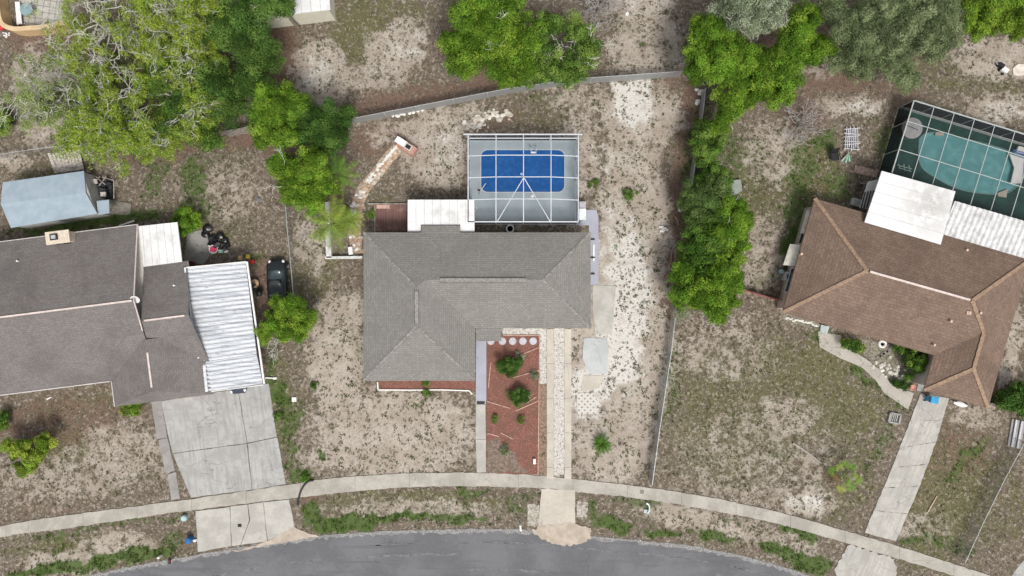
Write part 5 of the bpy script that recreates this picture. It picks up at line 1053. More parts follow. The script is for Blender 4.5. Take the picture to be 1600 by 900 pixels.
def twigs(mb, p, d, L_, r, depth, ends, flat=.35, spread=.75, minz=.8, nch=(2, 3), n_=4, wander=.35):
    """crooked forking limb; ends collects the tips"""
    pts = [p.copy()]; q = p.copy(); dd = d.copy(); seg = 4
    for i in range(seg):
        dd = (dd + Vector((random.gauss(0, wander), random.gauss(0, wander), random.gauss(0, wander * flat)))).normalized(); q = q + dd * L_ / seg
        if q.z < minz: q.z = minz; dd.z = abs(dd.z)
        pts.append(q.copy())
    mb.tube(pts, [r * (1 - .5 * i / seg) for i in range(seg + 1)], n_, cap=False)
    if depth == 0: ends.append(q.copy()); return
    for k in range(random.randint(*nch)):
        j = random.choice((2, 3, 4)) if k else 4
        s_ = Vector((random.gauss(0, spread), random.gauss(0, spread), random.gauss(0, spread * flat))); nd = (dd + s_).normalized()
        twigs(mb, pts[j], nd, L_ * random.uniform(.6, .82), max(.02, r * .64), depth - 1, ends, flat, spread, minz, nch, n_, wander)

GR_BR = leafmat('leaf_bright_green', (.145, .30, .030), (.34, .44, .06))
GR_MD = leafmat('leaf_mid_green', (.10, .22, .035), (.24, .34, .07))
GR_DK = leafmat('leaf_dark_green', (.075, .17, .035), (.17, .27, .06))
GR_YL = leafmat('leaf_yellow_green', (.18, .32, .035), (.42, .49, .08))
GR_OL = leafmat('leaf_grey_olive', (.20, .265, .12), (.34, .39, .21))
GR_PL = leafmat('leaf_pale_sage', (.32, .39, .23), (.47, .52, .37))
GR_SF = leafmat('leaf_soft_green', (.12, .21, .055), (.22, .30, .10))
GR_PY = leafmat('leaf_pale_yellow_green', (.25, .34, .09), (.46, .51, .22))
def tree(name, label, lobes, mat, trunk_px=None, pr=.5, dens=1.0, per=105, L=.135, W_=.075, hue=(.1, .45), group=None, bark=None, cat='tree', seed=0, limbs=True, tr=.16, gap=1.0, sprigs=0, sprig_mat=None):
    lx = np.mean([l[0] for l in lobes]); ly = np.mean([l[1] for l in lobes]); zc = max(l[3] for l in lobes)
    if trunk_px: x, y = at(*trunk_px)
    else: x, y = at(lx, ly, zc)
    t = thing(name, label, cat, xy=(x, y), group=group)
    pf = puffs_for(lobes, pr, dens * gap, hue, seed); leaf_mesh('crown', mat, t, pf, per, L, W_)
    mb = MB(); zt = max(.3, min(l[3] for l in lobes) * .55); limb(mb, (x, y, -.05), (x + .05, y, zt), tr, tr * .75, .08, 4, 7)
    for l in lobes:
        if limbs:
            q = Vector((*at(l[0], l[1], l[3]), l[3] + l[2] * S * .3)); limb(mb, (x + .03, y, zt * .92), q, tr * .55, tr * .15, .2)
    mb.build('trunk', bark or BARK, t)
    if sprigs:
        for _ in range(sprigs):
            mb = MB(); ends = []; l = random.choice(lobes); z = l[3] + l[2] * S * .35; p = Vector((*at(l[0] + random.uniform(-.6, .6) * l[2], l[1] + random.uniform(-.6, .6) * l[2], z), z)); a = random.uniform(0, 6.28)
            twigs(mb, p, Vector((math.cos(a), math.sin(a), .25)), .9, .03, 2, ends, .3, .8, .6)
            mb.build('bare_branch', sprig_mat or BARK_P, t)
    return t

# large open crowned trees, upper left
def open_tree(name, label, trunk, reach, ztop, mat, seed, starts=9, depth=4, leaf_p=.6, hue=(.2, .8), dirs=None, rad=.17, pr=.34, per=40, bark=None, L0=None, puff_extra=()):
    random.seed(seed); x, y = at(*trunk); t = thing(name, label, 'tree', xy=(x, y)); mb = MB(); ends = []
    zt = ztop * .55; limb(mb, (x, y, -.05), (x, y, zt), rad * 1.3, rad, .06, 4, 8)
    R0 = reach * S
    for k in range(starts):
        a = 2 * math.pi * k / starts + random.uniform(-.3, .3)
        if dirs: a, f_ = dirs[k % len(dirs)]; a = R(a); 
        else: f_ = random.uniform(.75, 1.1)
        d = Vector((math.cos(a), math.sin(a), random.uniform(.25, .7))).normalized()
        twigs(mb, Vector((x, y, zt * random.uniform(.85, 1.0))), d, (L0 or R0 * .42) * f_, rad * .62, depth, ends, .28, .55, 2.0)
    o = mb.build('trunk', bark or BARK_P, t, smooth=True)
    rr = random.Random(seed); pf = []
    # leaf sprays in clusters: neighbouring tips share leafiness
    for e in ends:
        v = wob(np.array([e.x * 10 + 900 + seed * 37]), np.array([e.y * 10 + 900]), 7)[0] * .6 + .4 * rr.random()
        if v > 1 - leaf_p - .12:
            for _ in range(2): pf.append((e.x + rr.gauss(0, .22), e.y + rr.gauss(0, .22), e.z - .25 + rr.gauss(0, .12), pr * rr.uniform(.6, 1.2), rr.uniform(*hue), rr.choice((.5, .7, .9, 1.1))))
    pf += list(puff_extra)
    leaf_mesh('crown', mat, t, pf, per * 1.3, .12, .06); return t
open_tree('open_oak', 'sparse pale limbed tree with yellow green sprays nearest the curved tan wall', (212, 75), 100, 7.5, GR_YL, 11, 11, 5, .28, (.35, 1))
open_tree('open_oak', 'sparse pale limbed tree reaching left over the sandy patch below the tan wall', (178, 162), 105, 6.5, GR_PY, 23, 8, 5, .34, (0, .5), dirs=[(150, 1.15), (175, .95), (200, 1.0), (225, .8), (120, .75), (80, .55), (320, .6), (255, .7)])
open_tree('open_oak', 'yellow green open tree with twisting pale limbs, right hand one of the top left group', (325, 70), 95, 8, GR_YL, 31, 10, 5, .4, (.3, .95))
open_tree('open_oak', 'yellow green open tree drooping toward the corrugated panels and the blue shed', (215, 205), 90, 6.5, GR_YL, 47, 9, 5, .44, (.2, .85))
open_tree('open_oak', 'yellow green open tree at the lower right edge of the top left group', (310, 175), 90, 7, GR_YL, 58, 10, 5, .4, (.2, .85))
tree('broadleaf_tree', 'dark green tree below the bare limbs in the top left group', [(245, 125, 26, 4), (275, 95, 30, 4), (265, 195, 30, 3.6), (325, 215, 26, 3.2), (215, 215, 20, 3.2)], GR_MD, pr=.55, per=95, seed=2, dens=.75)
tree('broadleaf_tree', 'tall dense dark green tree left of the cream shed', [(385, 60, 42, 5), (415, 90, 30, 4.5), (395, 120, 36, 4.6), (350, 40, 38, 5), (365, 160, 30, 4), (400, 10, 34, 5), (330, 130, 36, 4.5), (290, 150, 28, 4)], GR_DK, pr=.55, per=95, seed=3, hue=(.3, .9), dens=.95)
tree('broadleaf_tree', 'small green tree touching the roof of the cream shed', [(420, 8, 20, 5.2), (448, 12, 12, 5.3), (436, 0, 14, 5.3)], GR_DK, seed=4, pr=.4, hue=(.4, .8), sprigs=3)
tree('broadleaf_tree', 'bright green rounded tree at the left end of the back fence', [(425, 165, 30, 5), (408, 205, 24, 4.6), (440, 205, 26, 4.8), (412, 182, 24, 5), (455, 160, 24, 4.6)], GR_BR, seed=5, pr=.45, hue=(0, .35))
tree('broadleaf_tree', 'dark green tree against the left end of the back fence', [(500, 190, 30, 4.4), (525, 205, 24, 4), (480, 205, 26, 4.3), (510, 225, 22, 3.8), (468, 172, 20, 4.2), (540, 180, 12, 3.5)], GR_DK, seed=6, pr=.5, hue=(.1, .5))
tree('broadleaf_tree', 'bright green tree above the fan palms left of the stone path', [(455, 265, 28, 4.6), (485, 255, 28, 4.8), (500, 285, 24, 4.4), (470, 300, 28, 4.3), (435, 260, 16, 4.2), (490, 315, 18, 4), (450, 290, 22, 4.4)], GR_BR, seed=7, pr=.45, hue=(0, .45), sprigs=3)
tree('broadleaf_tree', 'large bright green tree above the back fence, left half of the top middle clump', [(730, 60, 36, 5.6), (725, 95, 32, 5.2), (760, 40, 34, 6), (775, 85, 36, 5.8), (745, 15, 34, 5.8), (790, 15, 36, 6.2), (795, 115, 22, 5), (815, 60, 34, 6), (705, 70, 16, 5), (820, 95, 26, 5.4)], GR_BR, seed=8, pr=.5, hue=(0, .4), dens=.9, sprigs=4)
tree('broadleaf_tree', 'green tree with bare grey twigs, right half of the top middle clump', [(850, 80, 26, 5), (870, 105, 22, 4.6), (905, 95, 26, 4.4), (905, 50, 26, 4.4), (925, 75, 18, 4.2), (855, 40, 24, 5.2), (890, 115, 20, 4), (835, 115, 22, 4.4)], GR_MD, seed=9, pr=.45, hue=(.3, .9), dens=.6, sprigs=14)
# bare grey shrub
def bare_shrub(label, px, py, rp, zt=2.2, k=16, seed=0, mat=None, depth=3, flat=.4):
    random.seed(seed); x, y = at(px, py, 0); t = thing('bare_shrub', label, 'shrub', xy=(x, y)); mb = MB(); ends = []
    for i in range(k): a = 2 * math.pi * i / k + random.uniform(-.2, .2); twigs(mb, Vector((x, y, .1)), Vector((math.cos(a), math.sin(a), random.uniform(.3, .9))).normalized(), rp * S * .45, .035, depth, ends, flat, .5, .1)
    mb.build('branches', mat or BARK_P, t); return t
GREYTW = M('grey_twig', (.34, .32, .31), .95, .2, 5)
bare_shrub('leafless grey shrub at the top edge right of the top middle trees', 935, 10, 55, seed=3, mat=GREYTW)
bare_shrub('leafless tangle of grey brush on the ground below the dark green tree mass', 1245, 195, 45, seed=4, mat=GREYTW, k=12, depth=3, flat=.15)
bare_shrub('leafless grey twigs beside the light green tree and the ribbed carport', 432, 540, 28, seed=5, mat=BARK_P, k=9)
# right group
tree('broadleaf_tree', 'bright green tree at the right end of the back fence', [(1105, 45, 26, 5), (1095, 80, 26, 5), (1115, 105, 30, 5.2), (1140, 85, 28, 5.2), (1090, 110, 18, 4.6), (1130, 40, 22, 5), (1130, 60, 26, 5.2)], GR_BR, seed=10, pr=.45, hue=(0, .25))
tree('broadleaf_tree', 'green tree leaning over the top of the side fence', [(1160, 120, 26, 4.8), (1140, 150, 26, 4.2), (1165, 155, 18, 4), (1190, 100, 26, 4.6), (1135, 178, 16, 3.6), (1150, 170, 14, 3.6), (1178, 140, 22, 4.4), (1125, 195, 14, 3), (1165, 90, 26, 4.8)], GR_BR, seed=12, pr=.45, hue=(0, .45), dens=.85)
tree('broadleaf_tree', 'bright green billowing tree above the bare brush pile', [(1215, 145, 26, 4.8), (1225, 110, 30, 5.2), (1200, 130, 24, 4.6), (1245, 55, 30, 5.8), (1262, 25, 26, 5.6), (1275, 80, 26, 5.2), (1290, 75, 18, 4.8), (1235, 80, 30, 5.6)], GR_BR, seed=13, pr=.48, hue=(0, .35))
t = tree('sage_tree', 'pale sage green airy tree with a forked pale trunk at the top right', [(1140, 12, 30, 5.8), (1170, 30, 30, 6.2), (1200, 25, 26, 6), (1165, 5, 30, 6.2), (1205, 5, 26, 6)], GR_PL, trunk_px=(1158, 85), seed=14, pr=.42, dens=.8, per=85, L=.11, W_=.06, hue=(0, .6), bark=BARK_P, tr=.2, sprigs=6)
tree('oak_tree', 'grey olive fine leaved tree, left one of the three at the top right', [(1325, 40, 34, 5.4), (1310, 85, 30, 4.8), (1345, 100, 26, 4.6), (1300, 15, 26, 5.2), (1350, 60, 32, 5.6), (1360, 20, 30, 5.8)], GR_OL, seed=15, pr=.42, dens=1.0, per=95, L=.12, W_=.055, hue=(0, .5))
tree('oak_tree', 'grey olive fine leaved tree, tallest middle one of the three at the top right', [(1400, 40, 38, 6), (1380, 70, 30, 5.6), (1430, 60, 34, 5.8), (1405, 90, 30, 5), (1410, 118, 22, 4.4), (1440, 20, 34, 6), (1395, 10, 34, 6), (1420, 125, 16, 4)], GR_OL, seed=16, pr=.42, dens=1.0, per=95, L=.12, W_=.055, hue=(.1, .6))
tree('oak_tree', 'grey olive fine leaved tree, right one of the three at the top right', [(1465, 35, 32, 5.4), (1480, 55, 24, 5), (1455, 75, 24, 4.8), (1490, 30, 20, 5), (1475, 10, 28, 5.4)], GR_OL, seed=17, pr=.42, dens=1.0, per=95, L=.12, W_=.055, hue=(.2, .8))
tree('broadleaf_tree', 'yellow green tree in the top right corner, left one', [(1505, 20, 22, 4.6), (1530, 40, 22, 4.4), (1520, 10, 24, 4.6), (1545, 20, 24, 4.8)], GR_YL, seed=18, pr=.45, hue=(0, .25))
tree('broadleaf_tree', 'yellow green tree in the top right corner, right one', [(1570, 25, 24, 4.6), (1595, 15, 26, 4.8), (1585, 45, 20, 4.2), (1625, 30, 30, 4.6), (1560, 5, 22, 4.6)], GR_YL, seed=19, pr=.45, hue=(0, .2), dens=.85)
# hedge row between the lots
tree('overgrown_bush', 'narrow green bush along the upper part of the side fence', [(1105, 205, 18, 2.4), (1100, 240, 20, 2.6), (1110, 265, 18, 2.4), (1095, 222, 16, 2.4), (1118, 228, 14, 2)], GR_MD, seed=20, pr=.4, hue=(.2, .8), cat='bush')
tree('overgrown_bush', 'greyish green feathery bush in the middle of the side fence row', [(1090, 305, 26, 3), (1120, 295, 22, 3), (1105, 325, 26, 3.2), (1075, 320, 16, 2.6), (1130, 320, 18, 3), (1085, 340, 20, 2.8)], GR_SF, seed=21, pr=.4, per=80, L=.13, W_=.06, hue=(.1, .5), cat='bush', sprigs=4)
tree('overgrown_bush', 'mid green bush filling the row between the narrow bush and the greyish bush', [(1108, 285, 16, 2.2), (1120, 275, 14, 2.2), (1128, 290, 14, 2.2), (1098, 282, 14, 2)], GR_MD, seed=71, pr=.4, hue=(.1, .6), cat='bush')
tree('overgrown_bush', 'bright green bush at the right side of the side fence row', [(1145, 335, 26, 3.4), (1135, 365, 26, 3.4), (1155, 350, 20, 3.2), (1140, 395, 24, 3.4), (1150, 320, 14, 3), (1150, 375, 20, 3.2)], GR_BR, seed=22, pr=.42, hue=(0, .3), cat='bush')
tree('overgrown_bush', 'dark green bush in the shaded middle of the side fence row', [(1090, 370, 24, 2.8), (1080, 400, 22, 2.8), (1105, 390, 22, 3), (1100, 420, 24, 3), (1118, 345, 22, 3), (1115, 372, 24, 3.1), (1118, 400, 24, 3.1), (1070, 420, 18, 2.6)], GR_MD, seed=23, pr=.42, hue=(0, .35), cat='bush', sprigs=2)
tree('overgrown_bush', 'large bright green bush at the lower end of the side fence row', [(1070, 435, 22, 3), (1075, 460, 24, 3.2), (1100, 455, 26, 3.6), (1130, 430, 26, 3.6), (1135, 460, 24, 3.6), (1115, 480, 20, 3.4), (1060, 462, 14, 2.8), (1125, 490, 12, 3), (1140, 440, 18, 3.4)], GR_BR, seed=24, pr=.45, hue=(0, .3), cat='bush', sprigs=2)
tree('overgrown_bush', 'thin pale wispy bush below the lower end of the side fence row', [(1062, 490, 12, 1.4), (1072, 482, 10, 1.6)], GR_PL, seed=25, pr=.3, per=30, dens=.6, cat='bush', L=.09, W_=.04)
# single bushes
tree('round_bush', 'round bright green bush between the white patio roof and the trash bags', [(287, 338, 14, 1.2), (298, 345, 14, 1.2), (290, 352, 13, 1.1), (278, 344, 10, 1), (305, 348, 10, 1)], GR_BR, seed=26, pr=.3, per=60, L=.13, hue=(0, .15), cat='bush', tr=.05)
tree('broadleaf_tree', 'light green small tree between the carport and the parked black car', [(440, 482, 20, 3), (460, 480, 18, 3), (455, 505, 20, 3), (468, 518, 16, 2.8), (425, 505, 16, 2.6), (415, 520, 12, 2.4), (480, 495, 14, 2.8), (445, 520, 12, 2.6)], GR_BR, seed=27, pr=.4, hue=(.15, .45), tr=.1)
tree('young_tree', 'small yellow green tree alone on the lower left front lawn', [(22, 702, 14, 2), (38, 700, 14, 2.2), (48, 720, 14, 2), (38, 730, 12, 1.8), (65, 690, 14, 2), (80, 692, 8, 1.8), (14, 698, 8, 1.8), (60, 712, 10, 1.9)], GR_YL, seed=28, pr=.32, hue=(.3, .8), tr=.06, dens=.9)
tree('round_bush', 'small yellow green bush against the front wall of the left house', [(197, 639, 9, .9), (208, 638, 10, .9), (214, 641, 7, .8)], GR_YL, seed=29, pr=.22, per=40, L=.1, hue=(0, .3), cat='bush', tr=.04)
tree('round_bush', 'green bush cut by the left edge of the photo above the blue shed', [(2, 190, 16, 1.4), (8, 200, 10, 1.2), (6, 178, 10, 1.2)], GR_MD, seed=30, pr=.3, hue=(.6, 1), cat='bush', tr=.05)
tree('round_bush', 'green bush cut by the left edge of the photo below the left house', [(2, 652, 10, .9), (5, 662, 8, .8)], GR_MD, seed=31, pr=.25, hue=(.6, 1), cat='bush', tr=.04)
tree('round_bush', 'dark green spiky shrub, upper one in the red mulch bed', [(791, 569, 12, .7), (802, 571, 12, .7), (797, 579, 10, .6), (811, 567, 7, .5), (783, 575, 6, .5)], GR_DK, seed=32, pr=.26, per=70, L=.16, W_=.04, hue=(0, .35), cat='shrub', tr=.04)
tree('round_bush', 'round dark green shrub, lower one in the red mulch bed', [(812, 613, 10, .7), (809, 623, 10, .7), (817, 620, 10, .7)], GR_DK, seed=33, pr=.24, per=80, L=.13, W_=.04, hue=(.1, .5), cat='shrub', tr=.04)
for i, (px, py, r_, m_, lab) in enumerate(((773, 655, 6, GR_MD, 'small strappy yellow green plant at the left of the lower mulch bed'), (815, 656, 7, GR_MD, 'small light green plant near the middle of the lower mulch bed'), (836, 588, 8, GR_PL, 'sparse pale green plant at the right edge of the mulch bed'), (796, 618, 8, GR_DK, 'low dark plant left of the round mulch bed shrub'), (826, 618, 7, GR_OL, 'low grey green plant right of the round mulch bed shrub'), (788, 703, 9, GR_OL, 'faded patchy plant at the bottom of the mulch bed'), (812, 555, 8, GR_PL, 'pale flowering plant touching the upper mulch bed shrub'))):
    tree('small_plant', lab, [(px, py, r_, .25)], m_, seed=40 + i, pr=.16, per=30, L=.13, W_=.03, dens=.6, hue=(.2, .9), cat='plant', tr=.015)
tree('round_bush', 'green clipped bush left end of the right house front garden', [(1322, 536, 8, .8), (1334, 538, 9, .8), (1342, 544, 7, .7)], GR_MD, seed=50, pr=.24, per=50, L=.11, hue=(.2, .7), cat='bush', tr=.04)
tree('round_bush', 'large dark green bush in the inner corner of the right house front garden', [(1425, 555, 13, 1), (1440, 560, 13, 1.1), (1432, 572, 12, 1), (1418, 568, 8, .8), (1443, 548, 8, .9), (1420, 585, 7, .6), (1405, 545, 8, .6)], GR_MD, seed=51, pr=.28, per=60, L=.13, hue=(0, .5), cat='bush', tr=.05)
tree('round_bush', 'dark low bush near the garden pot at the right driveway', [(1412, 602, 9, .5), (1402, 598, 6, .4)], GR_DK, seed=52, pr=.2, per=40, L=.1, cat='bush', tr=.03)
tree('round_bush', 'dark green bush below the lower right corner of the right house', [(1572, 628, 16, 1.4), (1590, 622, 16, 1.5), (1600, 636, 14, 1.4), (1560, 622, 9, 1), (1592, 606, 12, 1.4), (1610, 615, 14, 1.5)], GR_DK, seed=53, pr=.32, per=60, hue=(0, .4), cat='bush', tr=.06)
for i, (px, py, r_, lab) in enumerate(((665, 598, 6, 'sparse dark grassy plant in the narrow mulch bed'), (666, 614, 7, 'green grassy clump just below the narrow mulch bed'), (491, 602, 7, 'small green clump in the sand between driveway and grey roofed house'), (435, 651, 8, 'low olive plant on the edge of the left driveway'), (580, 335, 7, 'dark weedy plant beside the stone path and the brown deck'), (928, 288, 8, 'dark olive weed clump right of the blue pool cage'), (984, 304, 12, 'flat olive weed clump in the sand right of the pool cage'), (477, 746, 8, 'green weed clump where the black tube meets the pavement'), (1500, 562, 7, 'x'))):
    if lab == 'x': continue
    tree('weed_clump', lab, [(px, py, r_, .15)], GR_MD, seed=60 + i, pr=.15, per=30, L=.14, W_=.03, dens=.8, hue=(.2, .8), cat='plant', tr=.01, limbs=False)

# palms ---------------------------------------------------------------
def frond_mesh(mb, base, a, L_, droop, rise, lw, nl=22, side_len=.55, ang=.9):
    """pinnate frond"""
    pts = []
    for i in range(9):
        s_ = i / 8; pts.append(Vector((base[0] + math.cos(a) * L_ * s_, base[1] + math.sin(a) * L_ * s_, base[2] + rise * s_ - droop * s_ * s_)))
    mb.tube(pts, [.022 * (1 - .8 * i / 8) for i in range(9)], 4, cap=False); out = []
    d2 = Vector((math.cos(a), math.sin(a), 0)); sd_ = Vector((-d2.y, d2.x, 0))
    for i in range(nl):
        s_ = .12 + .86 * i / (nl - 1); k = s_ * 8; j = min(7, int(k)); p = pts[j].lerp(pts[j + 1], k - j); ll = side_len * math.sin(math.pi * min(1, s_ * .85 + .15)) * random.uniform(.85, 1.1) + .06
        for sg in (-1, 1):
            dd = (sd_ * sg * math.sin(ang) + d2 * math.cos(ang) + Vector((0, 0, random.uniform(-.45, -.05)))).normalized(); w_ = d2 * lw
            mb.face([p - w_, p + w_, p + dd * ll * .6 + w_ * .7, p + dd * ll, p + dd * ll * .6 - w_ * .7])
def tintmesh(o, lo=.5, hi=1.1, hue=.3):
    me = o.data; m = len(me.polygons); a = me.attributes.new('tint', 'FLOAT', 'FACE'); a.data.foreach_set('value', rng.uniform(lo, hi, m).astype(np.float32)); a = me.attributes.new('hue', 'FLOAT', 'FACE'); a.data.foreach_set('value', np.clip(rng.normal(hue, .12, m), 0, 1).astype(np.float32)); return o
def palm(name, label, px, py, z, L_, n_, mat, hue=.3, droop=1.1, rise=.5, lw=.022, side=.5, trunk_r=.14, nl=22, lean=None, rings=1):
    x, y = at(px, py, z); t = thing(name, label, 'palm', xy=(x, y))
    mb = MB(); limb(mb, (x, y, -.02), (x, y, z), trunk_r, trunk_r * .8, .03, 5, 8); mb.build('trunk', BARK, t)
    for i in range(n_):
        mb = MB(); a = 2 * math.pi * i / n_ + random.uniform(-.18, .18); k = 1 - .28 * (i % 3 == 2); frond_mesh(mb, (x, y, z), a, L_ * k * random.uniform(.85, 1.05), droop * random.uniform(.7, 1.2) * k, rise + .35 * (i % 3), lw, nl, side)
        tintmesh(mb.build('frond', mat, t), hue=hue + random.uniform(-.15, .25))
    return t
PALM = leafmat('palm_green', (.11, .23, .04), (.40, .44, .08)); SAGO = leafmat('sago_green', (.06, .17, .02), (.16, .30, .04))
palm('feather_palm', 'dark feathery palm beside the bright green tree and the stone path', 528, 272, 3.2, 2.0, 13, PALM, .1, lw=.025)
palm('feather_palm', 'bright feathery palm arching over the white planter wall left of the stone path', 518, 348, 3.4, 2.5, 16, PALM, .35, lw=.028, side=.6)
palm('feather_palm', 'small yellowing feathery palm beside the lower end of the stone path', 543, 345, 2.3, 1.5, 11, PALM, .6, lw=.024, side=.4)
palm('sago_palm', 'small round dark green sago palm in the sand beside the driveway strips', 940, 694, .35, 1.0, 30, SAGO, .35, droop=.35, rise=.3, lw=.012, side=.13, trunk_r=.13, nl=24)
x, y = at(940, 694, .4); 
# fan palm
def fan_palm(label, px, py, z):
    x, y = at(px, py, z); t = thing('fan_palm', label, 'palm', xy=(x, y)); mb = MB(); limb(mb, (x, y, 0), (x, y, z), .16, .12, .03, 4, 8); mb.build('trunk', BARK, t)
    cx0, cy0 = at(1314, 746, z); x, y = x, y
    spec = [(1302, 736, .9, .1), (1320, 727, 1.0, .2), (1332, 731, .85, .1), (1340, 750, .95, .25), (1330, 761, .9, .1), (1314, 763, .85, .75), (1333, 742, .6, .4), (1322, 752, .75, .15), (1309, 729, .6, .55)]
    for i, (fx, fy, k, hu) in enumerate(spec):
        hp = Vector((*at(fx, fy, z), z + .3 - .22 * (i < 6))); mb = MB(); mb.tube([(x, y, z - .05), ((x + hp.x) / 2, (y + hp.y) / 2, z + .25), hp], .02, 5); a = math.atan2(hp.y - y, hp.x - x)
        nb = 22
        for j in range(nb):
            b = a + R(-135 + 270 * j / (nb - 1)); Lf = .62 * k * (1 - .2 * abs(j / (nb - 1) - .5)) * random.uniform(.9, 1.1); dd = Vector((math.cos(b), math.sin(b), -.25 + .18 * (j % 2))); sd_ = Vector((-dd.y, dd.x, 0)).normalized() * .026
            mb.face([hp, hp + dd * Lf * .55 + sd_, hp + dd * Lf, hp + dd * Lf * .55 - sd_])
        tintmesh(mb.build('frond', GR_BRP, t), .45, 1.2, hu)
    mb = MB()
    for i in range(9): a = R(150 + i * 16); mb.tube([(x, y, z * .7), (x + math.cos(a) * .5, y + math.sin(a) * .5, z * .5), (x + math.cos(a) * 1.1, y + math.sin(a) * 1.1, .1)], [.05, .04, .03], 4)
    mb.build('dead_frond', M('dead_frond', (.26, .17, .09), .95, .3, 5), t); return t
GR_BRP = leafmat('fan_green', (.14, .29, .05), (.42, .42, .09))
fan_palm('fan palm with bright pleated leaves alone on the right front lawn', 1316, 747, 1.3)

# ------------------------------------------------------------------ fences
def lattice(name, c, fac):
    n = N(name); n.done(c, .6, .2); n.b.inputs['Alpha'].default_value = fac; return n.m
CHAIN = lattice('chain_link', (.36, .365, .365), .78)
def fence(label, pts, h=1.5, mat=None, post=3.0, name='chain_link_fence', rail=True, rm=None):
    P_ = [Vector((*at(x, y, h), 0)) for x, y in pts]; c = sum(P_, Vector()) / len(P_); t = thing(name, label, 'fence', xy=(c.x, c.y)); mb = MB(); rl = MB()
    for a, b in zip(P_[:-1], P_[1:]):
        mb.face([(a.x, a.y, .02), (b.x, b.y, .02), (b.x, b.y, h - .02), (a.x, a.y, h - .02)]); rl.tube([(a.x, a.y, h), (b.x, b.y, h)], .028, 6)
    mb.build('mesh', mat or CHAIN, t)
    if rail: rl.build('top_rail', rm or GALV, t)
    tot = 0; nxt = 0
    for a, b in zip(P_[:-1], P_[1:]):
        L_ = (b - a).length; d = nxt
        while d <= L_: q = a.lerp(b, d / L_); MB().tube([(q.x, q.y, -.02), (q.x, q.y, h + .08)], .035, 6).build('post', rm or GALV, t); d += post
        nxt = d - L_
    return t
fence('grey back fence running from the dark green tree to the right hand trees', [(545, 186), (690, 158), (800, 137), (900, 123), (1000, 116), (1068, 111)], 1.65)
fence('thin side fence at the upper part of the overgrown bush row', [(1103, 138), (1098, 180), (1094, 215), (1086, 260), (1080, 300)], 1.4)
fence('grey side fence from the overgrown bushes down to the pavement', [(1055, 498), (1049, 550), (1040, 610), (1031, 670), (1019, 758)], 1.5)
fence('thin fence between the left yard and the grey roofed house', [(445, 300), (448, 350), (453, 400), (459, 470)], 1.3, lattice('thin_mesh', (.36, .35, .33), .25))
fence('thin wire fence at the left edge above the corrugated panels', [(-60, 250), (60, 232), (128, 224)], 1.3, lattice('thin_mesh2', (.36, .35, .33), .15))
fence('low red painted fence left of the right house', [(1153, 450), (1180, 458), (1222, 470)], .9, M('red_fence', (.34, .10, .09), .8, .2, 3), 1.5, 'low_fence', True, M('red_fence', (.34, .10, .09)))
fence('brown fence from the lower corner of the right house to the right edge', [(1549, 630), (1580, 641), (1640, 662)], 1.2, M('brown_fence', (.25, .18, .14), .9, .2, 3), 2, 'low_fence', True, WOOD)
# wooden fence section
t = thing('wooden_fence', 'short weathered board fence between the top left trees and the dark green tree', 'fence', 375, 210)
for i in range(9): x = 347 + i * 5; MB().prism(pl([(x, 206 - i * .9), (x + 4.3, 205.2 - i * .9), (x + 4.3, 206.2 - i * .9), (x, 207 - i * .9)], 1.6), 0, 1.75 + random.uniform(-.06, .06)).build('board', WOOD, t)
# white planter walls
t = thing('planter_wall', 'low white masonry planter wall around the palm bed', 'garden wall', 540, 402)
mb = MB()
for a, b, w_ in (((512, 316), (513, 345), .38), ((513, 345), (514, 385), .4), ((514, 385), (515, 403), .45), ((509, 403), (567, 402), .22)): mb.beam(P3(*a, .25), P3(*b, .25), w_, .52)
mb.build('wall_body', M('white_masonry', (.62, .62, .60), .85, .15, 4, dirt=(.3, .3, .28), dirt_amt=.5), t)
MB().beam(P3(547.5, 386, .2), P3(549, 398, .2), .36, .38).build('pillar', WHITE, t)
# drive edging in mulch
TIM = M('edging_timber', (.50, .34, .27), .9, .25, 4)
ed = [((767, 566), (763, 606)), ((761, 627), (797, 638)), ((782, 676), (801, 686)), ((762, 677), (780, 682)), ((800, 560), (842, 543)), ((802, 590), (842, 579)), ((806, 642), (842, 626)), ((822, 630), (838, 620))]
for i, (a, b) in enumerate(ed):
    x, y = at(*a); o = MB().beam(P3(*a, .07), P3(*b, .07), .07, .07).build('edging_timber', TIM); tag(o, 'thin pale edging timber in the red mulch bed, ' + ('upright one left of the upper shrub', 'sloping one left of the lower shrub', 'lower right sloping piece', 'short one beside the strappy plant', 'one above the upper shrub', 'one just below the upper shrub', 'long one below the lower shrub', 'shortest one right of the lower shrub')[i], 'timber', 'edging timbers in the red mulch bed')
mb = MB(); mb.beam(P3(786, 524, .06), P3(843, 524, .06), .08, .12); mb.beam(P3(843, 524, .06), P3(840.5, 741, .06), .06, .1); tag(mb.build('bed_edging', TIM), 'pale edging along the top and right side of the large mulch bed', 'edging')
ST = M('stepping_stone_paint', (.48, .47, .52), .85, .1, 4)
for i, (x, nm) in enumerate(((767, 'first and leftmost'), (785, 'second'), (801, 'third and middle'), (817, 'fourth'), (833, 'fifth and rightmost'))):
    xx, yy = at(x, 533); o = MB().cyl(xx, yy, .035, .075, .33, .32, 24).build('stepping_stone', ST, bevel=.006); tag(o, 'round pale stepping stone at the top of the mulch bed, %s of five' % nm, 'stepping stone', 'round stepping stones across the mulch bed')
tag(MB().box(*at(833, 0)[:1], at(837, 0)[0], at(0, 724)[1], at(0, 716)[1], .04, .3).build('garden_light', WHITE, bevel=.01), 'small white garden ornament at the bottom right of the mulch bed', 'ornament')
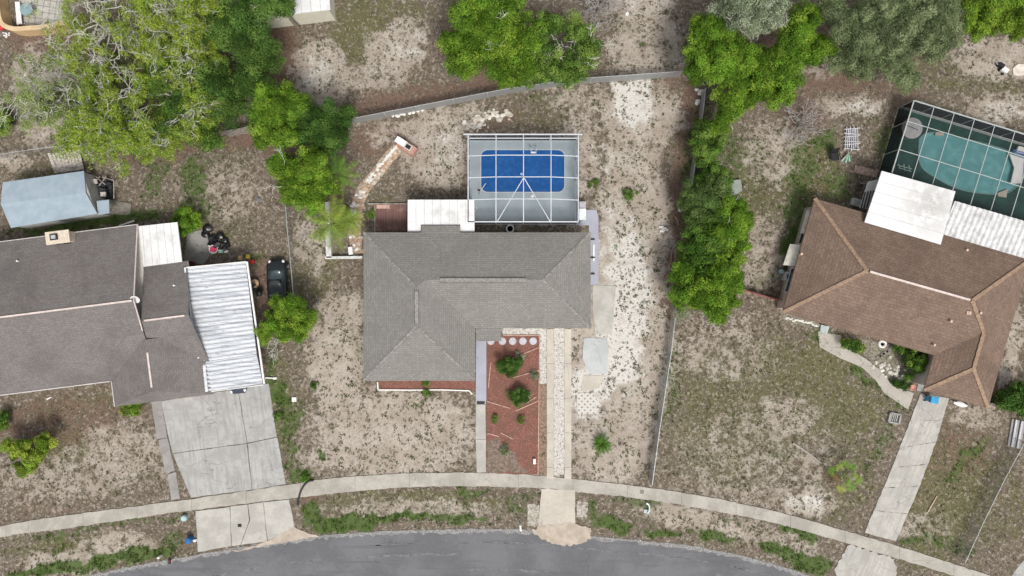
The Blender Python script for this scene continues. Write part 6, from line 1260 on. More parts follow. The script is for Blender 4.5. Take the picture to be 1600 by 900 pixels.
# stones
ROCK = M('pale_rock', (.52, .48, .42), .95, .18, 6, dirt=(.3, .26, .2), dirt_amt=.5); ROCKW = M('white_rock', (.66, .64, .60), .95, .12, 6); ROCKB = M('brown_rock', (.42, .30, .21), .95, .25, 6)
def stone(px, py, r_, mat, label, group, name='rock', hz=.6):
    x, y = at(px, py); o = MB().blob((x, y, r_ * hz * .4), r_ * random.uniform(.8, 1.25), r_ * random.uniform(.7, 1.1), r_ * hz, .18, random.random(), 2).build(name, mat); return tag(o, label, 'rock', group)
random.seed(99)
for i in range(75):
    s_ = random.random(); px = 727 + 68 * s_ + random.gauss(0, 2); py = 196 - 22 * s_ * (1 if s_ > .4 else .6) + random.gauss(0, 5) + (5 if s_ > .7 else 0)
    stone(px, py, random.uniform(.09, .24), ROCK if random.random() < .7 else ROCKW, 'pale rough rock in the rubble pile above the blue pool cage', 'rocks in the rubble pile above the pool cage')
for i in range(16): stone(700 + random.uniform(-90, 45), 0, .1, ROCK, '', '') if False else None
for i, (px, py) in enumerate(((614, 180), (621, 181), (632, 179), (640, 177), (646, 175), (653, 173), (660, 172), (627, 178))): stone(px, py, random.uniform(.12, .2), ROCKW, 'white stone in the row along the back fence', 'white stones along the back fence')
cl = smooth_curve([(622, 232), (610, 243), (598, 258), (585, 275), (570, 292), (562, 308), (556, 328), (554, 350), (555, 375), (557, 398)], 10)
for i in range(150):
    k = random.uniform(0, len(cl) - 1.01); j = int(k); p = cl[j]; wd_ = 4.5 + 5.5 * k / len(cl); px = p[0] + random.uniform(-.2, 1) * wd_; py = p[1] + random.uniform(-3, 3)
    if random.random() < .4: stone(px - 4 - random.random() * 4, py, random.uniform(.1, .2), ROCKW, 'white stone along the outer edge of the curving stone path', 'white stones edging the curving stone path')
    else: stone(px + 2, py, random.uniform(.12, .24), ROCKB if random.random() < .65 else ROCK, 'tan or brown flat stone of the curving stone path', 'brown stones of the curving stone path', hz=.35)
mb = MB(); a_ = pl(offs(cl, 9)); b_ = pl(offs(cl, -10))
mb.prism(a_ + b_[::-1], 0, .03); struct('stone_path', mb, M('path_grit', (.34, .25, .18), .97, .3, 5, dirt=(.52, .48, .42), dirt_amt=.8), 'gritty bed of the curving stone path')
for (a, b, m_, lab) in (((601, 251), (622, 226), ROCKW, 'straight white kerb at the upper end of the stone path'), ((599, 245), (620, 231), ROCKW, None)):
    if lab: tag(MB().beam(P3(*a, .06), P3(*b, .06), .25, .12).build('kerb', m_), lab, 'kerb')
for i in range(5): stone(*[(1088, 140), (1093, 146), (1096, 143), (1090, 158), (1089, 161)][i], .2, ROCKW, 'white rubble chunk beside the top of the side fence, ' + ('topmost of five', 'left of the upper group', 'right of the upper group', 'left one of the lower pair', 'right one of the lower pair')[i], 'white rubble chunks by the side fence', 'rubble_chunk')
for i, (px, py) in enumerate(((1033, 355), (1037, 357), (1034, 361), (1040, 359))):
    x, y = at(px, py); o = MB().box(x - .2, x + .2, y - .1, y + .1, 0, .16).build('white_block', ROCKW, bevel=.02); tag(o, 'small white block in the group of four beside the bush row', 'block', 'four white blocks beside the bush row')
stone(1062, 328, .2, ROCKW, 'white rock against the left of the greyish green bush', None); stone(979, 22, .22, ROCKW, 'white rock alone near the top edge right of the bare shrub', None)
x, y = at(460, 624); tag(MB().box(x - .2, x + .2, y - .2, y + .2, 0, .12).build('white_cover', WHITE, bevel=.02), 'small square white cover on the grass between driveway and grey roofed house', 'cover')
x, y = at(428, 591); tag(MB().beam((x - .7, y + .05, .12), (x + .2, y, .06), .1).beam((x - .05, y, .05), (x + .25, y, .05), .2, .1).build('downspout_pipe', WHITE), 'white downspout pipe lying beside the left driveway', 'pipe')
# front garden stones of the right house
random.seed(5)
for i in range(34):
    s_ = random.random(); stone(1385 + 24 * s_ + random.gauss(0, 5) - 20 * (i % 3 == 0), 565 + 22 * s_ + random.gauss(0, 5), random.uniform(.08, .2), ROCKW if i % 2 else ROCK, 'pale stone in the front garden of the right house', 'stones in the right house front garden')
for i in range(20): stone(1229 + i * 2.7, 497 + i * .62 + random.uniform(-2, 2), random.uniform(.07, .14), ROCKW, 'white stone in the narrow bed under the right house front wall', 'white stones under the right house wall')
mb = MB(); mb.prism(ragged(pl([(1346, 530), (1452, 548), (1436, 600), (1425, 612), (1396, 600), (1376, 576), (1350, 556)]), .4, .05), 0, .02); struct('garden_bed', mb, M('garden_soil', (.22, .20, .16), .97, .4, 5, dirt=(.10, .11, .05), dirt_amt=.8), 'stony front garden bed of the right house')
mb = MB(); mb.prism(ragged(pl([(1222, 488), (1280, 505), (1278, 517), (1220, 499)]), .4, .04), 0, .02); struct('garden_bed', mb, M('garden_soil', (.2, .2, .2)), 'narrow bed under the right house front wall')
for i in range(4):
    o = MB().prism(pl([(1367 + i * 5.4, 559 - i * 3.4), (1374 + i * 5.4, 553 - i * 3.4), (1377 + i * 5.4, 556 - i * 3.4), (1370 + i * 5.4, 562 - i * 3.4)]), .02, .08).build('stepping_stone', DK); tag(o, 'dark rectangular stepping slab in the right house front garden', 'stepping stone', 'slabs in the right house garden')
x, y = at(1378, 537); t = thing('tyre_planter', 'white ring planter in the front garden of the right house', 'planter', 1378, 537); MB().lathe(x, y, [(.35, 0), (.38, .12), (.3, .2), (.2, .14), (.18, .02)], 20).build('ring', WHITE, t)
x, y = at(1423, 605); t = thing('flower_pot', 'pink flower pot beside the right driveway', 'pot', 1423, 605); MB().lathe(x, y, [(.15, 0), (.24, .3), (.27, .34), (.22, .34), (.2, .26)], 18).build('pot', M('pink_pot', (.55, .25, .22), .8), t)
mb = MB(); mb.prism(pl([(1451, 556), (1458, 556), (1448, 601), (1430, 598)]), 0, .05); struct('porch_slab', mb, M('pink_slab', (.48, .37, .33), .9, .1, 3), 'pinkish porch slab beside the front wing')
mb = MB(); mb.prism(pl([(1434, 599), (1447, 602), (1443, 612), (1431, 610)]), 0, .1); struct('porch_step', mb, CONC_D, 'grey step at the end of the pinkish porch slab')
mb = MB(); mb.prism(pl([(1281, 507), (1294, 510), (1290, 521), (1279, 518)]), 0, .3); tag(mb.build('utility_box', M('pale_teal_box', (.38, .44, .44), .7), bevel=.02), 'pale grey green box at the corner between the front bed and the curved path', 'box')
mb = MB(); mb.prism(pl([(1336, 258), (1372, 267), (1369, 278), (1334, 269)]), 0, .05); struct('brick_path', mb, M('pink_brick', (.42, .30, .25), .9, .25, 4), 'short pinkish brick path left of the dark pool cage')
# brick barbecue
t = thing('brick_barbecue', 'brick barbecue with a white top at the end of the stone path', 'barbecue', 636, 231)
BRK = M('pink_brick_block', (.42, .24, .19), .95, .2, 5)
ang = math.radians(-32)
def rb(px, py, w_, d_, z0, z1, mat, nm, a_=-32, par=t): x, y = at(px, py); m_ = MB(); rbox(m_, x, y, w_, d_, z0, z1, R(a_)); return m_.build(nm, mat, par, bevel=.01)
rb(643, 236, .95, .8, 0, .8, BRK, 'firebox'); rb(631, 228, .95, .75, 0, .72, BRK, 'side_block'); rb(629, 224.5, 1.05, .55, .72, .8, WHITE, 'top_slab'); rb(640, 232.5, .62, .5, .8, .86, M('bbq_rim', (.55, .52, .48)), 'rim'); rb(640, 232.5, .46, .34, .861, .885, DARK, 'grill')

# ------------------------------------------------------------------ cars
def car(label, px, py, paint, ang=0):
    """small rounded hatchback, nose towards +y"""
    x0, y0 = at(px, py); t = thing('parked_car', label, 'car', xy=(x0, y0)); 
    mb = MB(); K = 16
    # sections: y, half width, z_low, z_shoulder, z_crown
    sec = [(-2.02, .45, .35, .55, .60), (-1.92, .66, .25, .72, .82), (-1.6, .80, .2, .82, .96), (-1.0, .86, .18, .88, 1.0), (-.3, .87, .18, .88, .98), (.5, .87, .18, .88, .97), (1.0, .85, .2, .84, .95), (1.5, .78, .22, .72, .86), (1.85, .64, .26, .58, .70), (2.0, .42, .34, .48, .52)]
    rings = []
    for (y, hw_, zl, zs, zc_) in sec:
        ring = []
        for k in range(K + 1):
            s_ = k / K
            if s_ < .22: q = s_ / .22; ring.append((hw_ * (.92 + .08 * q), y, zl + (zs - zl) * .7 * q))
            elif s_ > .78: q = (1 - s_) / .22; ring.append((-hw_ * (.92 + .08 * q), y, zl + (zs - zl) * .7 * q))
            else: a = math.pi * (s_ - .22) / .56; ring.append((hw_ * math.copysign(abs(math.cos(a)) ** .6, math.cos(a)), y, zl + (zs - zl) * .7 + (zc_ - zl - (zs - zl) * .7) * math.sin(a) ** .7))
        rings.append(ring)
    vs = [(x0 + v[0], y0 + v[1], v[2]) for r_ in rings for v in r_]; n_ = K + 1; fs = []
    for i in range(len(rings) - 1):
        for k in range(K): fs.append((i * n_ + k, i * n_ + k + 1, (i + 1) * n_ + k + 1, (i + 1) * n_ + k)[::-1])
        fs.append((i * n_, (i + 1) * n_, (i + 1) * n_ + K, i * n_ + K)[::-1])
    fs.append(tuple(range(n_))); fs.append(tuple(range((len(rings) - 1) * n_, len(rings) * n_))[::-1]); mb.addm(vs, fs); body = mb.build('body', paint, t, smooth=True)
    def shell(secs, nm, mat, par):
        m_ = MB(); vs = []; n2 = 9
        for (y, hb, ht, zb, zt_) in secs:
            for k in range(n2):
                a = math.pi * k / (n2 - 1); c_ = math.cos(a); hw_ = hb + (ht - hb) * math.sin(a) ** .5; vs.append((x0 + hw_ * math.copysign(abs(c_) ** .55, c_), y0 + y, zb + (zt_ - zb) * math.sin(a) ** .6))
        fs = [(i * n2 + k, (i + 1) * n2 + k, (i + 1) * n2 + k + 1, i * n2 + k + 1) for i in range(len(secs) - 1) for k in range(n2 - 1)]
        fs += [tuple(range(n2))[::-1], tuple(range((len(secs) - 1) * n2, len(secs) * n2))]; m_.addm(vs, fs); return m_.build(nm, mat, par, smooth=True)
    shell([(-1.62, .6, .5, .86, .94), (-1.1, .72, .58, .9, 1.34), (-.4, .76, .62, .9, 1.45), (.3, .76, .6, .9, 1.4), (.95, .70, .5, .88, .98)], 'cabin_glass', GLASS, t)
    shell([(-1.08, .60, .50, 1.28, 1.37), (-.4, .63, .54, 1.36, 1.475), (.18, .62, .52, 1.36, 1.44)], 'roof', paint, t)
    for sx in (-1, 1):
        for sy in (-1.22, 1.28):
            m_ = MB(); pr_ = [(.0, -.1), (.24, -.1), (.3, -.07), (.3, .07), (.24, .1), (0, .1)]
            m_.tube([(x0 + sx * .72, y0 + sy, .31), (x0 + sx * .90, y0 + sy, .31)], .31, 18); w_ = m_.build('wheel', DARK, t); m_ = MB(); m_.tube([(x0 + sx * .88, y0 + sy, .31), (x0 + sx * .915, y0 + sy, .31)], .18, 14); m_.build('rim', GALV, w_)
        m_ = MB(); m_.blob((x0 + sx * .58, y0 + 1.72, .66), .13, .17, .1, 0, 1, 2); m_.build('headlight', M('headlight', (.7, .72, .72), .2), t, smooth=True)
        m_ = MB(); m_.blob((x0 + sx * .60, y0 - 1.86, .7), .1, .08, .09, 0, 1, 2); m_.build('tail_light', RED, t, smooth=True)
        m_ = MB(); m_.blob((x0 + sx * .98, y0 + .62, .95), .11, .06, .08, 0, 1, 2); m_.build('wing_mirror', paint, t, smooth=True)
    m_ = MB(); m_.beam((x0 - .55, y0 + 1.93, .4), (x0 + .55, y0 + 1.93, .4), .1, .14); m_.build('bumper', paint, t)
    t.rotation_euler = (0, 0, ang); return t
BLKP = M('black_car_paint', (.012, .016, .018), .18, .1, 2, spec=.6)
c1_ = car('small glossy black car parked beside the thin fence and the carport', 437, 440, BLKP, R(2))
NAVY = M('navy_car_paint', (.03, .035, .06), .25, .1, 2, spec=.6)
c2_ = car('dark car under the white ribbed carport with only its nose showing', 373, 578, NAVY, R(187))

# ------------------------------------------------------------------ bins, posts and oddments
def wheelie(label, px, py, mat, ang=0, lidm=None):
    x, y = at(px, py); t = thing('wheelie_bin', label, 'bin', xy=(x, y)); v = []
    for z, a, b in ((.08, .2, .22), (1.0, .29, .34)): v += [(x - a, y - b, z), (x + a, y - b, z), (x + a, y + b, z), (x - a, y + b, z)]
    m_ = MB(); m_.addm(v, [(3, 2, 1, 0), (4, 5, 6, 7), (0, 1, 5, 4), (1, 2, 6, 5), (2, 3, 7, 6), (3, 0, 4, 7)]); m_.build('body', mat, t, bevel=.03)
    m_ = MB(); v = [(x - .31, y - .38, 1.0), (x + .31, y - .38, 1.0), (x + .31, y + .36, 1.0), (x - .31, y + .36, 1.0), (x - .27, y - .33, 1.08), (x + .27, y - .33, 1.08), (x + .27, y + .33, 1.1), (x - .27, y + .33, 1.1)]
    m_.addm(v, [(3, 2, 1, 0), (4, 5, 6, 7), (0, 1, 5, 4), (1, 2, 6, 5), (2, 3, 7, 6), (3, 0, 4, 7)]); m_.build('lid', lidm or mat, t, bevel=.025); MB().beam((x - .25, y + .4, .98), (x + .25, y + .4, .98), .04).build('handle', DARK, t)
    for sx in (-1, 1): MB().tube([(x + sx * .22, y + .26, .12), (x + sx * .28, y + .26, .12)], .12, 12).build('wheel', DARK, t)
    t.rotation_euler = (0, 0, ang); return t
BLU = M('blue_plastic', (.02, .13, .33), .45, .1, 3); CYA = M('cyan_plastic', (.04, .30, .55), .45, .1, 3)
wheelie('bright blue wheeled bin at the top of the right driveway', 1449, 622, CYA, R(80))
def barrel(label, px, py, r_, h_, mat, nm='barrel', lay=False):
    x, y = at(px, py); t = thing(nm, label, 'barrel', xy=(x, y)); m_ = MB(); m_.lathe(x, y, [(r_ * .9, 0), (r_, .06), (r_ * 1.04, h_ * .5), (r_, h_ - .05), (r_ * .92, h_)], 20).build('body', mat, t, smooth=False); MB().lathe(x, y, [(r_ * .8, h_), (r_ * .8, h_ + .03), (r_ * .1, h_ + .05)], 20).build('lid', mat, t); return t
barrel('blue bin at the edge of the left driveway apron', 299, 841, .27, .7, BLU, 'blue_bin')
x, y = at(303, 843); tag(MB().blob((x + .12, y - .02, .1), .16, .13, .12, .3, 4, 2).build('white_bag', WHITE), 'small white bag beside the blue bin', 'bag')
t = barrel('pale aqua tub standing on grass above the blue bin', 290, 808, .26, .4, M('aqua_tub', (.36, .50, .52), .5), 'plastic_tub')
# mailboxes
def mailbox(label, px, py, mat, ang=0, h=1.05):
    x, y = at(px, py); t = thing('mailbox', label, 'mailbox', xy=(x, y)); MB().beam((x, y, -.02), (x, y, h), .1).build('post', WOOD if mat is not WHITE else WHITE, t)
    m_ = MB(); prof = [(-.09, 0), (.09, 0), (.09, .12)] + [(.09 * math.cos(a), .12 + .09 * math.sin(a)) for a in np.linspace(.3, math.pi - .3, 6)] + [(-.09, .12)]
    n_ = len(prof); vs = [(x + a, y - .25, h + b) for a, b in prof] + [(x + a, y + .25, h + b) for a, b in prof]; m_.addm(vs, [tuple(range(n_)), tuple(range(n_, 2 * n_))[::-1]] + [(i, i + n_, (i + 1) % n_ + n_, (i + 1) % n_) for i in range(n_)]); m_.build('box', mat, t)
    MB().box(x + .09, x + .11, y - .1, y + .06, h + .1, h + .22).build('flag', RED, t); t.rotation_euler = (0, 0, ang); return t
mailbox('black mailbox on a post beside the road, right of the white post', 275, 868, DARK, R(5))
mailbox('white mailbox on a post left of the middle driveway apron', 813, 818, WHITE, R(5))
x, y = at(252, 868); tag(MB().lathe(x, y, [(.12, 0), (.12, .5), (.09, .58), (.02, .6)], 12).build('white_post', WHITE), 'short white post near the road left of the black mailbox', 'post')
x, y = at(998, 840); tag(MB().lathe(x, y, [(.06, 0), (.06, .7), (.02, .74)], 10).build('white_post', WHITE), 'short white post near the road below the white curved object', 'post')
t = thing('white_chair', 'pale white plastic chair lying on grass below the side fence end', 'chair', 1008, 793); x, y = at(1008, 793)
m_ = MB()
for i in range(7): a0 = R(-80 + i * 26); a1 = R(-80 + (i + 1) * 26); m_.prism([(x + .1 + .42 * math.cos(a0) * .7, y + .5 * math.sin(a0)), (x + .1 + .42 * math.cos(a1) * .7, y + .5 * math.sin(a1)), (x + .1 + .26 * math.cos(a1) * .7, y + .34 * math.sin(a1)), (x + .1 + .26 * math.cos(a0) * .7, y + .34 * math.sin(a0))], .02, .3)
m_.build('backrest', M('pale_plastic', (.5, .58, .58), .5), t); MB().box(x - .12, x + .24, y - .45, y - .15, .02, .14).build('seat', M('pale_plastic', (.5, .58, .58)), t)
x, y = at(1003, 768); m_ = MB(); m_.box(x - .16, x + .16, y - .16, y + .16, .06, .072); tag(m_.build('meter_cover', DK), 'square dark meter cover set in the pavement near the side fence', 'meter cover')
# thick black tube lying in an arc across the pavement
tag(MB().tube([P3(*p, .1) for p in smooth_curve([(490, 750.5), (482, 752), (474, 760), (468, 773), (465, 789)], 6)], .085, 8).build('curved_black_tube', DARK, smooth=True), 'thick black tube curving across the pavement right of the left driveway', 'hose')
# fire grate
t = thing('fire_grate', 'square metal grate beside the right driveway', 'grate', 1397, 653)
for i, (a, b) in enumerate((((1391, 645), (1407, 648)), ((1407, 648), (1404, 662)), ((1404, 662), (1388, 659)), ((1388, 659), (1391, 645)))): MB().beam(P3(*a, .12), P3(*b, .12), .14, .2).build('side', CONC_D, t)
MB().prism(pl([(1392, 646), (1406, 649), (1403, 661), (1389, 658)]), .02, .08).build('base', DK, t)
for i in range(4): MB().beam(P3(1394 + i * 3, 648, .16), P3(1391 + i * 3, 659, .16), .03).build('bar', GALV, t)
# white boat like piece + metal panels
t = thing('white_canoe', 'white upturned canoe shape against the front wall of the right house', 'canoe', 1500, 631)
v = []; n_ = 9
for i in range(n_):
    s_ = i / (n_ - 1); px = 1489 + 22 * s_; py = 628.5 + 5 * s_; wd_ = .26 * math.sin(math.pi * min(.97, max(.06, s_))) ** .6; c = P3(px, py)
    for k in range(7): a = math.pi * k / 6; v.append((c.x - .2 * wd_ * math.cos(a), c.y + wd_ * math.cos(a), .02 + .25 * math.sin(a) * (wd_ / .26)))
MB().addm(v, [(i * 7 + k, (i + 1) * 7 + k, (i + 1) * 7 + k + 1, i * 7 + k + 1) for i in range(n_ - 1) for k in range(6)]).build('hull', WHITE, t, smooth=True)
MB().beam(P3(1488, 625.5, .1), P3(1512, 632, .1), .1).build('rack', DARK, t)
t = thing('metal_sheet_stack', 'stack of shiny metal sheets near the right edge below the right house', 'metal sheets', 1590, 675)
SHN = M('shiny_sheet', (.6, .6, .64), .3, .1, 4, metal=.7)
for i in range(5): MB().prism(pl([(1580 + i * 4.5, 654 + i), (1583 + i * 4.5, 654.5 + i), (1576 + i * 4.2, 697 + i), (1573 + i * 4.2, 696 + i)]), .0, .12 + .1 * (i % 2)).build('sheet', SHN if i % 2 else M('dull_sheet', (.3, .28, .27), .7), t)
tag(MB().tube([P3(1449, 801, .06), P3(1464, 775, .06)], .05, 6).build('plank', M('pale_plank', (.62, .50, .36), .9)), 'thin pale stick lying on the grass right of the right driveway', 'stick')
tag(MB().tube([P3(1239, 692, .08), P3(1262, 707, .08), P3(1284, 724, .06)], [.1, .08, .05], 7).build('fallen_branch', M('old_log', (.34, .31, .28), .95)), 'grey fallen branch on the right front lawn left of the fan palm', 'branch')
for i, (a, b, lab) in enumerate((((1049, 443), (1056, 392), 'long brown stick lying left of the bush row, longer of two'), ((1045, 420), (1049, 395), 'short brown stick lying left of the bush row'), ((1055, 338), (1060, 352), 'thin stick below the greyish green bush'), ((1139, 192), (1145, 203), 'small white branch right of the upper bush row'))):
    tag(MB().tube([P3(*a, .05), P3((a[0] + b[0]) / 2 + 1.5, (a[1] + b[1]) / 2, .06), P3(*b, .05)], .045, 5).build('stick', M('brown_stick', (.42, .30, .20), .95) if i < 3 else BARK_P), lab, 'stick')
tag(MB().prism(pl([(73, 623), (80, 620), (81, 621), (74, 625)]), 0, .05).build('white_board', WHITE), 'small white board on the front lawn of the left house', 'board')
tag(MB().beam(P3(186, 353, .3), P3(210, 345, .3), .12).build('white_pipe', WHITE), 'white pipe lying between the left house roof and the blue roofed shed', 'pipe')
# upper right yard oddments
t = thing('riding_toy', 'small dark and white mower standing in the upper right yard', 'mower', 1563, 106); x, y = at(1563, 106)
rb(1566, 111, .55, .4, .12, .42, WHITE, 'deck', -35, t); rb(1560, 104, .5, .3, .12, .5, DARK, 'engine', -35, t); MB().tube([P3(1559, 101, .45), P3(1556, 95, .9)], .03).build('handle', GALV, t)
for px, py in ((1560, 110), (1566, 104), (1565, 116), (1571, 110)): xx, yy = at(px, py); MB().tube([(xx - .05, yy, .12), (xx + .05, yy, .12)], .12, 12).build('wheel', DARK, t)
tag(MB().prism(ragged(pl([(1581, 107), (1590, 101), (1604, 99), (1608, 118), (1590, 119), (1582, 116)]), .3, .05), 0, .1).build('white_tarp', M('white_tarp', (.62, .56, .50), .8, .15, 3)), 'crumpled white tarp at the right edge of the upper right yard', 'tarp')
t = thing('drying_rack', 'white metal drying rack fallen over on the sand left of the dark cage', 'rack', 1331, 217)
for i in range(7): MB().beam(P3(1323 + i * 2.8, 198 + (i % 2) * 3, .1 + .1 * (i % 3)), P3(1320 + i * 3.4, 236 - (i % 3) * 3, .2), .06).build('bar', M('rack_white', (.6, .6, .62), .5), t)
for i in range(6): MB().beam(P3(1319, 202 + i * 6, .3), P3(1344, 200 + i * 6 + (i % 2) * 4, .3), .05).build('rung', M('rack_white', (.6, .6, .62)), t)
MB().prism(pl([(1323, 202), (1340, 201), (1341, 232), (1322, 233)]), .0, .04).build('ground_sheet', M('grey_sheet', (.16, .16, .17), .8), t)
def garden_chair(label, px, py, mat, ang, wd_=.3):
    x, y = at(px, py); t = thing('garden_chair', label, 'chair', xy=(x, y)); c_ = wd_
    MB().box(x - c_, x + c_, y - c_, y + c_, .36, .42).build('seat', mat, t, bevel=.01)
    m_ = MB(); m_.addm([(x - c_, y + c_, .4), (x + c_, y + c_, .4), (x + c_, y + c_ + .25, .95), (x - c_, y + c_ + .25, .95), (x - c_, y + c_ + .05, .4), (x + c_, y + c_ + .05, .4), (x + c_, y + c_ + .3, .95), (x - c_, y + c_ + .3, .95)], [(0, 1, 2, 3), (7, 6, 5, 4), (0, 4, 5, 1), (3, 2, 6, 7), (0, 3, 7, 4), (1, 5, 6, 2)]); m_.build('backrest', mat, t)
    for sx in (-1, 1):
        for sy in (-1, 1): MB().beam((x + sx * (c_ - .03), y + sy * (c_ - .03), 0), (x + sx * (c_ - .03), y + sy * (c_ - .03), .36), .04).build('leg', DARK, t)
        MB().beam((x + sx * c_, y - c_, .62), (x + sx * c_, y + c_, .62), .05).build('armrest', DARK, t)
    t.rotation_euler = (0, 0, ang); return t
garden_chair('black garden chair left of the green and white umbrella', 1301, 246, DARK, R(10), .34)
# folded umbrella green white
t = thing('garden_umbrella', 'half folded green and white umbrella lying right of the black garden chair', 'umbrella', 1321, 248)
GRN = M('umbrella_green', (.02, .18, .08), .7)
c = P3(1323, 240, .15)
for i in range(6):
    a0 = R(-128 + i * 14); a1 = R(-128 + (i + 1) * 14); p0 = c; L_ = .75
    q0 = c + Vector((math.cos(a0) * L_, math.sin(a0) * L_, -.1)); q1 = c + Vector((math.cos(a1) * L_, math.sin(a1) * L_, -.1)); md = (q0 + q1) / 2; m_ = MB(); m_.addm([c + Vector((0, 0, .35)), q0, q1, c], [(0, 1, 2), (0, 3, 1), (0, 2, 3), (3, 2, 1)]); m_.build('panel', (M('dirty_white_cloth', (.42, .42, .40), .8), GRN)[i % 2], t)
MB().tube([c + Vector((.1, .3, .2)), c + Vector((-.1, -.9, .05))], .02).build('pole', GALV, t)
# AC unit west of right house + tank
t = thing('air_conditioner', 'pale air conditioning unit at the west wall of the right house', 'air conditioner', 1226, 432)
x, y = at(1228, 433); m_ = MB(); rbox(m_, x, y, .75, .75, .05, .8, R(-16)); m_.build('housing', M('ac_grey', (.50, .52, .52), .6, .2, 4), t, bevel=.02); MB().cyl(x, y, .8, .83, .27, n=20).build('fan_grille', DARK, t)
x, y = at(1219, 424); tag(MB().lathe(x, y, [(.2, 0), (.2, .35), (.08, .4)], 14).build('gas_bottle', M('bottle_blue', (.35, .45, .5), .5)), 'small pale blue bottle beside the air conditioner of the right house', 'bottle')
t = thing('wheelbarrow', 'old grey tub beside the lean-to of the right house', 'tub', 1334, 320); x, y = at(1334, 318)
rb(1334, 317, .75, .6, .1, .5, STUC_W, 'tub', -16, t); rb(1334, 317, .6, .45, .5, .52, M('tub_inside', (.4, .4, .4)), 'inside', -16, t)
t = thing('bicycle', 'dark bicycle leaning against the lean-to of the right house', 'bicycle', 1341, 292)
for py in (286, 299):
    c = P3(1343 - (py - 286) * .25, py, .33); m_ = MB(); m_.tube([c + Vector((.06 * math.cos(k * .3927) , .33 * math.cos(k * .3927), .32 * math.sin(k * .3927))) for k in range(17)], .022, 5); m_.build('wheel', DARK, t)
m_ = MB(); a, b = P3(1343, 286, .33), P3(1339.8, 299, .33); md = (a + b) / 2 + Vector((0, 0, .1)); tp = md + Vector((0, 0, .5)); hb_ = a + Vector((0, -.12, .6)); m_.tube([a, hb_], .02).tube([hb_, tp], .02).tube([tp, b], .02).tube([tp, md], .02).tube([hb_, md], .02).tube([md, b], .02); m_.build('frame', DARK, t)
MB().tube([hb_ + Vector((-.25, 0, .05)), hb_ + Vector((.25, 0, .05))], .02).build('handlebar', GALV, t); MB().blob(tp + Vector((0, 0, .06)), .08, .14, .04, 0, 1).build('saddle', DARK, t)
# clutter between left house and black car
BAG = M('black_bag', (.012, .012, .014), .28, .3, 6, spec=.6)
random.seed(12)
for i, (px, py, r_) in enumerate(((326, 358, .42), (322, 366, .34), (334, 374, .42), (345, 369, .40), (352, 376, .36), (340, 383, .38), (352, 388, .3), (330, 382, .3), (357, 383, .26))):
    x, y = at(px, py); tag(MB().blob((x, y, r_ * .5), r_, r_ * .9, r_ * .7, .22, i + 3, 2).build('trash_bag', BAG), 'black plastic trash bag in the heap right of the white patio roof', 'trash bag', 'black trash bags heaped by the left house')
mb = MB(); mb.prism(ragged(pl([(292, 364), (322, 358), (332, 395), (318, 412), (288, 410)]), .3, .04), 0, .03); struct('slab', mb, concrete('dark_slab', (.34, .33, .31), .7), 'weathered slab beside the trash bags')
def basket(label, px, py, r_, h_, mat, inm): x, y = at(px, py); t = thing('laundry_basket', label, 'basket', xy=(x, y)); MB().lathe(x, y, [(r_ * .8, .0), (r_, h_), (r_ * 1.07, h_), (r_ * 1.07, h_ + .03), (r_ * .95, h_ + .03), (r_ * .9, h_ * .6)], 20).build('tub', mat, t); MB().blob((x, y, h_ * .75), r_ * .8, r_ * .7, .12, .2, 3, 2).build('contents', inm, t); return t
basket('white basket with crumpled pink cloth below the trash bags', 336, 390, .36, .35, WHITE, M('pink_cloth', (.62, .06, .14), .9))
x, y = at(346, 393); tag(MB().box(x - .18, x + .2, y - .15, y + .15, 0, .25).build('storage_box', M('mint_box', (.35, .55, .45), .6), bevel=.02), 'small mint green box beside the pink filled basket', 'box')
x, y = at(354, 393); tag(MB().box(x - .16, x + .16, y - .12, y + .12, 0, .2).build('storage_box', WHITE, bevel=.02), 'small white box right of the mint green box', 'box')
for i, (px, py, c_, lab) in enumerate(((396, 409, RED, 'red gas can behind the corner of the ribbed carport'), (389, 401, M('yellow_plastic', (.6, .45, .1), .5), 'small yellow container near the red gas can'), (377, 403, TAN, 'small tan container left of the yellow container'))):
    x, y = at(px, py); t = thing('jerry_can', lab, 'can', xy=(x, y)); MB().box(x - .16, x + .16, y - .18, y + .18, 0, .36).build('body', c_, t, bevel=.03); MB().beam((x - .1, y, .42), (x + .1, y, .42), .04).beam((x - .1, y, .36), (x - .1, y, .42), .03).beam((x + .1, y, .36), (x + .1, y, .42), .03).build('handle', c_, t)
t = thing('round_table', 'small round wooden table between the carport and the black car', 'table', 398, 443); x, y = at(398, 443, .55)
MB().cyl(x, y, .52, .57, .36, n=24).build('tabletop', M('tan_wood', (.50, .34, .2), .7, .15, 4), t); MB().cyl(x, y, 0, .52, .06).build('leg', DARK, t); MB().cyl(x, y, .0, .04, .25).build('foot', DARK, t)
t = thing('kettle_grill', 'black round grill below the small round wooden table', 'grill', 410, 458); x, y = at(410, 458); MB().lathe(x, y, [(.06, .45), (.26, .6), (.3, .74), (.26, .88), (.1, .97), (.02, .99)], 18).build('bowl', DARK, t, smooth=True)
for a in range(3): MB().tube([(x + .3 * math.cos(a * 2.1), y + .3 * math.sin(a * 2.1), 0), (x + .18 * math.cos(a * 2.1), y + .18 * math.sin(a * 2.1), .55)], .015).build('leg', DARK, t)
t = thing('patio_chair', 'x', 'x', 0, 0) if False else None
garden_chair('dark garden chair between the round wooden table and the black grill', 404, 452, M('dark_seat', (.05, .05, .055), .6), R(30), .22)
x, y = at(300, 412); tag(MB().blob((x, y, .2), .35, .22, .22, .3, 8, 2).build('clothes_heap', M('dark_red_cloth', (.10, .02, .03), .9)), 'dark red heap of clothes below the weathered slab', 'clothes')
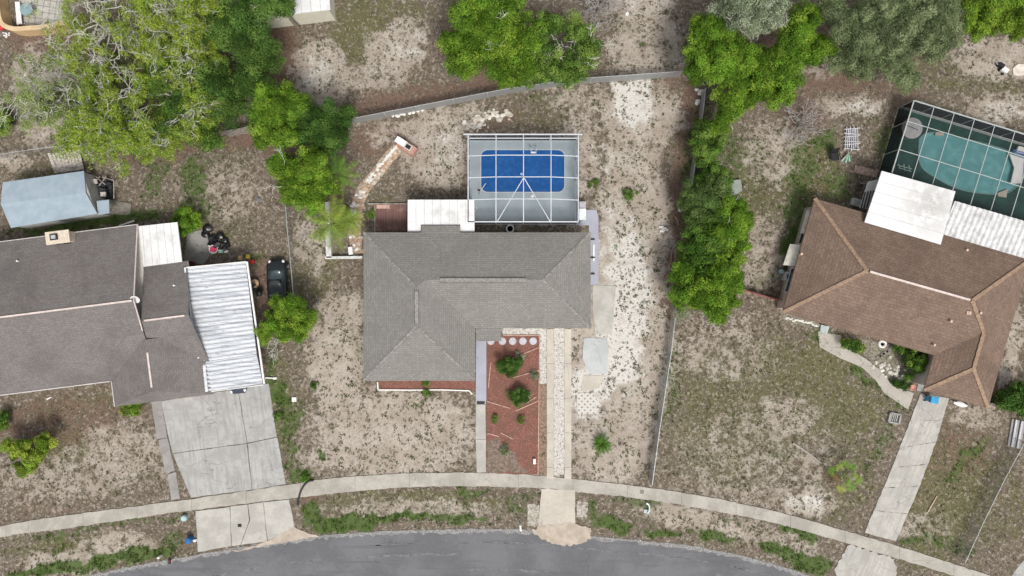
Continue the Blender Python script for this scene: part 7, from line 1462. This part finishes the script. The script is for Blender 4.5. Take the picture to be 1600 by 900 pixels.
x, y = at(404, 312); tag(MB().blob((x, y, .1), .3, .2, .14, .25, 9, 2).build('grey_rock', M('dark_rock', (.15, .15, .15), .9)), 'dark grey lump on the dry ground left of the thin fence', 'rock')
# small pale bits on the right driveway side & road debris
random.seed(77)

# ------------------------------------------------------------------ weeds, tufts and grass as ground cover
def tufts(name, label, pts, mat, h=(.05, .16), r_=(.08, .22), nb=9, lw=.018):
    m = len(pts); P_ = np.repeat(np.array(pts), nb, 0); k = len(P_); rad = np.repeat(rng.uniform(*r_, m), nb); a = rng.uniform(0, 2 * np.pi, k); q = rng.uniform(.45, 1, k); hh_ = np.repeat(rng.uniform(*h, m), nb) * rng.uniform(.6, 1.2, k)
    base = np.stack([P_[:, 0] + np.cos(a) * rad * .25 * q, P_[:, 1] + np.sin(a) * rad * .25 * q, np.full(k, .0)], 1); tip = np.stack([P_[:, 0] + np.cos(a) * rad * q, P_[:, 1] + np.sin(a) * rad * q, hh_], 1)
    w_ = lw * rng.uniform(.7, 1.5, k); sd_ = np.stack([-np.sin(a) * w_, np.cos(a) * w_, np.zeros(k)], 1); md = (base + tip) / 2 + np.array([0, 0, 1]) * hh_[:, None] * .35
    v = np.stack([base, md + sd_, tip, md - sd_], 1).reshape(-1, 3); me = bpy.data.meshes.new(name); n4_ = 4 * k
    me.vertices.add(n4_); me.vertices.foreach_set('co', v.reshape(-1)); me.loops.add(n4_); me.loops.foreach_set('vertex_index', np.arange(n4_)); me.polygons.add(k); me.polygons.foreach_set('loop_start', np.arange(0, n4_, 4)); me.polygons.foreach_set('loop_total', np.full(k, 4)); me.update(calc_edges=True)
    at2 = me.attributes.new('tint', 'FLOAT', 'FACE'); at2.data.foreach_set('value', np.clip(np.repeat(rng.uniform(.3, 1.1, m), nb) * rng.uniform(.7, 1.2, k), 0, 1.2).astype(np.float32)); at2 = me.attributes.new('hue', 'FLOAT', 'FACE'); at2.data.foreach_set('value', np.clip(np.repeat(rng.uniform(0, 1, m), nb), 0, 1).astype(np.float32))
    me.materials.append(mat); o = bpy.data.objects.new(name, me); col.objects.link(o); tag(o, label, kind='stuff'); o['category'] = 'ground cover'; return o
def inpoly(px, py, poly):
    r_ = np.zeros(len(px), bool); n_ = len(poly)
    for i in range(n_):
        x1, y1 = poly[i]; x2, y2 = poly[(i + 1) % n_]; c = ((y1 > py) != (y2 > py)) & (px < (x2 - x1) * (py - y1) / (y2 - y1 + 1e-9) + x1); r_ ^= c
    return r_
def free(px, py):
    m = np.ones(len(px), bool)
    for poly in ([(742, 513), (855, 513), (893, 513), (893, 745), (854, 745), (854, 600), (842, 742), (742, 742)], [(855, 513), (893, 513), (893, 760), (855, 760)], [(570, 365), (921, 365), (921, 511), (742, 511), (742, 611), (570, 594)], [(730, 213), (905, 213), (905, 348), (730, 348)],
                 [(905, 328), (960, 328), (962, 522), (952, 584), (940, 612), (905, 612)], [(901, 614), (929, 613), (929, 646), (903, 647)], [(585, 312), (742, 312), (742, 365), (585, 365)], [(250, 627), (420, 599), (448, 757), (299, 777)], [(306, 798), (452, 780), (461, 828), (310, 862)],
                 [(1438, 615), (1482, 622), (1399, 846), (1350, 832)], [(1330, 850), (1398, 873), (1400, 905), (1300, 930)], [(846, 764), (898, 764), (898, 822), (844, 822)], [(0, 373), (212, 351), (290, 409), (384, 410), (410, 600), (180, 632), (174, 600), (0, 621)], [(1273, 310), (1600, 400), (1545, 638), (1447, 612), (1455, 555), (1222, 487)],
                 [(1400, 165), (1428, 157), (1600, 208), (1600, 400), (1350, 345), (1378, 270)], [(1279, 518), (1313, 524), (1394, 603), (1427, 614), (1419, 640), (1370, 600)], [(4, 285), (131, 267), (152, 334), (17, 356)], [(30, -10), (97, -10), (99, 48), (30, 48)], [(390, -10), (520, -10), (520, 30), (400, 36)], [(549, 240), (625, 225), (575, 300), (572, 400), (548, 400)], [(237, 628), (253, 626), (282, 779), (268, 781)]): m &= ~inpoly(px, py, poly)
    m &= ~((py > interp(SWT, px) + .5) & (py < interp(SWB, px) - .5)); m &= py < interp(RT, px) - .5
    return m
def scatter(n_, wfun, x0=-30, x1=1630, y0=-30, y1=905):
    px = rng.uniform(x0, x1, n_); py = rng.uniform(y0, y1, n_); p = wfun(px, py); k = (rng.uniform(size=n_) < p) & free(px, py); px, py = px[k], py[k]; return np.stack([(px - 800) * S, (450 - py) * S], 1)
WEED = leafmat('weed_olive', (.085, .105, .035), (.16, .155, .075), trans=.1); GRASSG = leafmat('grass_green', (.085, .17, .03), (.16, .23, .06), trans=.15); DRYG = leafmat('grass_dry', (.14, .12, .082), (.27, .235, .18), trans=.1); LIT = leafmat('litter_leaf', (.115, .078, .06), (.26, .19, .155), trans=.05)
def wsand(px, py):
    s_ = np.maximum(field(px, py, 'sand'), field(px, py, 'white')); cl_ = wob(px + 50, py + 20, 9); return np.clip((s_ * 1.0) * np.clip((cl_ - .38) * 3.0, .06, 1) * (1 - .7 * field(px, py, 'litter')) * .95, 0, 1)
tufts('weed_cover', 'sparse olive weed tufts dotted over the sand', scatter(60000, wsand), WEED, (.03, .1), (.08, .25), 10, .022)
tufts('dry_grass', 'thin dry grass tufts over the front lawns', scatter(60000, lambda a, b: np.clip(.16 + .5 * field(a, b, 'olive') - .3 * field(a, b, 'sand'), 0, 1) * np.clip((wob(a + 9, b + 70, 6) - .3) * 2.2, .1, 1)), DRYG, (.03, .09), (.07, .2), 7, .018)
tufts('olive_grass', 'short olive grass tufts in the lawns', scatter(60000, lambda a, b: np.clip(.05 + .6 * field(a, b, 'olive') + .2 * field(a, b, 'green') - .2 * field(a, b, 'sand'), 0, 1) * np.clip((wob(a + 40, b + 170, 7) - .35) * 2.4, .05, 1)), WEED, (.03, .1), (.07, .2), 7, .018)
tufts('green_grass', 'dense green grass along the road edge and fences', scatter(160000, lambda a, b: np.clip(field(a, b, 'green') * 1.2 - .2, 0, 1) * np.clip((wob(a + 140, b + 17, 6) - .2) * 2.0, .1, 1)), GRASSG, (.05, .16), (.09, .22), 8, .022)
tufts('leaf_litter', 'brown fallen leaves under the trees', scatter(50000, lambda a, b: np.clip(field(a, b, 'litter') * .9, 0, 1)), LIT, (.01, .03), (.06, .14), 4, .035)

fence('sagging wire fence crossing the lawn in the lower right corner', [(1602, 690), (1572, 745), (1535, 820), (1508, 880)], 1.3, lattice('thin_mesh3', (.24, .25, .24), .38))
mb = MB(); mb.prism(ragged(pl([(1136, 284), (1156, 281), (1158, 298), (1146, 306), (1136, 304)]), .3, .06), 0, .35); tag(mb.build('pale_tarp', M('pale_green_tarp', (.27, .30, .27), .8, .1, 3), bevel=.04), 'pale grey green covered heap half under the greyish green bush', 'tarp')
